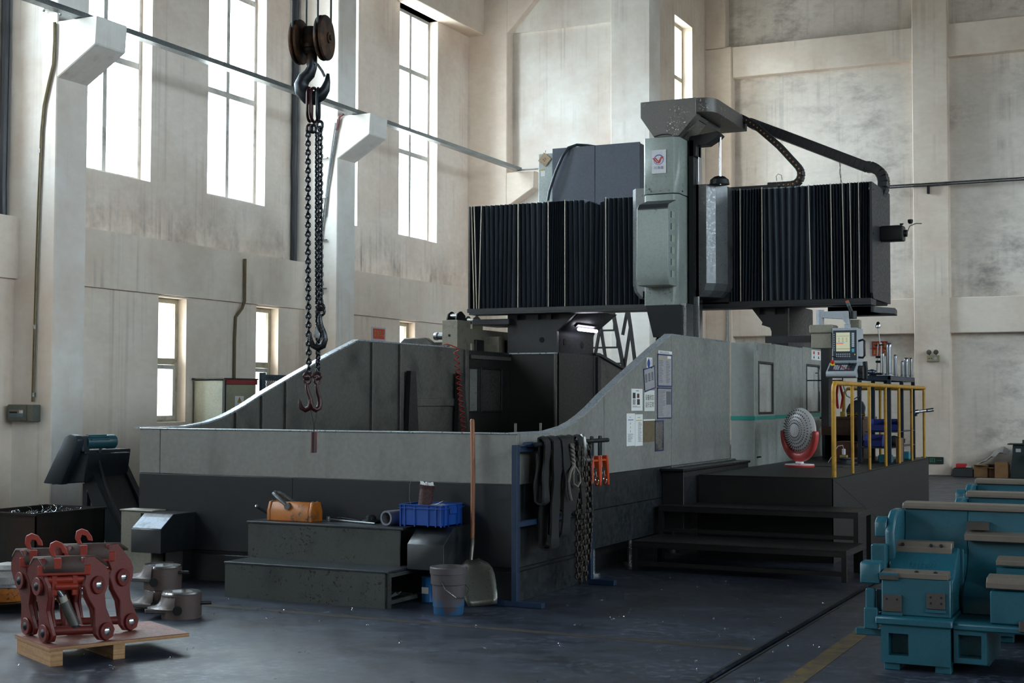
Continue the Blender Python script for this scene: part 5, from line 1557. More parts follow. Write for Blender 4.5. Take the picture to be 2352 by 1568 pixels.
# ------------------------------------------------------------------ tool stand and clutter on the platform
P_TST = paint('dark_blue_stand_paint', '#16293a', .4, dirt=.35, scale=6)
ts = thing('tool_stand', 'dark blue steel tool stand behind the yellow rail holding cutters', 'stand', (-3.4, 18.4, PZ))
TX0, TX1, TY0, TY1, TT = -3.62, -3.22, 17.55, 19.3, 1.915
for x in (TX0 + .02, TX1 - .02):
    for y in (TY0 + .02, (TY0 + TY1) / 2, TY1 - .02):
        MB().box(x - .022, x + .022, y - .022, y + .022, PZ, TT - .05).build('leg', P_TST, ts, smooth=0)
MB().box(TX0, TX1, TY0, TY1, TT - .012, TT).build('top_plate', P_TST, ts, bevel=.003)
for x in (TX0, TX1 - .03):
    MB().box(x, x + .03, TY0, TY1, TT - .06, TT - .012).build('edge_rail', P_TST, ts, smooth=0)
for y in (TY0, TY1 - .03):
    MB().box(TX0, TX1, y, y + .03, TT - .06, TT - .012).build('edge_rail', P_TST, ts, smooth=0)
for z in (1.22,):
    MB().box(TX0, TX1, 18.0, TY1, z - .012, z).build('shelf', P_TST, ts, smooth=0)
MB().box(TX0, TX1, TY0 + .02, TY1, 1.02, 1.032).build('shelf', P_TST, ts, smooth=0)
random.seed(21)
P_TOOL = plain('dull_tool_steel', '#85888e', .28, 1.0)
tools = [((-3.30, 17.9), .035, .40, 'tallest thick steel boring bar standing on the tool stand'), ((-3.42, 18.15), .018, .29, 'slim steel bar left of the thick boring bar'), ((-3.32, 18.45), .022, .27, 'black capped steel bar right of the thick boring bar'),
         ((-3.36, 18.32), .013, .17, 'short thin drill between two steel bars on the stand'), ((-3.30, 18.85), .016, .20, 'thin drill with black cap near stand end'), ((-3.34, 19.02), .014, .19, 'thin bright drill close to the twin bars'),
         ((-3.30, 19.13), .028, .25, 'thick steel bar of the pair at the stand end'), ((-3.25, 19.2), .018, .25, 'thin bright bar of the pair at the stand end')]
for (x, y), r, h, lab in tools:
    t_ = thing('boring_bar', lab, 'tool', (x, y, TT), 'steel bars standing on the tool stand')
    MB().lathe([(.003, 0), (r * 1.5, 0), (r * 1.5, .03), (r, .035), (r, h - .05), (r * .98, h - .04), (r * .98, h - .01), (r * .8, h), (.003, h)], (x, y, TT), n=16).build('shank', P_TOOL, t_)
    MB().cyl((x, y, TT + h - .03), (x, y, TT + h + .012), r * .85, n=12).build('tip', P_IRON, t_)
dg_ = thing('dial_gauge_stand', 'tall thin dial gauge stand with clamp arms on tool stand', 'gauge', (-3.42, 17.95, TT))
MB().cbox((-3.45, 17.95, TT + .02), (.12, .09, .04)).build('magnet_base', P_IRON, dg_, bevel=.008)
MB().cyl((-3.41, 17.98, TT), (-3.41, 17.98, TT + .42), .011, n=10).build('post', P_BRIGHT, dg_)
MB().cyl((-3.46, 17.95, TT + .04), (-3.44, 17.95, TT + .40), .008, n=10).build('post', P_BRIGHT, dg_)
MB().cyl((-3.48, 17.95, TT + .385), (-3.38, 17.98, TT + .395), .010, n=10).build('clamp_arm', P_IRON, dg_)
MB().cyl((-3.42, 17.97, TT + .40), (-3.44, 17.96, TT + .60), .007, n=10).build('upper_rod', P_BRIGHT, dg_)
MB().lathe([(.003, 0), (.03, .005), (.034, .03), (.022, .07), (.008, .085)], (-3.44, 17.96, TT + .60), n=14).build('indicator', P_BRIGHT, dg_)
for z in (.18, .24):
    MB().cyl((-3.47, 17.95, TT + z), (-3.41, 17.95, TT + z), .016, n=10).build('knob', P_IRON, dg_)
fm = thing('face_mill', 'dark steel arbor lying on tool stand by control pendant', 'tool', (-3.55, 17.7, TT))
MB().lathe([(.02, 0), (.04, 0), (.045, .01), (.045, .05), (.028, .06), (.028, .16), (.036, .17), (.036, .20), (.02, .21)], (-3.585, 17.60, TT + .046), (.55, .8, 0), 18).build('arbor', paint('blued_tool_steel', '#3a4856', .3, .7, dirt=.3, scale=9), fm)
fm = thing('paper_pad', 'white sheet of paper lying on the tool stand edge', 'paper', (-3.3, 17.75, TT))
MB().box(-3.40, -3.23, 17.62, 17.85, TT, TT + .006).build('sheets', P_PAPER, fm, smooth=0)
fm = thing('cutter_holder', 'dark tool holder clamped among drills on the tool stand', 'tool', (-3.46, 17.86, TT))
MB().lathe([(.01, 0), (.05, 0), (.05, .02), (.03, .025), (.03, .05), (.045, .055), (.045, .075), (.01, .08)], (-3.53, 18.05, TT), n=18).build('holder', P_IRON, fm)
# clutter below and behind the stand
fm = thing('wooden_desk', 'brown wooden desk on the platform behind the first rail posts', 'desk', (-4.0, 18.9, PZ))
P_DESK = paint('brown_desk_wood', '#4b2f22', .5, dirt=.4, scale=4, stretch=(.5, 3, 3))
MB().box(-4.34, -3.76, 18.62, 19.5, 1.36, 1.39).build('desk_top', P_DESK, fm, bevel=.003)
MB().box(-4.32, -3.78, 18.64, 19.48, 1.15, 1.36).build('drawer_box', P_DESK, fm, smooth=0)
for x in (-4.30, -3.80):
    MB().box(x - .02, x + .02, 18.66, 19.46, PZ, 1.15).build('desk_side', P_BLACK, fm, smooth=0)
MB().box(-4.28, -3.82, 19.42, 19.45, PZ, 1.15).build('back_panel', P_BLACK, fm, smooth=0)
fm = thing('brass_valve', 'brass fitting lying on the desk top behind the rail', 'fitting', (-3.95, 18.75, 1.39))
MB().lathe([(.01, 0), (.03, 0), (.03, .03), (.018, .035), (.018, .12), (.028, .125), (.028, .17), (.02, .18), (.02, .23), (.01, .235)], (-4.0, 18.72, 1.42), (.9, .3, 0), 16).build('body', plain('brass', '#a88a3d', .25, .9), fm)
MB().cbox((-4.06, 18.72, 1.425), (.05, .05, .07)).build('yellow_block', plain('yellow_plastic', '#c0a53a', .5), fm, bevel=.005)
fm = thing('office_chair', 'black padded chair back standing behind the brass fitting', 'chair', (-3.9, 19.15, 1.39))
MB().prism([(-4.08, 1.392), (-3.86, 1.392), (-3.84, 1.52), (-3.88, 1.60), (-3.97, 1.62), (-4.06, 1.56), (-4.1, 1.47)], 'y', 19.1, 19.18).build('backrest', P_RUBBER, fm, bevel=.02, seg=2)
fm = thing('red_strap', 'bright red ratchet strap hanging by the enclosure end', 'strap', (-4.05, 18.5, 1.5))
MB().prism([(-4.10, 1.80), (-4.06, 1.80), (-4.075, 1.68), (-4.06, 1.50), (-4.085, 1.50), (-4.12, 1.62)], 'y', 18.5, 18.515).prism([(-4.06, 1.80), (-4.03, 1.80), (-3.995, 1.65), (-4.03, 1.50), (-4.05, 1.50), (-4.025, 1.65)], 'y', 18.52, 18.535).build('webbing', plain('red_webbing', '#c2202a', .6), fm, smooth=0)
MB().tube([(-4.07, 18.51, 1.80), (-4.07, 18.51, 1.87)], .006, 6).build('hanging_cord', P_FAN, fm)
MB().cyl((-4.48, 18.51, 1.87), (-4.02, 18.51, 1.87), .008, n=8).build('hanging_pin', P_BLACK, fm)
P_BINB = paint('blue_bin_plastic', '#2b3a86', .4, dirt=.35, dirtc='#12183a', scale=6)
def parts_bin(x, y, z, label, m=None):
    root = thing('parts_bin', label, 'bin', (x, y, z), 'blue plastic parts bins on the tool stand')
    b = MB()
    b.prism([(y, z), (y + .3, z), (y + .3, z + .15), (y + .08, z + .15), (y, z + .08)], 'x', x, x + .006).prism([(y, z), (y + .3, z), (y + .3, z + .15), (y + .08, z + .15), (y, z + .08)], 'x', x + .214, x + .22)
    b.box(x, x + .22, y, y + .006, z, z + .08).box(x, x + .22, y + .294, y + .3, z, z + .15).box(x, x + .22, y, y + .3, z, z + .006)
    b.build('bin_shell', P_BINB, root, smooth=0)
    MB().box(x + .02, x + .20, y + .05, y + .27, z + .006, z + .07).build('contents', P_IRON, root, smooth=0)
    return root
parts_bin(-3.58, 18.05, 1.2205, 'blue parts bin on upper shelf behind the fourth rail post')
parts_bin(-3.50, 18.42, 1.2205, 'blue parts bin at the far end of the upper shelf')
parts_bin(-3.58, 17.72, 1.0325, 'lower blue parts bin on the bottom shelf of the stand')
fm = thing('cardboard_box', 'worn brown box on the platform under the blue bins', 'box', (-3.75, 17.9, PZ))
P_CARD = paint('dark_brown_board', '#5d3b2a', .75, dirt=.5, dirtc='#271812', scale=4)
MB().box(-3.90, -3.64, 17.62, 18.0, PZ, 1.08).build('carton', P_CARD, fm, bevel=.004)
MB().box(-3.91, -3.63, 17.61, 18.01, 1.08, 1.095).build('lid', P_CARD, fm, smooth=0)
fm = thing('extension_reel', 'black cable reel with white plug on platform near second post', 'cable reel', (-3.7, 17.2, PZ))
MB().lathe([(.06, 0), (.13, 0), (.13, .015), (.08, .02), (.08, .05), (.13, .055), (.13, .07), (.06, .07)], (-3.72, 17.35, PZ), n=26).build('reel', P_RUBBER, fm)
MB().cbox((-3.74, 17.30, PZ + .085), (.09, .07, .03)).build('socket_block', plain('tan_plastic', '#a18a58', .5), fm, bevel=.004)
MB().cbox((-3.74, 17.30, PZ + .14), (.04, .035, .075)).build('white_plug', P_FANW, fm, bevel=.006)
MB().tube([(-3.74, 17.3, PZ + .18), (-3.75, 17.29, PZ + .22), (-3.80, 17.26, PZ + .21), (-3.86, 17.22, PZ + .1), (-3.92, 17.25, PZ + .006)], .004, 6).build('plug_cord', P_PAPER, fm)
fm = thing('wooden_plank', 'upright brown plank leaning on the tool stand leg', 'plank', (-3.27, 17.95, PZ))
MB().box(-3.215, -3.18, 17.86, 18.16, PZ, 1.14).build('board', paint('old_plank_wood', '#7c5b43', .7, dirt=.4, scale=5, stretch=(3, 3, .4)), fm, smooth=0)
fm = thing('black_jacket', 'black jacket bundled on the far end of tool stand', 'jacket', (-3.25, 19.1, 1.03))
g = MB()
random.seed(5)
for c, r in (((-3.40, 18.65, 1.09), .09), ((-3.38, 18.8, 1.085), .085), ((-3.36, 18.95, 1.08), .075), ((-3.42, 18.85, 1.10), .08)):
    g.lathe([(max(.004, r * math.sin(R(a)) * random.uniform(.85, 1.1)), -r * .62 * math.cos(R(a))) for a in range(0, 181, 20)], c, (random.uniform(-.2, .2), random.uniform(-.2, .2), 1), 12)
g.build('cloth', paint('black_cloth', '#15151a', .85, dirt=.3, scale=8), fm, smooth=80)
fm = thing('flashlight', 'chrome torch sticking out past the last rail post', 'torch', (-3.18, 19.2, 1.25))
MB().lathe([(.004, 0), (.03, 0), (.032, .05), (.02, .07), (.02, .17), (.024, .175), (.024, .26), (.004, .265)], (-3.24, 19.36, 1.455), (.85, .45, .12), 16).build('barrel', P_BRIGHT, fm)
MB().cyl((-3.10, 19.435, 1.475), (-3.02, 19.477, 1.487), .0245, n=14).build('grip', plain('dark_green_grip', '#16332c', .5), fm)
MB().box(-3.24, -3.2, 19.28, 19.36, 1.40, 1.43).build('clip', P_TST, fm, smooth=0)
for x, y, c in ((-3.30, 17.72, '#1f7080'), (-3.28, 18.95, '#2a7d8c')):
    fm = thing('teal_tray', 'teal plastic tray on the bottom shelf, %s' % ('near the plank' if y < 18 else 'below the black jacket'), 'tray', (x, y, PZ))
    MB().box(x - .09, x + .06, y - .1, y + .1, PZ, PZ + .1).build('tray_body', plain('teal_tray_%d' % (y * 10), c, .5), fm, bevel=.012)

# ------------------------------------------------------------------ control pendant on its swing arm
P_PEND = paint('silver_grey_pendant', '#a9aeb4', .35, dirt=.25, dirtc='#57575a', scale=5, bump=.02)
P_KEYS = paint('slate_blue_keypad', '#27323f', .4, dirt=.15, scale=8)
cp_ = thing('control_pendant', 'grey control pendant with lit screen and keypad hanging by doors', 'control panel', (-3.55, 16.6, 1.9))
AX0, AX1, AY, AZ0, AZ1 = -3.69, -3.40, 16.50, 2.05, 2.455
MB().box(AX0, AX1, AY, AY + .34, AZ0, AZ1).build('screen_housing', P_PEND, cp_, bevel=.008)
fp = MB().box(AX0 + .008, AX1 - .008, AY - .006, AY, AZ0 + .025, AZ1 - .03).build('face_plate', P_KEYS, cp_, smooth=0)
sx0, sx1, sz0, sz1 = AX0 + .045, AX1 - .085, AZ0 + .13, AZ1 - .055
MB().box(sx0, sx1, AY - .008, AY - .006, sz0, sz1).build('screen', plain('lit_screen', '#b5b498', .4, 0, .5), fp, smooth=0)
for z, x0, x1, c, h in ((.80, .05, .95, '#7d7f6e', .012), (.44, .02, .60, '#5f7fa3', .012), (.38, .02, .52, '#e0682c', .026), (.12, .02, .98, '#4b4c45', .010)):
    MB().box(sx0 + (sx1 - sx0) * x0, sx0 + (sx1 - sx0) * x1, AY - .0088, AY - .008, sz0 + (sz1 - sz0) * z, sz0 + (sz1 - sz0) * (z + h * 2)).build('screen_line', plain('scr_' + c[1:], c, .4, 0, .6), fp, smooth=0)
for i in range(3):
    for j in range(3):
        MB().box(sx0 + .025 + i * .045, sx0 + .04 + i * .045, AY - .0088, AY - .008, sz0 + .15 - j * .018, sz0 + .156 - j * .018).build('screen_line', plain('scr_4b4c45', '#4b4c45', .4), fp, smooth=0)
P_KEY = plain('pale_keys', '#b8bcc4', .5)
for i in range(8):
    MB().box(AX0 + .018, AX0 + .026, AY - .010, AY - .006, sz0 + .01 + i * .026, sz0 + .022 + i * .026).build('key', P_KEY, fp, smooth=0)
    for j in range(2):
        MB().box(sx0 + i * .0215, sx0 + .011 + i * .0215, AY - .010, AY - .006, AZ0 + .065 + j * .025, AZ0 + .078 + j * .025).build('key', P_KEY, fp, smooth=0)
    MB().box(AX1 - .078, AX1 - .07, AY - .010, AY - .006, sz0 + .01 + i * .026, sz0 + .02 + i * .026).build('key', plain('green_keys', '#2f7c6b', .5), fp, smooth=0)
for i in range(8):
    MB().box(AX1 - .064, AX1 - .034, AY - .010, AY - .006, sz0 + .05 + i * .021, sz0 + .068 + i * .021).build('key', P_KEY, fp, smooth=0)
MB().box(AX1 - .064, AX1 - .034, AY - .010, AY - .006, sz0 - .01, sz0 + .03).build('key', plain('blue_keys', '#5ba3bd', .5), fp, smooth=0)
MB().box(AX1 - .035, AX1 - .022, AY - .010, AY - .006, AZ0 + .085, AZ0 + .10).build('key', plain('yellow_key', '#d8c32c', .5), fp, smooth=0)
MB().cyl((AX0 + .005, AY - .03, AZ0 + .07), (AX0 + .05, AY - .015, AZ0 + .062), .007, n=8).build('usb_stick', P_BLACK, fp)
# sloping keyboard
kb = MB().prism([(AY, 2.05), (AY - .20, 1.935), (AY - .20, 1.885), (AY - .16, 1.87), (AY + .2, 1.87), (AY + .2, 2.05)], 'x', AX0 - .035, AX1 + .02).build('keyboard_housing', P_PEND, cp_, bevel=.006)
kd = Vector((0, -.20, -.115)).normalized()
kn = Vector((0, -.115, .20)).normalized()
kc = Vector(((AX0 + AX1) / 2 - .01, AY - .10, 1.9925))
KM = Matrix((Vector((1, 0, 0)), -kd, kn)).transposed().to_4x4()
KM.translation = kc
MB().box(-.15, .15, -.095, .095, 0, .004, KM).build('keypad', P_KEYS, kb, smooth=0)
for i in range(5):
    for j in range(6):
        if i < 4:
            MB().box(-.095 + j * .024 + (.012 if j > 2 else 0), -.077 + j * .024 + (.012 if j > 2 else 0), -.07 + i * .03, -.056 + i * .03, .004, .009, KM).build('key', P_KEY if (i + j) % 5 else P_FAN, kb, smooth=0)
for x, y in ((.075, .05), (.115, .045), (.10, -.01)):
    MB().cyl(KM @ Vector((x, y, .004)), KM @ Vector((x, y, .024)), .014, n=12).build('rotary_knob', P_BLACK, kb)
for x, y, c in ((.06, -.06, 'green_keys'), (.085, -.06, 'red_fan_plastic')):
    MB().cyl(KM @ Vector((x, y, .004)), KM @ Vector((x, y, .012)), .009, n=10).build('push_button', MATS[c], kb)
MB().cyl(KM @ Vector((-.12, .055, .004)), KM @ Vector((-.12, .055, .014)), .026, n=16).build('yellow_ring', MATS['yellow_key'], kb)
MB().lathe([(.01, .014), (.012, .03), (.022, .034), (.022, .05), (.004, .054)], kc + KM.to_3x3() @ Vector((-.12, .055, 0)), kn, 16).build('emergency_stop', plain('estop_red', '#c02a24', .35), kb)
MB().tube([(AX1, AY + .06, 2.30), (AX1 + .05, AY + .055, 2.315), (AX1 + .07, AY + .055, 2.30), (AX1 + .07, AY + .055, 2.13), (AX1 + .05, AY + .055, 2.105), (AX1, AY + .06, 2.11)], .013, 10).build('grab_handle', P_BLACK, cp_)
hw = MB().cbox((AX1 + .05, AY - .05, 1.93), (.07, .06, .16)).build('handwheel_unit', P_BLACK, cp_, bevel=.012)
MB().cyl((AX1 + .05, AY - .08, 1.95), (AX1 + .05, AY - .105, 1.95), .028, n=16).build('handwheel', P_IRON, hw)
MB().tube([(AX1 + .05, AY - .05, 1.85), (AX1 + .05, AY - .04, 1.75), (AX1 + .02, AY, 1.66), (AX1 - .06, AY + .05, 1.62), (AX1 - .15, AY + .1, 1.66), (AX1 - .2, AY + .12, 1.8), (AX1 - .2, AY + .12, 1.875)], .007, 8).build('coiled_cord', P_RUBBER, cp_)
MB().tube([(AX1 + .08, AY + .03, 2.06), (AX1 + .085, AY + .03, 1.97), (AX1 + .08, AY + .04, 1.86)], .028, 10).build('cord_wrap', P_IRON, cp_)
# swing arm
MB().box((AX0 + AX1) / 2 - .03, (AX0 + AX1) / 2 + .03, AY + .12, AY + .20, AZ1, AZ1 + .05).build('neck', P_PEND, cp_, bevel=.005)
MB().prism([(-3.86, 2.585), (-3.60, 2.565), (-3.55, 2.50), (-3.52, 2.50), (-3.53, 2.66), (-3.86, 2.66)], 'y', AY + .12, AY + .20).build('arm', P_PEND, cp_, bevel=.006)
MB().cyl((-3.87, AY + .16, 2.50), (-3.87, AY + .16, 2.68), .045, n=16).build('pivot', P_PEND, cp_)
P_BEIGE = paint('grimy_beige_box', '#8d8878', .5, dirt=.45, scale=4)
MB().box(-3.96, -3.72, AY + .08, AY + .34, 2.22, 2.40).build('junction_box', P_BEIGE, cp_, bevel=.008)
MB().box(-3.98, -3.70, AY + .06, AY + .36, 2.40, 2.50).build('junction_lid', P_BEIGE, cp_, bevel=.012)
MB().box(-3.85, -3.76, AY + .1, AY + .3, 1.3, 2.22).build('mast', P_BLACK, cp_, smooth=0)
MB().box(-4.55, -3.72, AY + .2, AY + .30, 2.30, 2.38).build('mast_arm', P_BLACK, cp_, smooth=0)
MB().box(-3.55, -3.42, AY + .22, AY + .34, 2.46, 2.56).build('rear_box', P_BEIGE, cp_, bevel=.006)
MB().cyl((-3.50, AY + .2, 2.57), (-3.50, AY + .2, 2.66), .055, n=16).build('beacon_base', P_BLACK, cp_)
MB().cyl((-3.51, AY + .2, 2.655), (-3.535, AY + .2, 2.72), .022, n=12).build('beacon_stem', P_BLACK, cp_)
MB().cyl((-3.535, AY + .2, 2.72), (-3.55, AY + .2, 2.755), .022, n=12).build('beacon_green', plain('beacon_blue', '#35585f', .3), cp_)
MB().cyl((-3.55, AY + .2, 2.755), (-3.562, AY + .2, 2.785), .022, n=12).build('beacon_red', plain('beacon_red', '#a2513a', .3), cp_)

# ------------------------------------------------------------------ teal lathe beds
P_LT = paint('teal_lathe_paint', '#175160', .4, dirt=.35, dirtc='#0e262d', scale=5, bump=.12)
P_WAY = paint('ground_way_steel', '#6f655b', .4, .2, dirt=.3, dirtc='#4b423b', scale=10)
P_PAD = paint('machined_pad_steel', '#5a5551', .35, .5, dirt=.35, scale=10)
def lathe_bed(base, label, L=1.55, full=True):
    """slant bed casting: head block at the left end, ways running along +x"""
    root = thing('lathe_bed', label, 'lathe bed', base, 'teal lathe beds in a row')
    bx, by, bz = base
    T = Matrix.Translation(base)
    def P(pts, x0, x1, name, mat=P_LT, bev=.006, par=None):
        return MB().prism(pts, 'x', x0, x1, T).build(name, mat, par or root, bevel=bev, smooth=0 if mat is not P_LT else 35)
    # head block: x 0..0.40 local, y 0 = front
    def front_with_pocket(x0, x1, z0, z1, px0, px1, pz0, pz1, y, dep, name):
        b = wall_grid('y', by + y, by + y + dep, (bx + x0, bx + x1), (z0, z1), [(bx + px0, bx + px1, pz0, pz1)])
        o = b.build(name, P_LT, root, smooth=0)
        return o
    front_with_pocket(0, .40, .045, .27, .045, .16, .09, .22, .0, .12, 'base_block')
    MB().box(0.0, .40, .12, .75, .045, .27, T).build('base_core', P_LT, root, smooth=0)
    for x0 in (.015, .31):
        MB().box(x0, x0 + .09, .02, .10, 0, .045, T).build('foot_pad', P_LT, root, bevel=.004)
        MB().box(x0, x0 + .09, .6, .7, 0, .045, T).build('foot_pad', P_LT, root, bevel=.004)
    front_with_pocket(.415, .60, .07, .26, .44, .57, .10, .235, .03, .12, 'leg_block')
    MB().box(.40, .60, .15, .72, .045, .26, T).build('leg_core', P_LT, root, smooth=0)
    P([(-.02, .27), (-.02, .315), (.03, .325), (.76, .325), (.76, .27)], -.03, .415, 'ledge', bev=.008)
    P([(.01, .262), (.01, .30), (.05, .31), (.76, .31), (.76, .262)], .41, L, 'ledge', bev=.008)
    P([(.025, .325), (.03, .545), (.09, .545), (.09, .325)], .0, .40, 'front_wall')
    P([(.09, .325), (.09, .53), (.20, .545), (.40, .70), (.44, .70), (.44, .325)], .0, .40, 'slope_block', bev=.01)
    o = P([(.03, .545), (.03, .578), (.14, .59), (.14, .545)], .0, .385, 'lower_way', P_WAY, .003)
    MB().box(-.01, .10, .018, .045, .53, .573, T).build('way_step', P_LT, o, bevel=.004)
    MB().box(-.005, .10, .012, .018, .535, .56, T).build('way_end', P_PAD, o, smooth=0)
    P([(.36, .665), (.36, .70), (.385, .735), (.47, .735), (.47, .665)], .0, .36, 'middle_way', P_WAY, .003)
    for x in (.07, .24, .30):
        MB().cyl(T @ Vector((x, .355, .717)), T @ Vector((x, .372, .709)), .010, n=10).build('bolt_hole', P_HOLE_SHADE, root)
    for x in (.20, .31):
        MB().cyl(T @ Vector((x, .06, .578)), T @ Vector((x, .065, .586)), .012, n=10).build('bolt_hole', P_HOLE_SHADE, root)
    text('LFJ12075', .052, (bx + .21, by + .265, .603), (1, 0, 0), (0, .79, .61), P_LT, root, 'cast_lettering', .004)
    for x0, x1, z0, z1, rows in ((.01, .12, .345, .445, 1), (.265, .37, .375, .47, 2)):
        pd = MB().box(x0, x1, .008, .03, z0, z1, T).build('mounting_pad', P_PAD, root, bevel=.003)
        MB().box(x0 - .008, x1 + .004, .012, .03, z0 - .02, z0 - .002, T).build('pad_lip', P_LT, pd, smooth=0)
        for i in range(2):
            for j in range(rows):
                MB().cyl(T @ Vector((x0 + .025 + i * .06, .0075, z1 - .025 - j * .035)), T @ Vector((x0 + .025 + i * .06, .0085, z1 - .025 - j * .035)), .007, n=10).build('bolt_hole', P_HOLE_SHADE, pd)
    # curved channel, rear wall and top way
    ch_ = [(.44, .325), (.44, .70), (.50, .66), (.58, .66), (.64, .70), (.66, .78), (.66, .915), (.76, .915), (.76, .325)]
    P(ch_, .03, .42, 'channel_block', bev=.006)
    ch2_ = [(.36, .31), (.36, .42), (.42, .48), (.52, .52), (.60, .60), (.64, .72), (.66, .915), (.76, .915), (.76, .31)]
    P(ch2_, .42, L, 'bed_trough', bev=.006)
    P([(.64, .915), (.64, .935), (.66, .952), (.77, .958), (.77, .915)], .02, L, 'upper_way', P_WAY, .003)
    P([(.55, .735), (.55, .775), (.67, .795), (.67, .735)], .41, L, 'second_way', P_WAY, .004)
    MB().box(.42, .55, .60, .665, .80, .85, T).build('dark_block', P_PAD, root, smooth=0)
    P([(.03, .31), (.03, .50), (.16, .50), (.30, .42), (.36, .42), (.36, .31)], .62, L, 'front_rail_wall', bev=.008)
    P([(.02, .515), (.02, .55), (.05, .575), (.18, .585), (.18, .515)], .60, L, 'front_way', P_WAY, .004)
    P([(.34, .615), (.34, .645), (.46, .665), (.46, .615)], .62, L, 'inner_way', P_WAY, .004)
    P([(.36, .42), (.36, .60), (.46, .60), (.50, .50)], .62, L, 'inner_wall', bev=.004)
    MB().box(.78, .82, -.005, .03, .275, .34, T).build('lug', P_PAD, root, bevel=.008)
    # left end flange and brackets
    P([(.33, .42), (.28, .80), (.36, .88), (.44, .92), (.60, .92), (.70, .90), (.74, .86), (.76, .42)], -.025, .03, 'end_flange', bev=.012)
    P([(.30, .76), (.30, .85), (.36, .88), (.40, .88), (.40, .82), (.36, .82), (.36, .76)], -.09, -.02, 'end_bracket', bev=.006)
    P([(.04, .50), (.04, .62), (.06, .63), (.18, .63), (.20, .50)], -.13, -.01, 'end_boss', bev=.008)
    P([(.22, .56), (.22, .72), (.30, .72), (.30, .56)], -.10, -.01, 'end_boss', bev=.008)
    P([(.05, .33), (.05, .47), (.10, .47), (.10, .33)], -.10, -.045, 'end_rib', bev=.006)
    P([(.10, .33), (.10, .46), (.14, .46), (.14, .33)], -.05, .0, 'end_rib', bev=.006)
    P([(.0, .235), (.0, .36), (.05, .36), (.05, .235)], -.10, -.02, 'end_foot', bev=.006)
    P([(.05, .19), (.05, .23), (.12, .23), (.12, .19)], -.16, .0, 'end_foot', bev=.004)
    return root
l0 = lathe_bed((-1.645, 8.6, 0), 'nearest teal lathe bed casting with ground ways at right edge')
copy_tree(l0, (-1.43, 9.90, 0), None, 'second teal lathe bed casting, behind the nearest one')
copy_tree(l0, (-1.59, 11.66, 0), None, 'farthest teal lathe bed casting, nearest the back wall')
# ------------------------------------------------------------------ walls: crane rail channel, pipes, boxes, signs
P_GALV = paint('galvanised_channel', '#8f979b', .3, .8, dirt=.4, scale=5, stretch=(1, .3, 1))
P_DPIPE = paint('tarnished_brass_pipe', '#6b6047', .35, .5, dirt=.5, scale=6)
cr_ = thing('conductor_channel', 'long galvanised channel running over the wall brackets', 'cable channel', (-12.1, 12, 6.24))
MB().box(-12.17, -12.03, -14, 25.72, 6.245, 6.262).box(-12.17, -12.155, -14, 25.72, 6.262, 6.31).box(-12.045, -12.03, -14, 25.72, 6.262, 6.31).build('channel', P_GALV, cr_, smooth=0)
MB().cyl((-12.1, -14, 6.285), (-12.1, 25.72, 6.285), .018, n=8).build('cable', P_RUBBER, cr_)
MB().box(-12.1, -11.5, 25.60, 25.70, 6.245, 6.262).build('channel_end', P_GALV, cr_, smooth=0)
for i, p in enumerate((13.07, 19.44)):
    d = thing('downpipe', 'black rubber-like drain strip in the wall corner beside %s' % ('pillar at left edge' if i == 0 else 'the second bracket pillar'), 'pipe', (-13.22, p - .06, 3.87))
    g = MB()
    random.seed(i)
    pts = [(-13.22 + random.uniform(-.006, .006), p - .062 + random.uniform(-.008, .008), z) for z in [3.87 + k * .4 for k in range(21)]]
    g.tube(pts, .05, 8).build('strip', P_RUBBER, d, smooth=0)
t_ = thing('cable_conduit', 'thin brass-coloured conduit running down first pillar to grey box', 'conduit', (-12.7, 13.03, 1.54))
MB().tube([(-12.42 - .03, 13.045, 6.22), (-12.445, 13.045, 6.0), (-12.46, 13.045, 5.7), (-12.52, 13.045, 5.5), (-12.60, 13.045, 5.2), (-12.63, 13.045, 4.9), (-12.66, 13.045, 4.0), (-12.68, 13.045, 3.0), (-12.70, 13.045, 1.56)], .018, 8).build('tube', P_DPIPE, t_)
for z in (2.45, 4.62, 1.62):
    MB().cyl((-12.685 if z < 4 else -12.65, 13.045, z), (-12.685 if z < 4 else -12.65, 13.045, z + .05), .022, n=10).build('coupling', P_STEEL, t_)
MB().tube([(-12.35, 13.04, 6.30), (-12.42, 13.04, 6.36), (-12.60, 13.03, 6.40), (-12.62, 13.03, 6.37)], .014, 8).build('elbow', P_STEEL, t_)
bb = thing('breaker_box', 'grey wall breaker box with blue strip on the first pillar', 'electrical box', (-12.79, 13.0, 1.31))
MB().box(-13.0, -12.585, 12.93, 13.068, 1.315, 1.525).build('case', paint('grey_green_box', '#5f625a', .5, dirt=.4, scale=5), bb, bevel=.01)
MB().box(-12.985, -12.68, 12.918, 12.93, 1.33, 1.515).build('cover', MATS['grey_green_box'], bb, bevel=.004)
MB().box(-12.95, -12.72, 12.912, 12.918, 1.375, 1.465).build('window', paint('dusty_clear_cover', '#7d7a76', .3, dirt=.4, scale=12), bb, smooth=0)
MB().box(-12.95, -12.72, 12.908, 12.912, 1.385, 1.405).build('blue_strip', plain('blue_label', '#3d7186', .5), bb, smooth=0)
for i in range(7):
    MB().box(-12.94 + i * .018, -12.928 + i * .018, 12.904, 12.912, 1.42, 1.44).build('breaker', P_BLACK, bb, smooth=0)
for i in range(2):
    MB().box(-12.78 + i * .03, -12.757 + i * .03, 12.906, 12.912, 1.42, 1.455).build('breaker', P_PAPER, bb, smooth=0)
t_ = thing('cable_conduit', 'conduit with one bend running down left wall to beige cabinet', 'conduit', (-12.95, 17.6, 1.92))
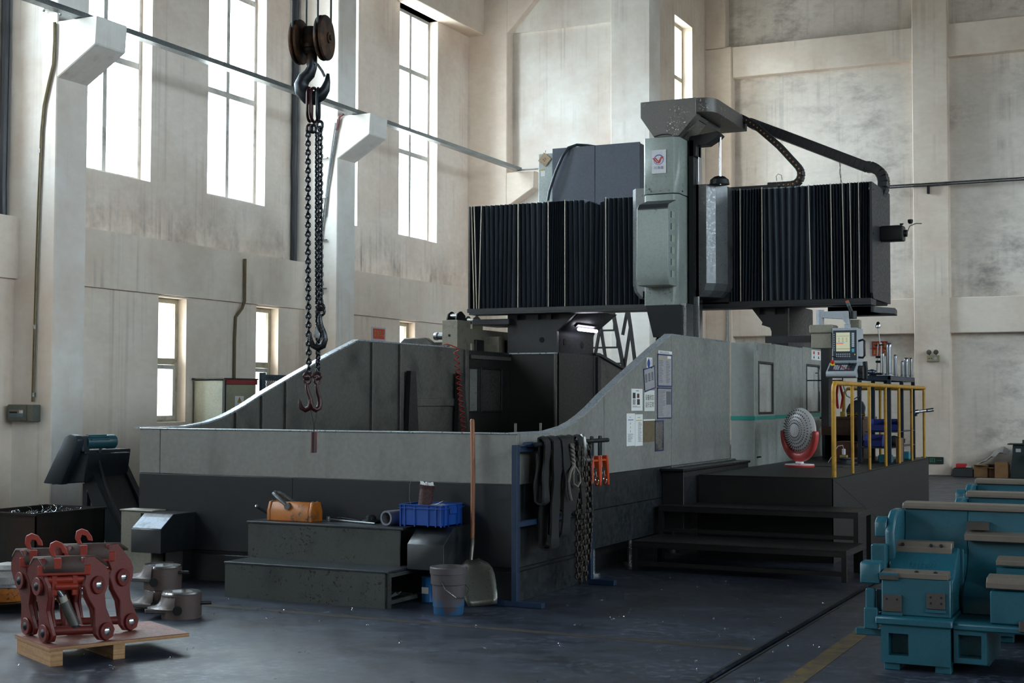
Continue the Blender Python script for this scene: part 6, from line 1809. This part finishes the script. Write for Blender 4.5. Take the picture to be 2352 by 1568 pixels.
MB().tube([(-12.955, 17.68, 3.75), (-12.955, 17.68, 3.1), (-12.97, 17.64, 2.99), (-13.03, 17.56, 2.85), (-13.03, 17.54, 2.5), (-13.03, 17.54, 1.85)], .024, 8).build('tube', P_DPIPE, t_)
t_ = thing('cable_conduit', 'bright steel conduit slanting down second bracket pillar', 'conduit', (-12.7, 19.4, 2))
MB().tube([(-12.40, 19.41, 6.18), (-12.46, 19.41, 5.8), (-12.62, 19.41, 4.9), (-12.72, 19.41, 4.2), (-12.73, 19.41, 3.2), (-12.75, 19.41, 2.2)], .016, 8).tube([(-12.44, 19.40, 6.12), (-12.50, 19.40, 5.75), (-12.58, 19.40, 5.2), (-12.64, 19.40, 4.6)], .012, 6).build('tube', P_STEEL, t_)
MB().tube([(-12.30, 19.41, 6.25), (-12.37, 19.41, 6.22), (-12.40, 19.41, 6.08), (-12.43, 19.41, 6.0)], .02, 8).build('red_sleeve', paint('dull_red_sleeve', '#6b3a37', .5, dirt=.3), t_)
for z in (5.55, 4.9, 4.2, 3.4):
    MB().box(-12.78, -12.60, 19.395, 19.425, z, z + .02).build('pipe_clip', P_STEEL, t_, smooth=0)
# beige electrical cabinet and mesh guard by the left wall
P_CABB = paint('beige_cabinet_paint', '#a3a593', .45, dirt=.25, dirtc='#5c5a4c', scale=3, bump=.02)
ec = thing('power_cabinet', 'beige power cabinet with red top strip by the left wall', 'cabinet', (-12.65, 16.9, 0))
MB().box(-13.02, -12.50, 16.56, 17.36, .05, 1.87).build('body', P_CABB, ec, bevel=.008)
MB().box(-12.50, -12.478, 16.60, 17.33, .1, 1.81).build('door', paint('beige_door_paint', '#96977f', .45, dirt=.3, dirtc='#5c5a4c', scale=3), ec, bevel=.004)
MB().box(-12.50, -12.47, 16.58, 17.36, 1.815, 1.885).build('red_strip', plain('dark_red_strip', '#8a1f25', .45), ec, bevel=.003)
MB().box(-13.04, -12.465, 16.54, 17.38, 1.885, 1.905).build('top', P_BLACK, ec, smooth=0)
MB().box(-13.0, -12.52, 16.58, 17.34, 0, .05).build('plinth', P_BLACK, ec, smooth=0)
MB().box(-12.495, -12.47, 16.565, 16.60, .1, 1.87).build('door_edge', P_BLACK, ec, smooth=0)
s_ = MB().box(-12.478, -12.474, 16.82, 17.03, 1.44, 1.645).build('warning_sticker', P_PAPER, ec, smooth=0)
MB().prism([(16.872, 1.548), (16.978, 1.548), (16.925, 1.63)], 'x', -12.474, -12.472).build('warning_triangle', P_INK, s_, smooth=0)
MB().prism([(16.885, 1.554), (16.965, 1.554), (16.925, 1.615)], 'x', -12.472, -12.471).build('warning_triangle', plain('warning_yellow', '#d19a22', .5), s_, smooth=0)
MB().prism([(16.92, 1.56), (16.932, 1.56), (16.926, 1.575), (16.936, 1.578), (16.924, 1.602), (16.916, 1.60), (16.924, 1.583), (16.914, 1.58)], 'x', -12.471, -12.470).build('bolt_mark', P_INK, s_, smooth=0)
text('当心触电', .022, (-12.474, 16.925, 1.522), (0, 1, 0), (0, 0, 1), P_INK, s_, depth=.001)
mg_ = thing('mesh_guard', 'blue framed wire mesh guard standing beside the beige cabinet', 'guard', (-12.6, 18.0, 0))
P_MGB = paint('steel_blue_frame', '#2c4553', .45, dirt=.3, scale=5)
MX = -12.45
for y in (17.46, 18.9):
    MB().box(MX - .03, MX + .03, y - .045, y + .045, 0, 2.0).build('post', P_MGB, mg_, bevel=.004)
for z in (1.925, .12):
    MB().box(MX - .025, MX + .025, 17.50, 18.86, z - .045, z + .045).build('rail', P_MGB, mg_, bevel=.004)
for i in range(16):
    MB().cyl((MX + .028, 17.53 + i * .085, 1.925), (MX + .034, 17.53 + i * .085, 1.925), .015, n=6).build('rivet', P_MGB, mg_)
g = MB()
n_ = 34
for i in range(-36, 28):
    for s in (1, -1):
        y0, z0 = 17.50 + i * .05, .16
        a, b_ = None, None
        t0 = max(0, -i * .05) if s > 0 else None
        if s > 0:
            ys, ye = max(17.50, 17.50 + i * .05), min(18.86, 17.50 + i * .05 + 1.72)
            if ye - ys > .02:
                g.cyl((MX, ys, .16 + (ys - (17.50 + i * .05))), (MX, ye, .16 + (ye - (17.50 + i * .05))), .004, n=4)
        else:
            yb = 17.50 + i * .05 + 1.72
            ys, ye = max(17.50, yb - 1.72), min(18.86, yb)
            if ye - ys > .02:
                g.cyl((MX + .006, ys, .16 + (yb - ys)), (MX + .006, ye, .16 + (yb - ye)), .004, n=4)
g.build('wire_mesh', P_STEEL, mg_, smooth=0)
# red wall signs: print too small to read
P_GOLD = plain('sign_gold_print', '#c99b45', .6)
P_SIGNB = plain('sign_margin', '#b7b4ba', .6)
def marks(root, O, right, n, w, h):
    for i in range(n):
        c = Vector(O) + Vector(right) * (i * w * 1.5)
        nrm = Vector((1, 0, 0)) if abs(right[1]) > .5 else Vector((0, -1, 0))
        for k in range(3):
            p = c + Vector((0, 0, h * (k - 1) * .38)) + nrm * .003
            r = Vector(right) * w * (.5, .35, .5)[(k + i) % 3]
            u = Vector((0, 0, h * .10))
            b = MB().poly([p - r - u, p + r - u, p + r + u, p - r + u], [(0, 1, 2, 3)])
            b.poly([p - Vector(right) * w * .1 - u * 3, p + Vector(right) * w * .1 - u * 3, p + Vector(right) * w * .1 + u * 3, p - Vector(right) * w * .1 + u * 3], [(0, 1, 2, 3)])
            b.build('gold_mark', P_GOLD, root, smooth=0)
sg = thing('safety_sign', 'red safety sign with gold marks on left wall near pillar', 'sign', (-13.05, 21.83, 2.6))
MB().box(-13.06, -13.055, 21.60, 22.09, 2.42, 2.90).build('backing', P_SIGNB, sg, smooth=0)
MB().box(-13.055, -13.052, 21.65, 22.05, 2.69, 2.875).build('red_panel', P_RED, sg, smooth=0)
MB().box(-13.055, -13.052, 21.65, 22.05, 2.46, 2.645).build('red_panel', P_RED, sg, smooth=0)
marks(sg, (-13.052, 21.71, 2.79), (0, 1, 0), 4, .062, .09)
for k, (z0, z1) in enumerate(((2.775, 2.93), (2.61, 2.765))):
    sg = thing('safety_sign', '%s red safety sign on the far wall behind the tool stand' % ('upper' if k == 0 else 'lower'), 'sign', (-6.0, 31.79, z0), 'red signs on the far wall')
    MB().box(-6.27, -5.88, 31.79, 31.80, z0 - .012, z1 + .012).build('backing', P_SIGNB, sg, smooth=0)
    MB().box(-6.23, -5.885, 31.785, 31.79, z0, z1).build('red_panel', plain('dull_sign_red', '#94301f', .6), sg, smooth=0)
    marks(sg, (-6.17, 31.785, (z0 + z1) / 2), (1, 0, 0), 4, .05, .075)
ex = thing('exit_sign', 'dark green low exit sign with running figure at pillar foot', 'sign', (-4.89, 31.48, .25))
MB().box(-5.13, -4.66, 31.465, 31.499, .25, .40).build('panel', plain('dark_green_sign', '#1d2f2a', .5), ex, bevel=.006)
P_GRN = plain('pale_green_print', '#4f7f63', .6)
for a, b_, c, d in ((-4.95, -4.93, .275, .375), (-4.86, -4.84, .275, .375), (-4.95, -4.84, .365, .375), (-4.91, -4.89, .30, .345), (-4.90, -4.87, .285, .30), (-4.93, -4.91, .285, .30), (-5.08, -4.98, .32, .328), (-4.81, -4.71, .32, .328)):
    MB().box(a, b_, 31.462, 31.465, c, d).build('pictogram', P_GRN, ex, smooth=0)
MB().lathe([(.001, 0), (.011, 0), (.011, .002), (.001, .002)], (-4.895, 31.465, .357), (0, -1, 0), 12).build('pictogram', P_GRN, ex, smooth=0)
for s in (-1, 1):
    xx = -5.10 if s < 0 else -4.69
    MB().prism([(xx, .324), (xx - s * .03, .338), (xx - s * .03, .31)], 'y', 31.462, 31.465).build('arrow', P_GRN, ex, smooth=0)
el = thing('emergency_light', 'twin-headed emergency light on the far pillar', 'light', (-4.87, 31.4, 2.47))
MB().box(-4.99, -4.72, 31.43, 31.499, 2.455, 2.60).build('case', paint('cream_plastic', '#a89f83', .5, dirt=.3), el, bevel=.01)
for x in (-4.93, -4.79):
    MB().lathe([(.01, 0), (.05, 0), (.055, .03), (.04, .055), (.01, .06)], (x, 31.42, 2.665), (.15 if x > -4.85 else -.15, -1, -.1), 18).build('lamp_head', plain('lamp_grey', '#55524b', .3), el)
    MB().cyl((x, 31.45, 2.595), (x, 31.45, 2.64), .012, n=8).build('lamp_neck', P_BLACK, el)
MB().lathe([(.01, 0), (.035, 0), (.035, .004), (.01, .004)], (-4.80, 31.43, 2.53), (0, -1, 0), 16).build('speaker_disc', P_SIGNB, el)
for x in (-4.95, -4.90):
    MB().box(x, x + .03, 31.427, 31.43, 2.52, 2.535).build('indicator', P_BLACK, el, smooth=0)
fc = thing('wall_conduit', 'thin pair of conduits crossing the far wall above the bridge', 'conduit', (-3, 31.45, 6.31))
MB().cyl((-9.3, 31.46, 6.30), (12.5, 31.46, 6.30), .018, n=8).cyl((-9.3, 31.46, 6.345), (12.5, 31.46, 6.345), .018, n=8).build('tubes', P_STEEL, fc)
MB().box(-4.95, -4.90, 31.42, 31.5, 6.12, 6.30).build('pipe_hanger', P_BLACK, fc, smooth=0)
fc = thing('wall_conduit', 'vertical pale conduit on the far corner pillar under the bridge', 'conduit', (-9.47, 31.45, 0))
MB().cyl((-9.47, 31.47, 0), (-9.47, 31.47, 5.6), .022, n=8).build('tube', P_GALV, fc)
# lattice ladder behind the left column
ld = thing('lattice_ladder', 'black lattice steel ladder frame behind the left column', 'ladder', (-8.9, 22.9, 0))
def lbar(p, q, w=.032, nm='brace'):
    MB().tube([p, q], w, 4).build(nm, P_BLACK, ld, smooth=0)
YL = 22.9
lbar((-8.96, YL, 3.21), (-8.31, YL, 0.00), .04, 'leg')
lbar((-8.79, YL + .3, 3.19), (-8.88, YL + .3, 2.75))
lbar((-8.67, YL, 3.19), (-8.62, YL, 2.88), .036, 'leg')
lbar((-8.62, YL, 2.88), (-8.42, YL, 1.38), .036, 'leg')
lbar((-8.63, YL + .02, 2.86), (-8.78, YL + .02, 1.94))
lbar((-9.18, YL, 2.90), (-9.37, YL, 1.94))
lbar((-9.18, YL, 2.90), (-8.98, YL, 1.71))
lbar((-9.09, YL, 3.17), (-9.20, YL, 2.83))
for a, c in (((-9.31, YL, 2.82), (-8.90, YL, 2.82)), ((-9.36, YL, 2.52), (-8.85, YL, 2.52)), ((-9.26, YL, 2.24), (-8.78, YL, 2.24)), ((-9.15, YL, 3.12), (-8.96, YL, 3.12)), ((-9.20, YL, 1.94), (-8.73, YL, 1.94))):
    lbar(a, c, .022, 'rung')
for x, z0, z1 in ((-8.95, 2.81, 3.06), (-8.89, 2.52, 2.77), (-8.82, 2.24, 2.48)):
    lbar((x, YL + .05, z0), (x, YL + .05, z1), .014, 'stay')
lbar((-9.37, YL, 1.94), (-9.37, YL, 0.00), .036, 'leg')
lbar((-8.42, YL, 1.38), (-8.36, YL, 0.00), .036, 'leg')
# milling head carrier standing behind the left basin wall
hd_ = thing('head_magazine', 'beige block with two black roller brackets behind left basin wall', 'machine', (-9.2, 17.6, 0))
P_MAG = paint('speckled_beige_block', '#8f887a', .55, dirt=.4, scale=9, bump=.15)
mb_ = MB().box(-9.26, -9.02, 17.20, 17.60, 0, 2.705).build('block', P_MAG, hd_, bevel=.006)
MB().cyl((-9.145, 17.199, 2.49), (-9.145, 17.196, 2.49), .018, n=12).build('hole', P_HOLE_SHADE, mb_)
MB().box(-9.10, -9.02, 17.60, 18.9, 2.40, 2.60).build('rear_beam', P_MAG, hd_, smooth=0)
MB().box(-9.08, -8.75, 17.95, 18.15, 2.0, 2.50).build('inner_block', P_MAG, hd_, bevel=.006)
MB().box(-8.98, -8.68, 18.25, 18.6, 2.0, 2.46).build('dark_block', P_BLACK, hd_, bevel=.006)
MB().box(-9.02, -8.98, 17.7, 17.95, 2.2, 2.45).build('dark_block', P_BLACK, hd_, bevel=.006)
MB().box(-9.48, -9.32, 18.24, 18.58, 0, 2.70).build('rear_post', P_MAG, hd_, smooth=0)
for x, y in ((-9.20, 17.22), (-9.47, 18.25)):
    for dx in (0, .14):
        MB().prism([(y, 2.705), (y + .04, 2.79), (y + .12, 2.83), (y + .18, 2.83), (y + .28, 2.78), (y + .30, 2.705)], 'x', x + dx - .01, x + dx + .01).build('roller_bracket', P_BLACK, hd_, bevel=.004)
    for yy in (.09, .20):
        MB().cyl((x, y + yy, 2.765), (x + .14, y + yy, 2.765), .028, n=14).build('roller', P_BRIGHT, hd_)
sp2 = MB().lathe([(.004, .0), (.05, 0), (.055, .02), (.055, .05), (.035, .055), (.035, .07), (.048, .075), (.048, .14), (.055, .145), (.055, .17), (.004, .17)], (-9.43, 17.3, 2.485), (1, 0, 0), 20).build('spindle_end', P_STEEL, hd_)
MB().box(-9.5, -9.26, 17.26, 17.34, 0, 2.40).build('stand', P_BLACK, hd_, smooth=0)
lp = thing('coolant_lid', 'grey rounded lid rising behind the left basin wall', 'lid', (-9.1, 16.2, 2.2))
MB().prism([(-9.2, 0), (-9.2, 2.32), (-9.12, 2.40), (-8.80, 2.40), (-8.72, 2.34), (-8.70, 0)], 'y', 15.9, 16.0).build('lid', P_INNER, lp, bevel=.01)
# red coiled air hose on the inner face of the left wall
ah = thing('air_hose', 'red coiled air hose hanging inside the left basin wall', 'hose', (-8.45, 16.0, 1.0))
pts = [Vector((-8.57, 15.95, 2.30)), Vector((-8.53, 15.98, 2.315)), Vector((-8.49, 16.03, 2.30))]
N = 15
for i in range(N * 10):
    f = i / (N * 10)
    a = i * 2 * math.pi / 10
    ax_ = Vector((-8.42, 16.02 + .23 * f, 2.26 - 1.08 * (f ** .9)))
    pts.append(ax_ + Vector((.028 * math.cos(a), .045 * math.sin(a), 0)))
MB().tube(pts, .0075, 5).build('coil', plain('red_hose', '#a02a22', .4), ah, smooth=80)
MB().prism([(15.95, 2.28), (16.04, 2.28), (16.04, 2.30), (15.95, 2.30)], 'x', -8.62, -8.52).build('hose_clip', P_STEEL, ah)
# things along the foot of the far wall
P_BOXC = paint('far_cardboard', '#86633f', .8, dirt=.5, dirtc='#3a2a1c', scale=5)
bt = thing('battery_case', 'dark grey case on floor by far pillar', 'case', (-4.2, 31.3, 0))
MB().box(-4.43, -4.02, 31.1, 31.4, 0, .17).build('case', paint('dark_case', '#2c3034', .5, dirt=.4), bt, bevel=.012)
MB().box(-4.40, -4.05, 31.12, 31.38, .17, .19).build('lid', P_BLACK, bt, smooth=0)
bt = thing('red_toolbox', 'small red box sitting on the dark grey case', 'box', (-4.28, 31.25, .19))
MB().box(-4.36, -4.16, 31.15, 31.35, .19, .28).build('box', plain('bright_red_box', '#b3262b', .45), bt, bevel=.01)
MB().box(-4.16, -4.06, 31.2, 31.24, .20, .23).build('handle', P_PAPER, bt, smooth=0)
for x0, x1, y0, h, lab in ((-4.0, -3.72, 31.15, .26, 'crumpled brown carton next to the dark case'), (-3.71, -3.58, 31.2, .20, 'low dark brown carton between two taller cartons'), (-3.56, -3.30, 31.02, .32, 'upright brown carton nearest the green grinder')):
    bt = thing('carton', lab, 'box', (x0, y0, 0), 'cartons along the far wall')
    MB().box(x0, x1, y0, y0 + .25, 0, h).build('carton_body', P_BOXC if h > .22 else P_CARD, bt, bevel=.006)
    MB().box(x0 + .01, x1 - .01, y0 - .12 if h < .3 else y0 - .004, y0 + (.02 if h < .3 else .25), h - .004, h + .012).build('flap', P_BOXC, bt, smooth=0)
bt = thing('plastic_heap', 'heap of clear plastic wrapping on the cartons by far wall', 'wrapping', (-3.65, 31.45, .25))
random.seed(9)
vs, fs = [], []
for i in range(13):
    for j in range(7):
        u, v = i / 12, j / 6
        hgt = .62 * math.exp(-((u - .78) / .42) ** 2) * (1 - .5 * abs(v - .8))
        vs.append(Vector((-3.98 + u * .66, 31.28 + v * .45, .27 + hgt * .62 + random.uniform(-.03, .03))))
for i in range(12):
    for j in range(6):
        fs.append((i * 7 + j, i * 7 + j + 1, i * 7 + j + 8, i * 7 + j + 7))
MB().poly(vs, fs).build('film', paint('cloudy_film', '#a5a1a0', .25, dirt=.3, scale=6), bt, smooth=0)
MB().box(-3.9, -3.32, 31.45, 31.7, 0, .26).build('stack_under', P_CARD, bt, smooth=0)
gd = thing('bench_grinder', 'dark green pedestal grinder at the right edge by far wall', 'grinder', (-3.05, 31.2, 0))
P_GGR = paint('dark_green_machine', '#25302f', .45, dirt=.4, scale=4)
MB().prism([(-3.26, 0), (-3.20, .70), (-2.70, .70), (-2.64, 0)], 'y', 31.05, 31.45).build('pedestal', P_GGR, gd, bevel=.01)
MB().box(-3.30, -2.6, 31.0, 31.5, .70, .725).build('table', P_GGR, gd, bevel=.004)
MB().box(-3.14, -3.04, 31.04, 31.05, .55, .62).build('plate', P_SIGNB, gd, smooth=0)
MB().cyl((-2.92, 31.04, .40), (-2.92, 30.98, .40), .10, n=20).build('wheel', P_BLACK, gd)
MB().cyl((-2.95, 31.25, .725), (-2.95, 31.25, .80), .08, n=16).build('motor', P_GGR, gd)
# swarf and cuttings scattered on the floor
random.seed(4)
g = MB()
for i in range(120):
    while True:
        x, y = random.uniform(-7.5, -1.9), random.uniform(6.2, 12.3)
        if y < 9.3 or (x > -4.4 and y < 12.3):
            break
    k = random.choice((1, 1, 2, 3))
    for _ in range(k):
        px_, py_ = x + random.gauss(0, .02), y + random.gauss(0, .02)
        if random.random() < .6:
            g.tube(curl((px_, py_, .009), random.uniform(.004, .010), random.uniform(.006, .02), 6), .0012, 3)
        else:
            a = random.uniform(0, 6)
            g.box(-.008, .008, -.002, .002, 0.0006, .004, Matrix.Translation((px_, py_, 0)) @ Matrix.Rotation(a, 4, 'Z'))
tag(g.build('floor_swarf', P_SWARF, None, at=(-4, 8, 0), smooth=0), 'bright metal cuttings scattered over the dark floor', 'swarf', None, 'stuff')
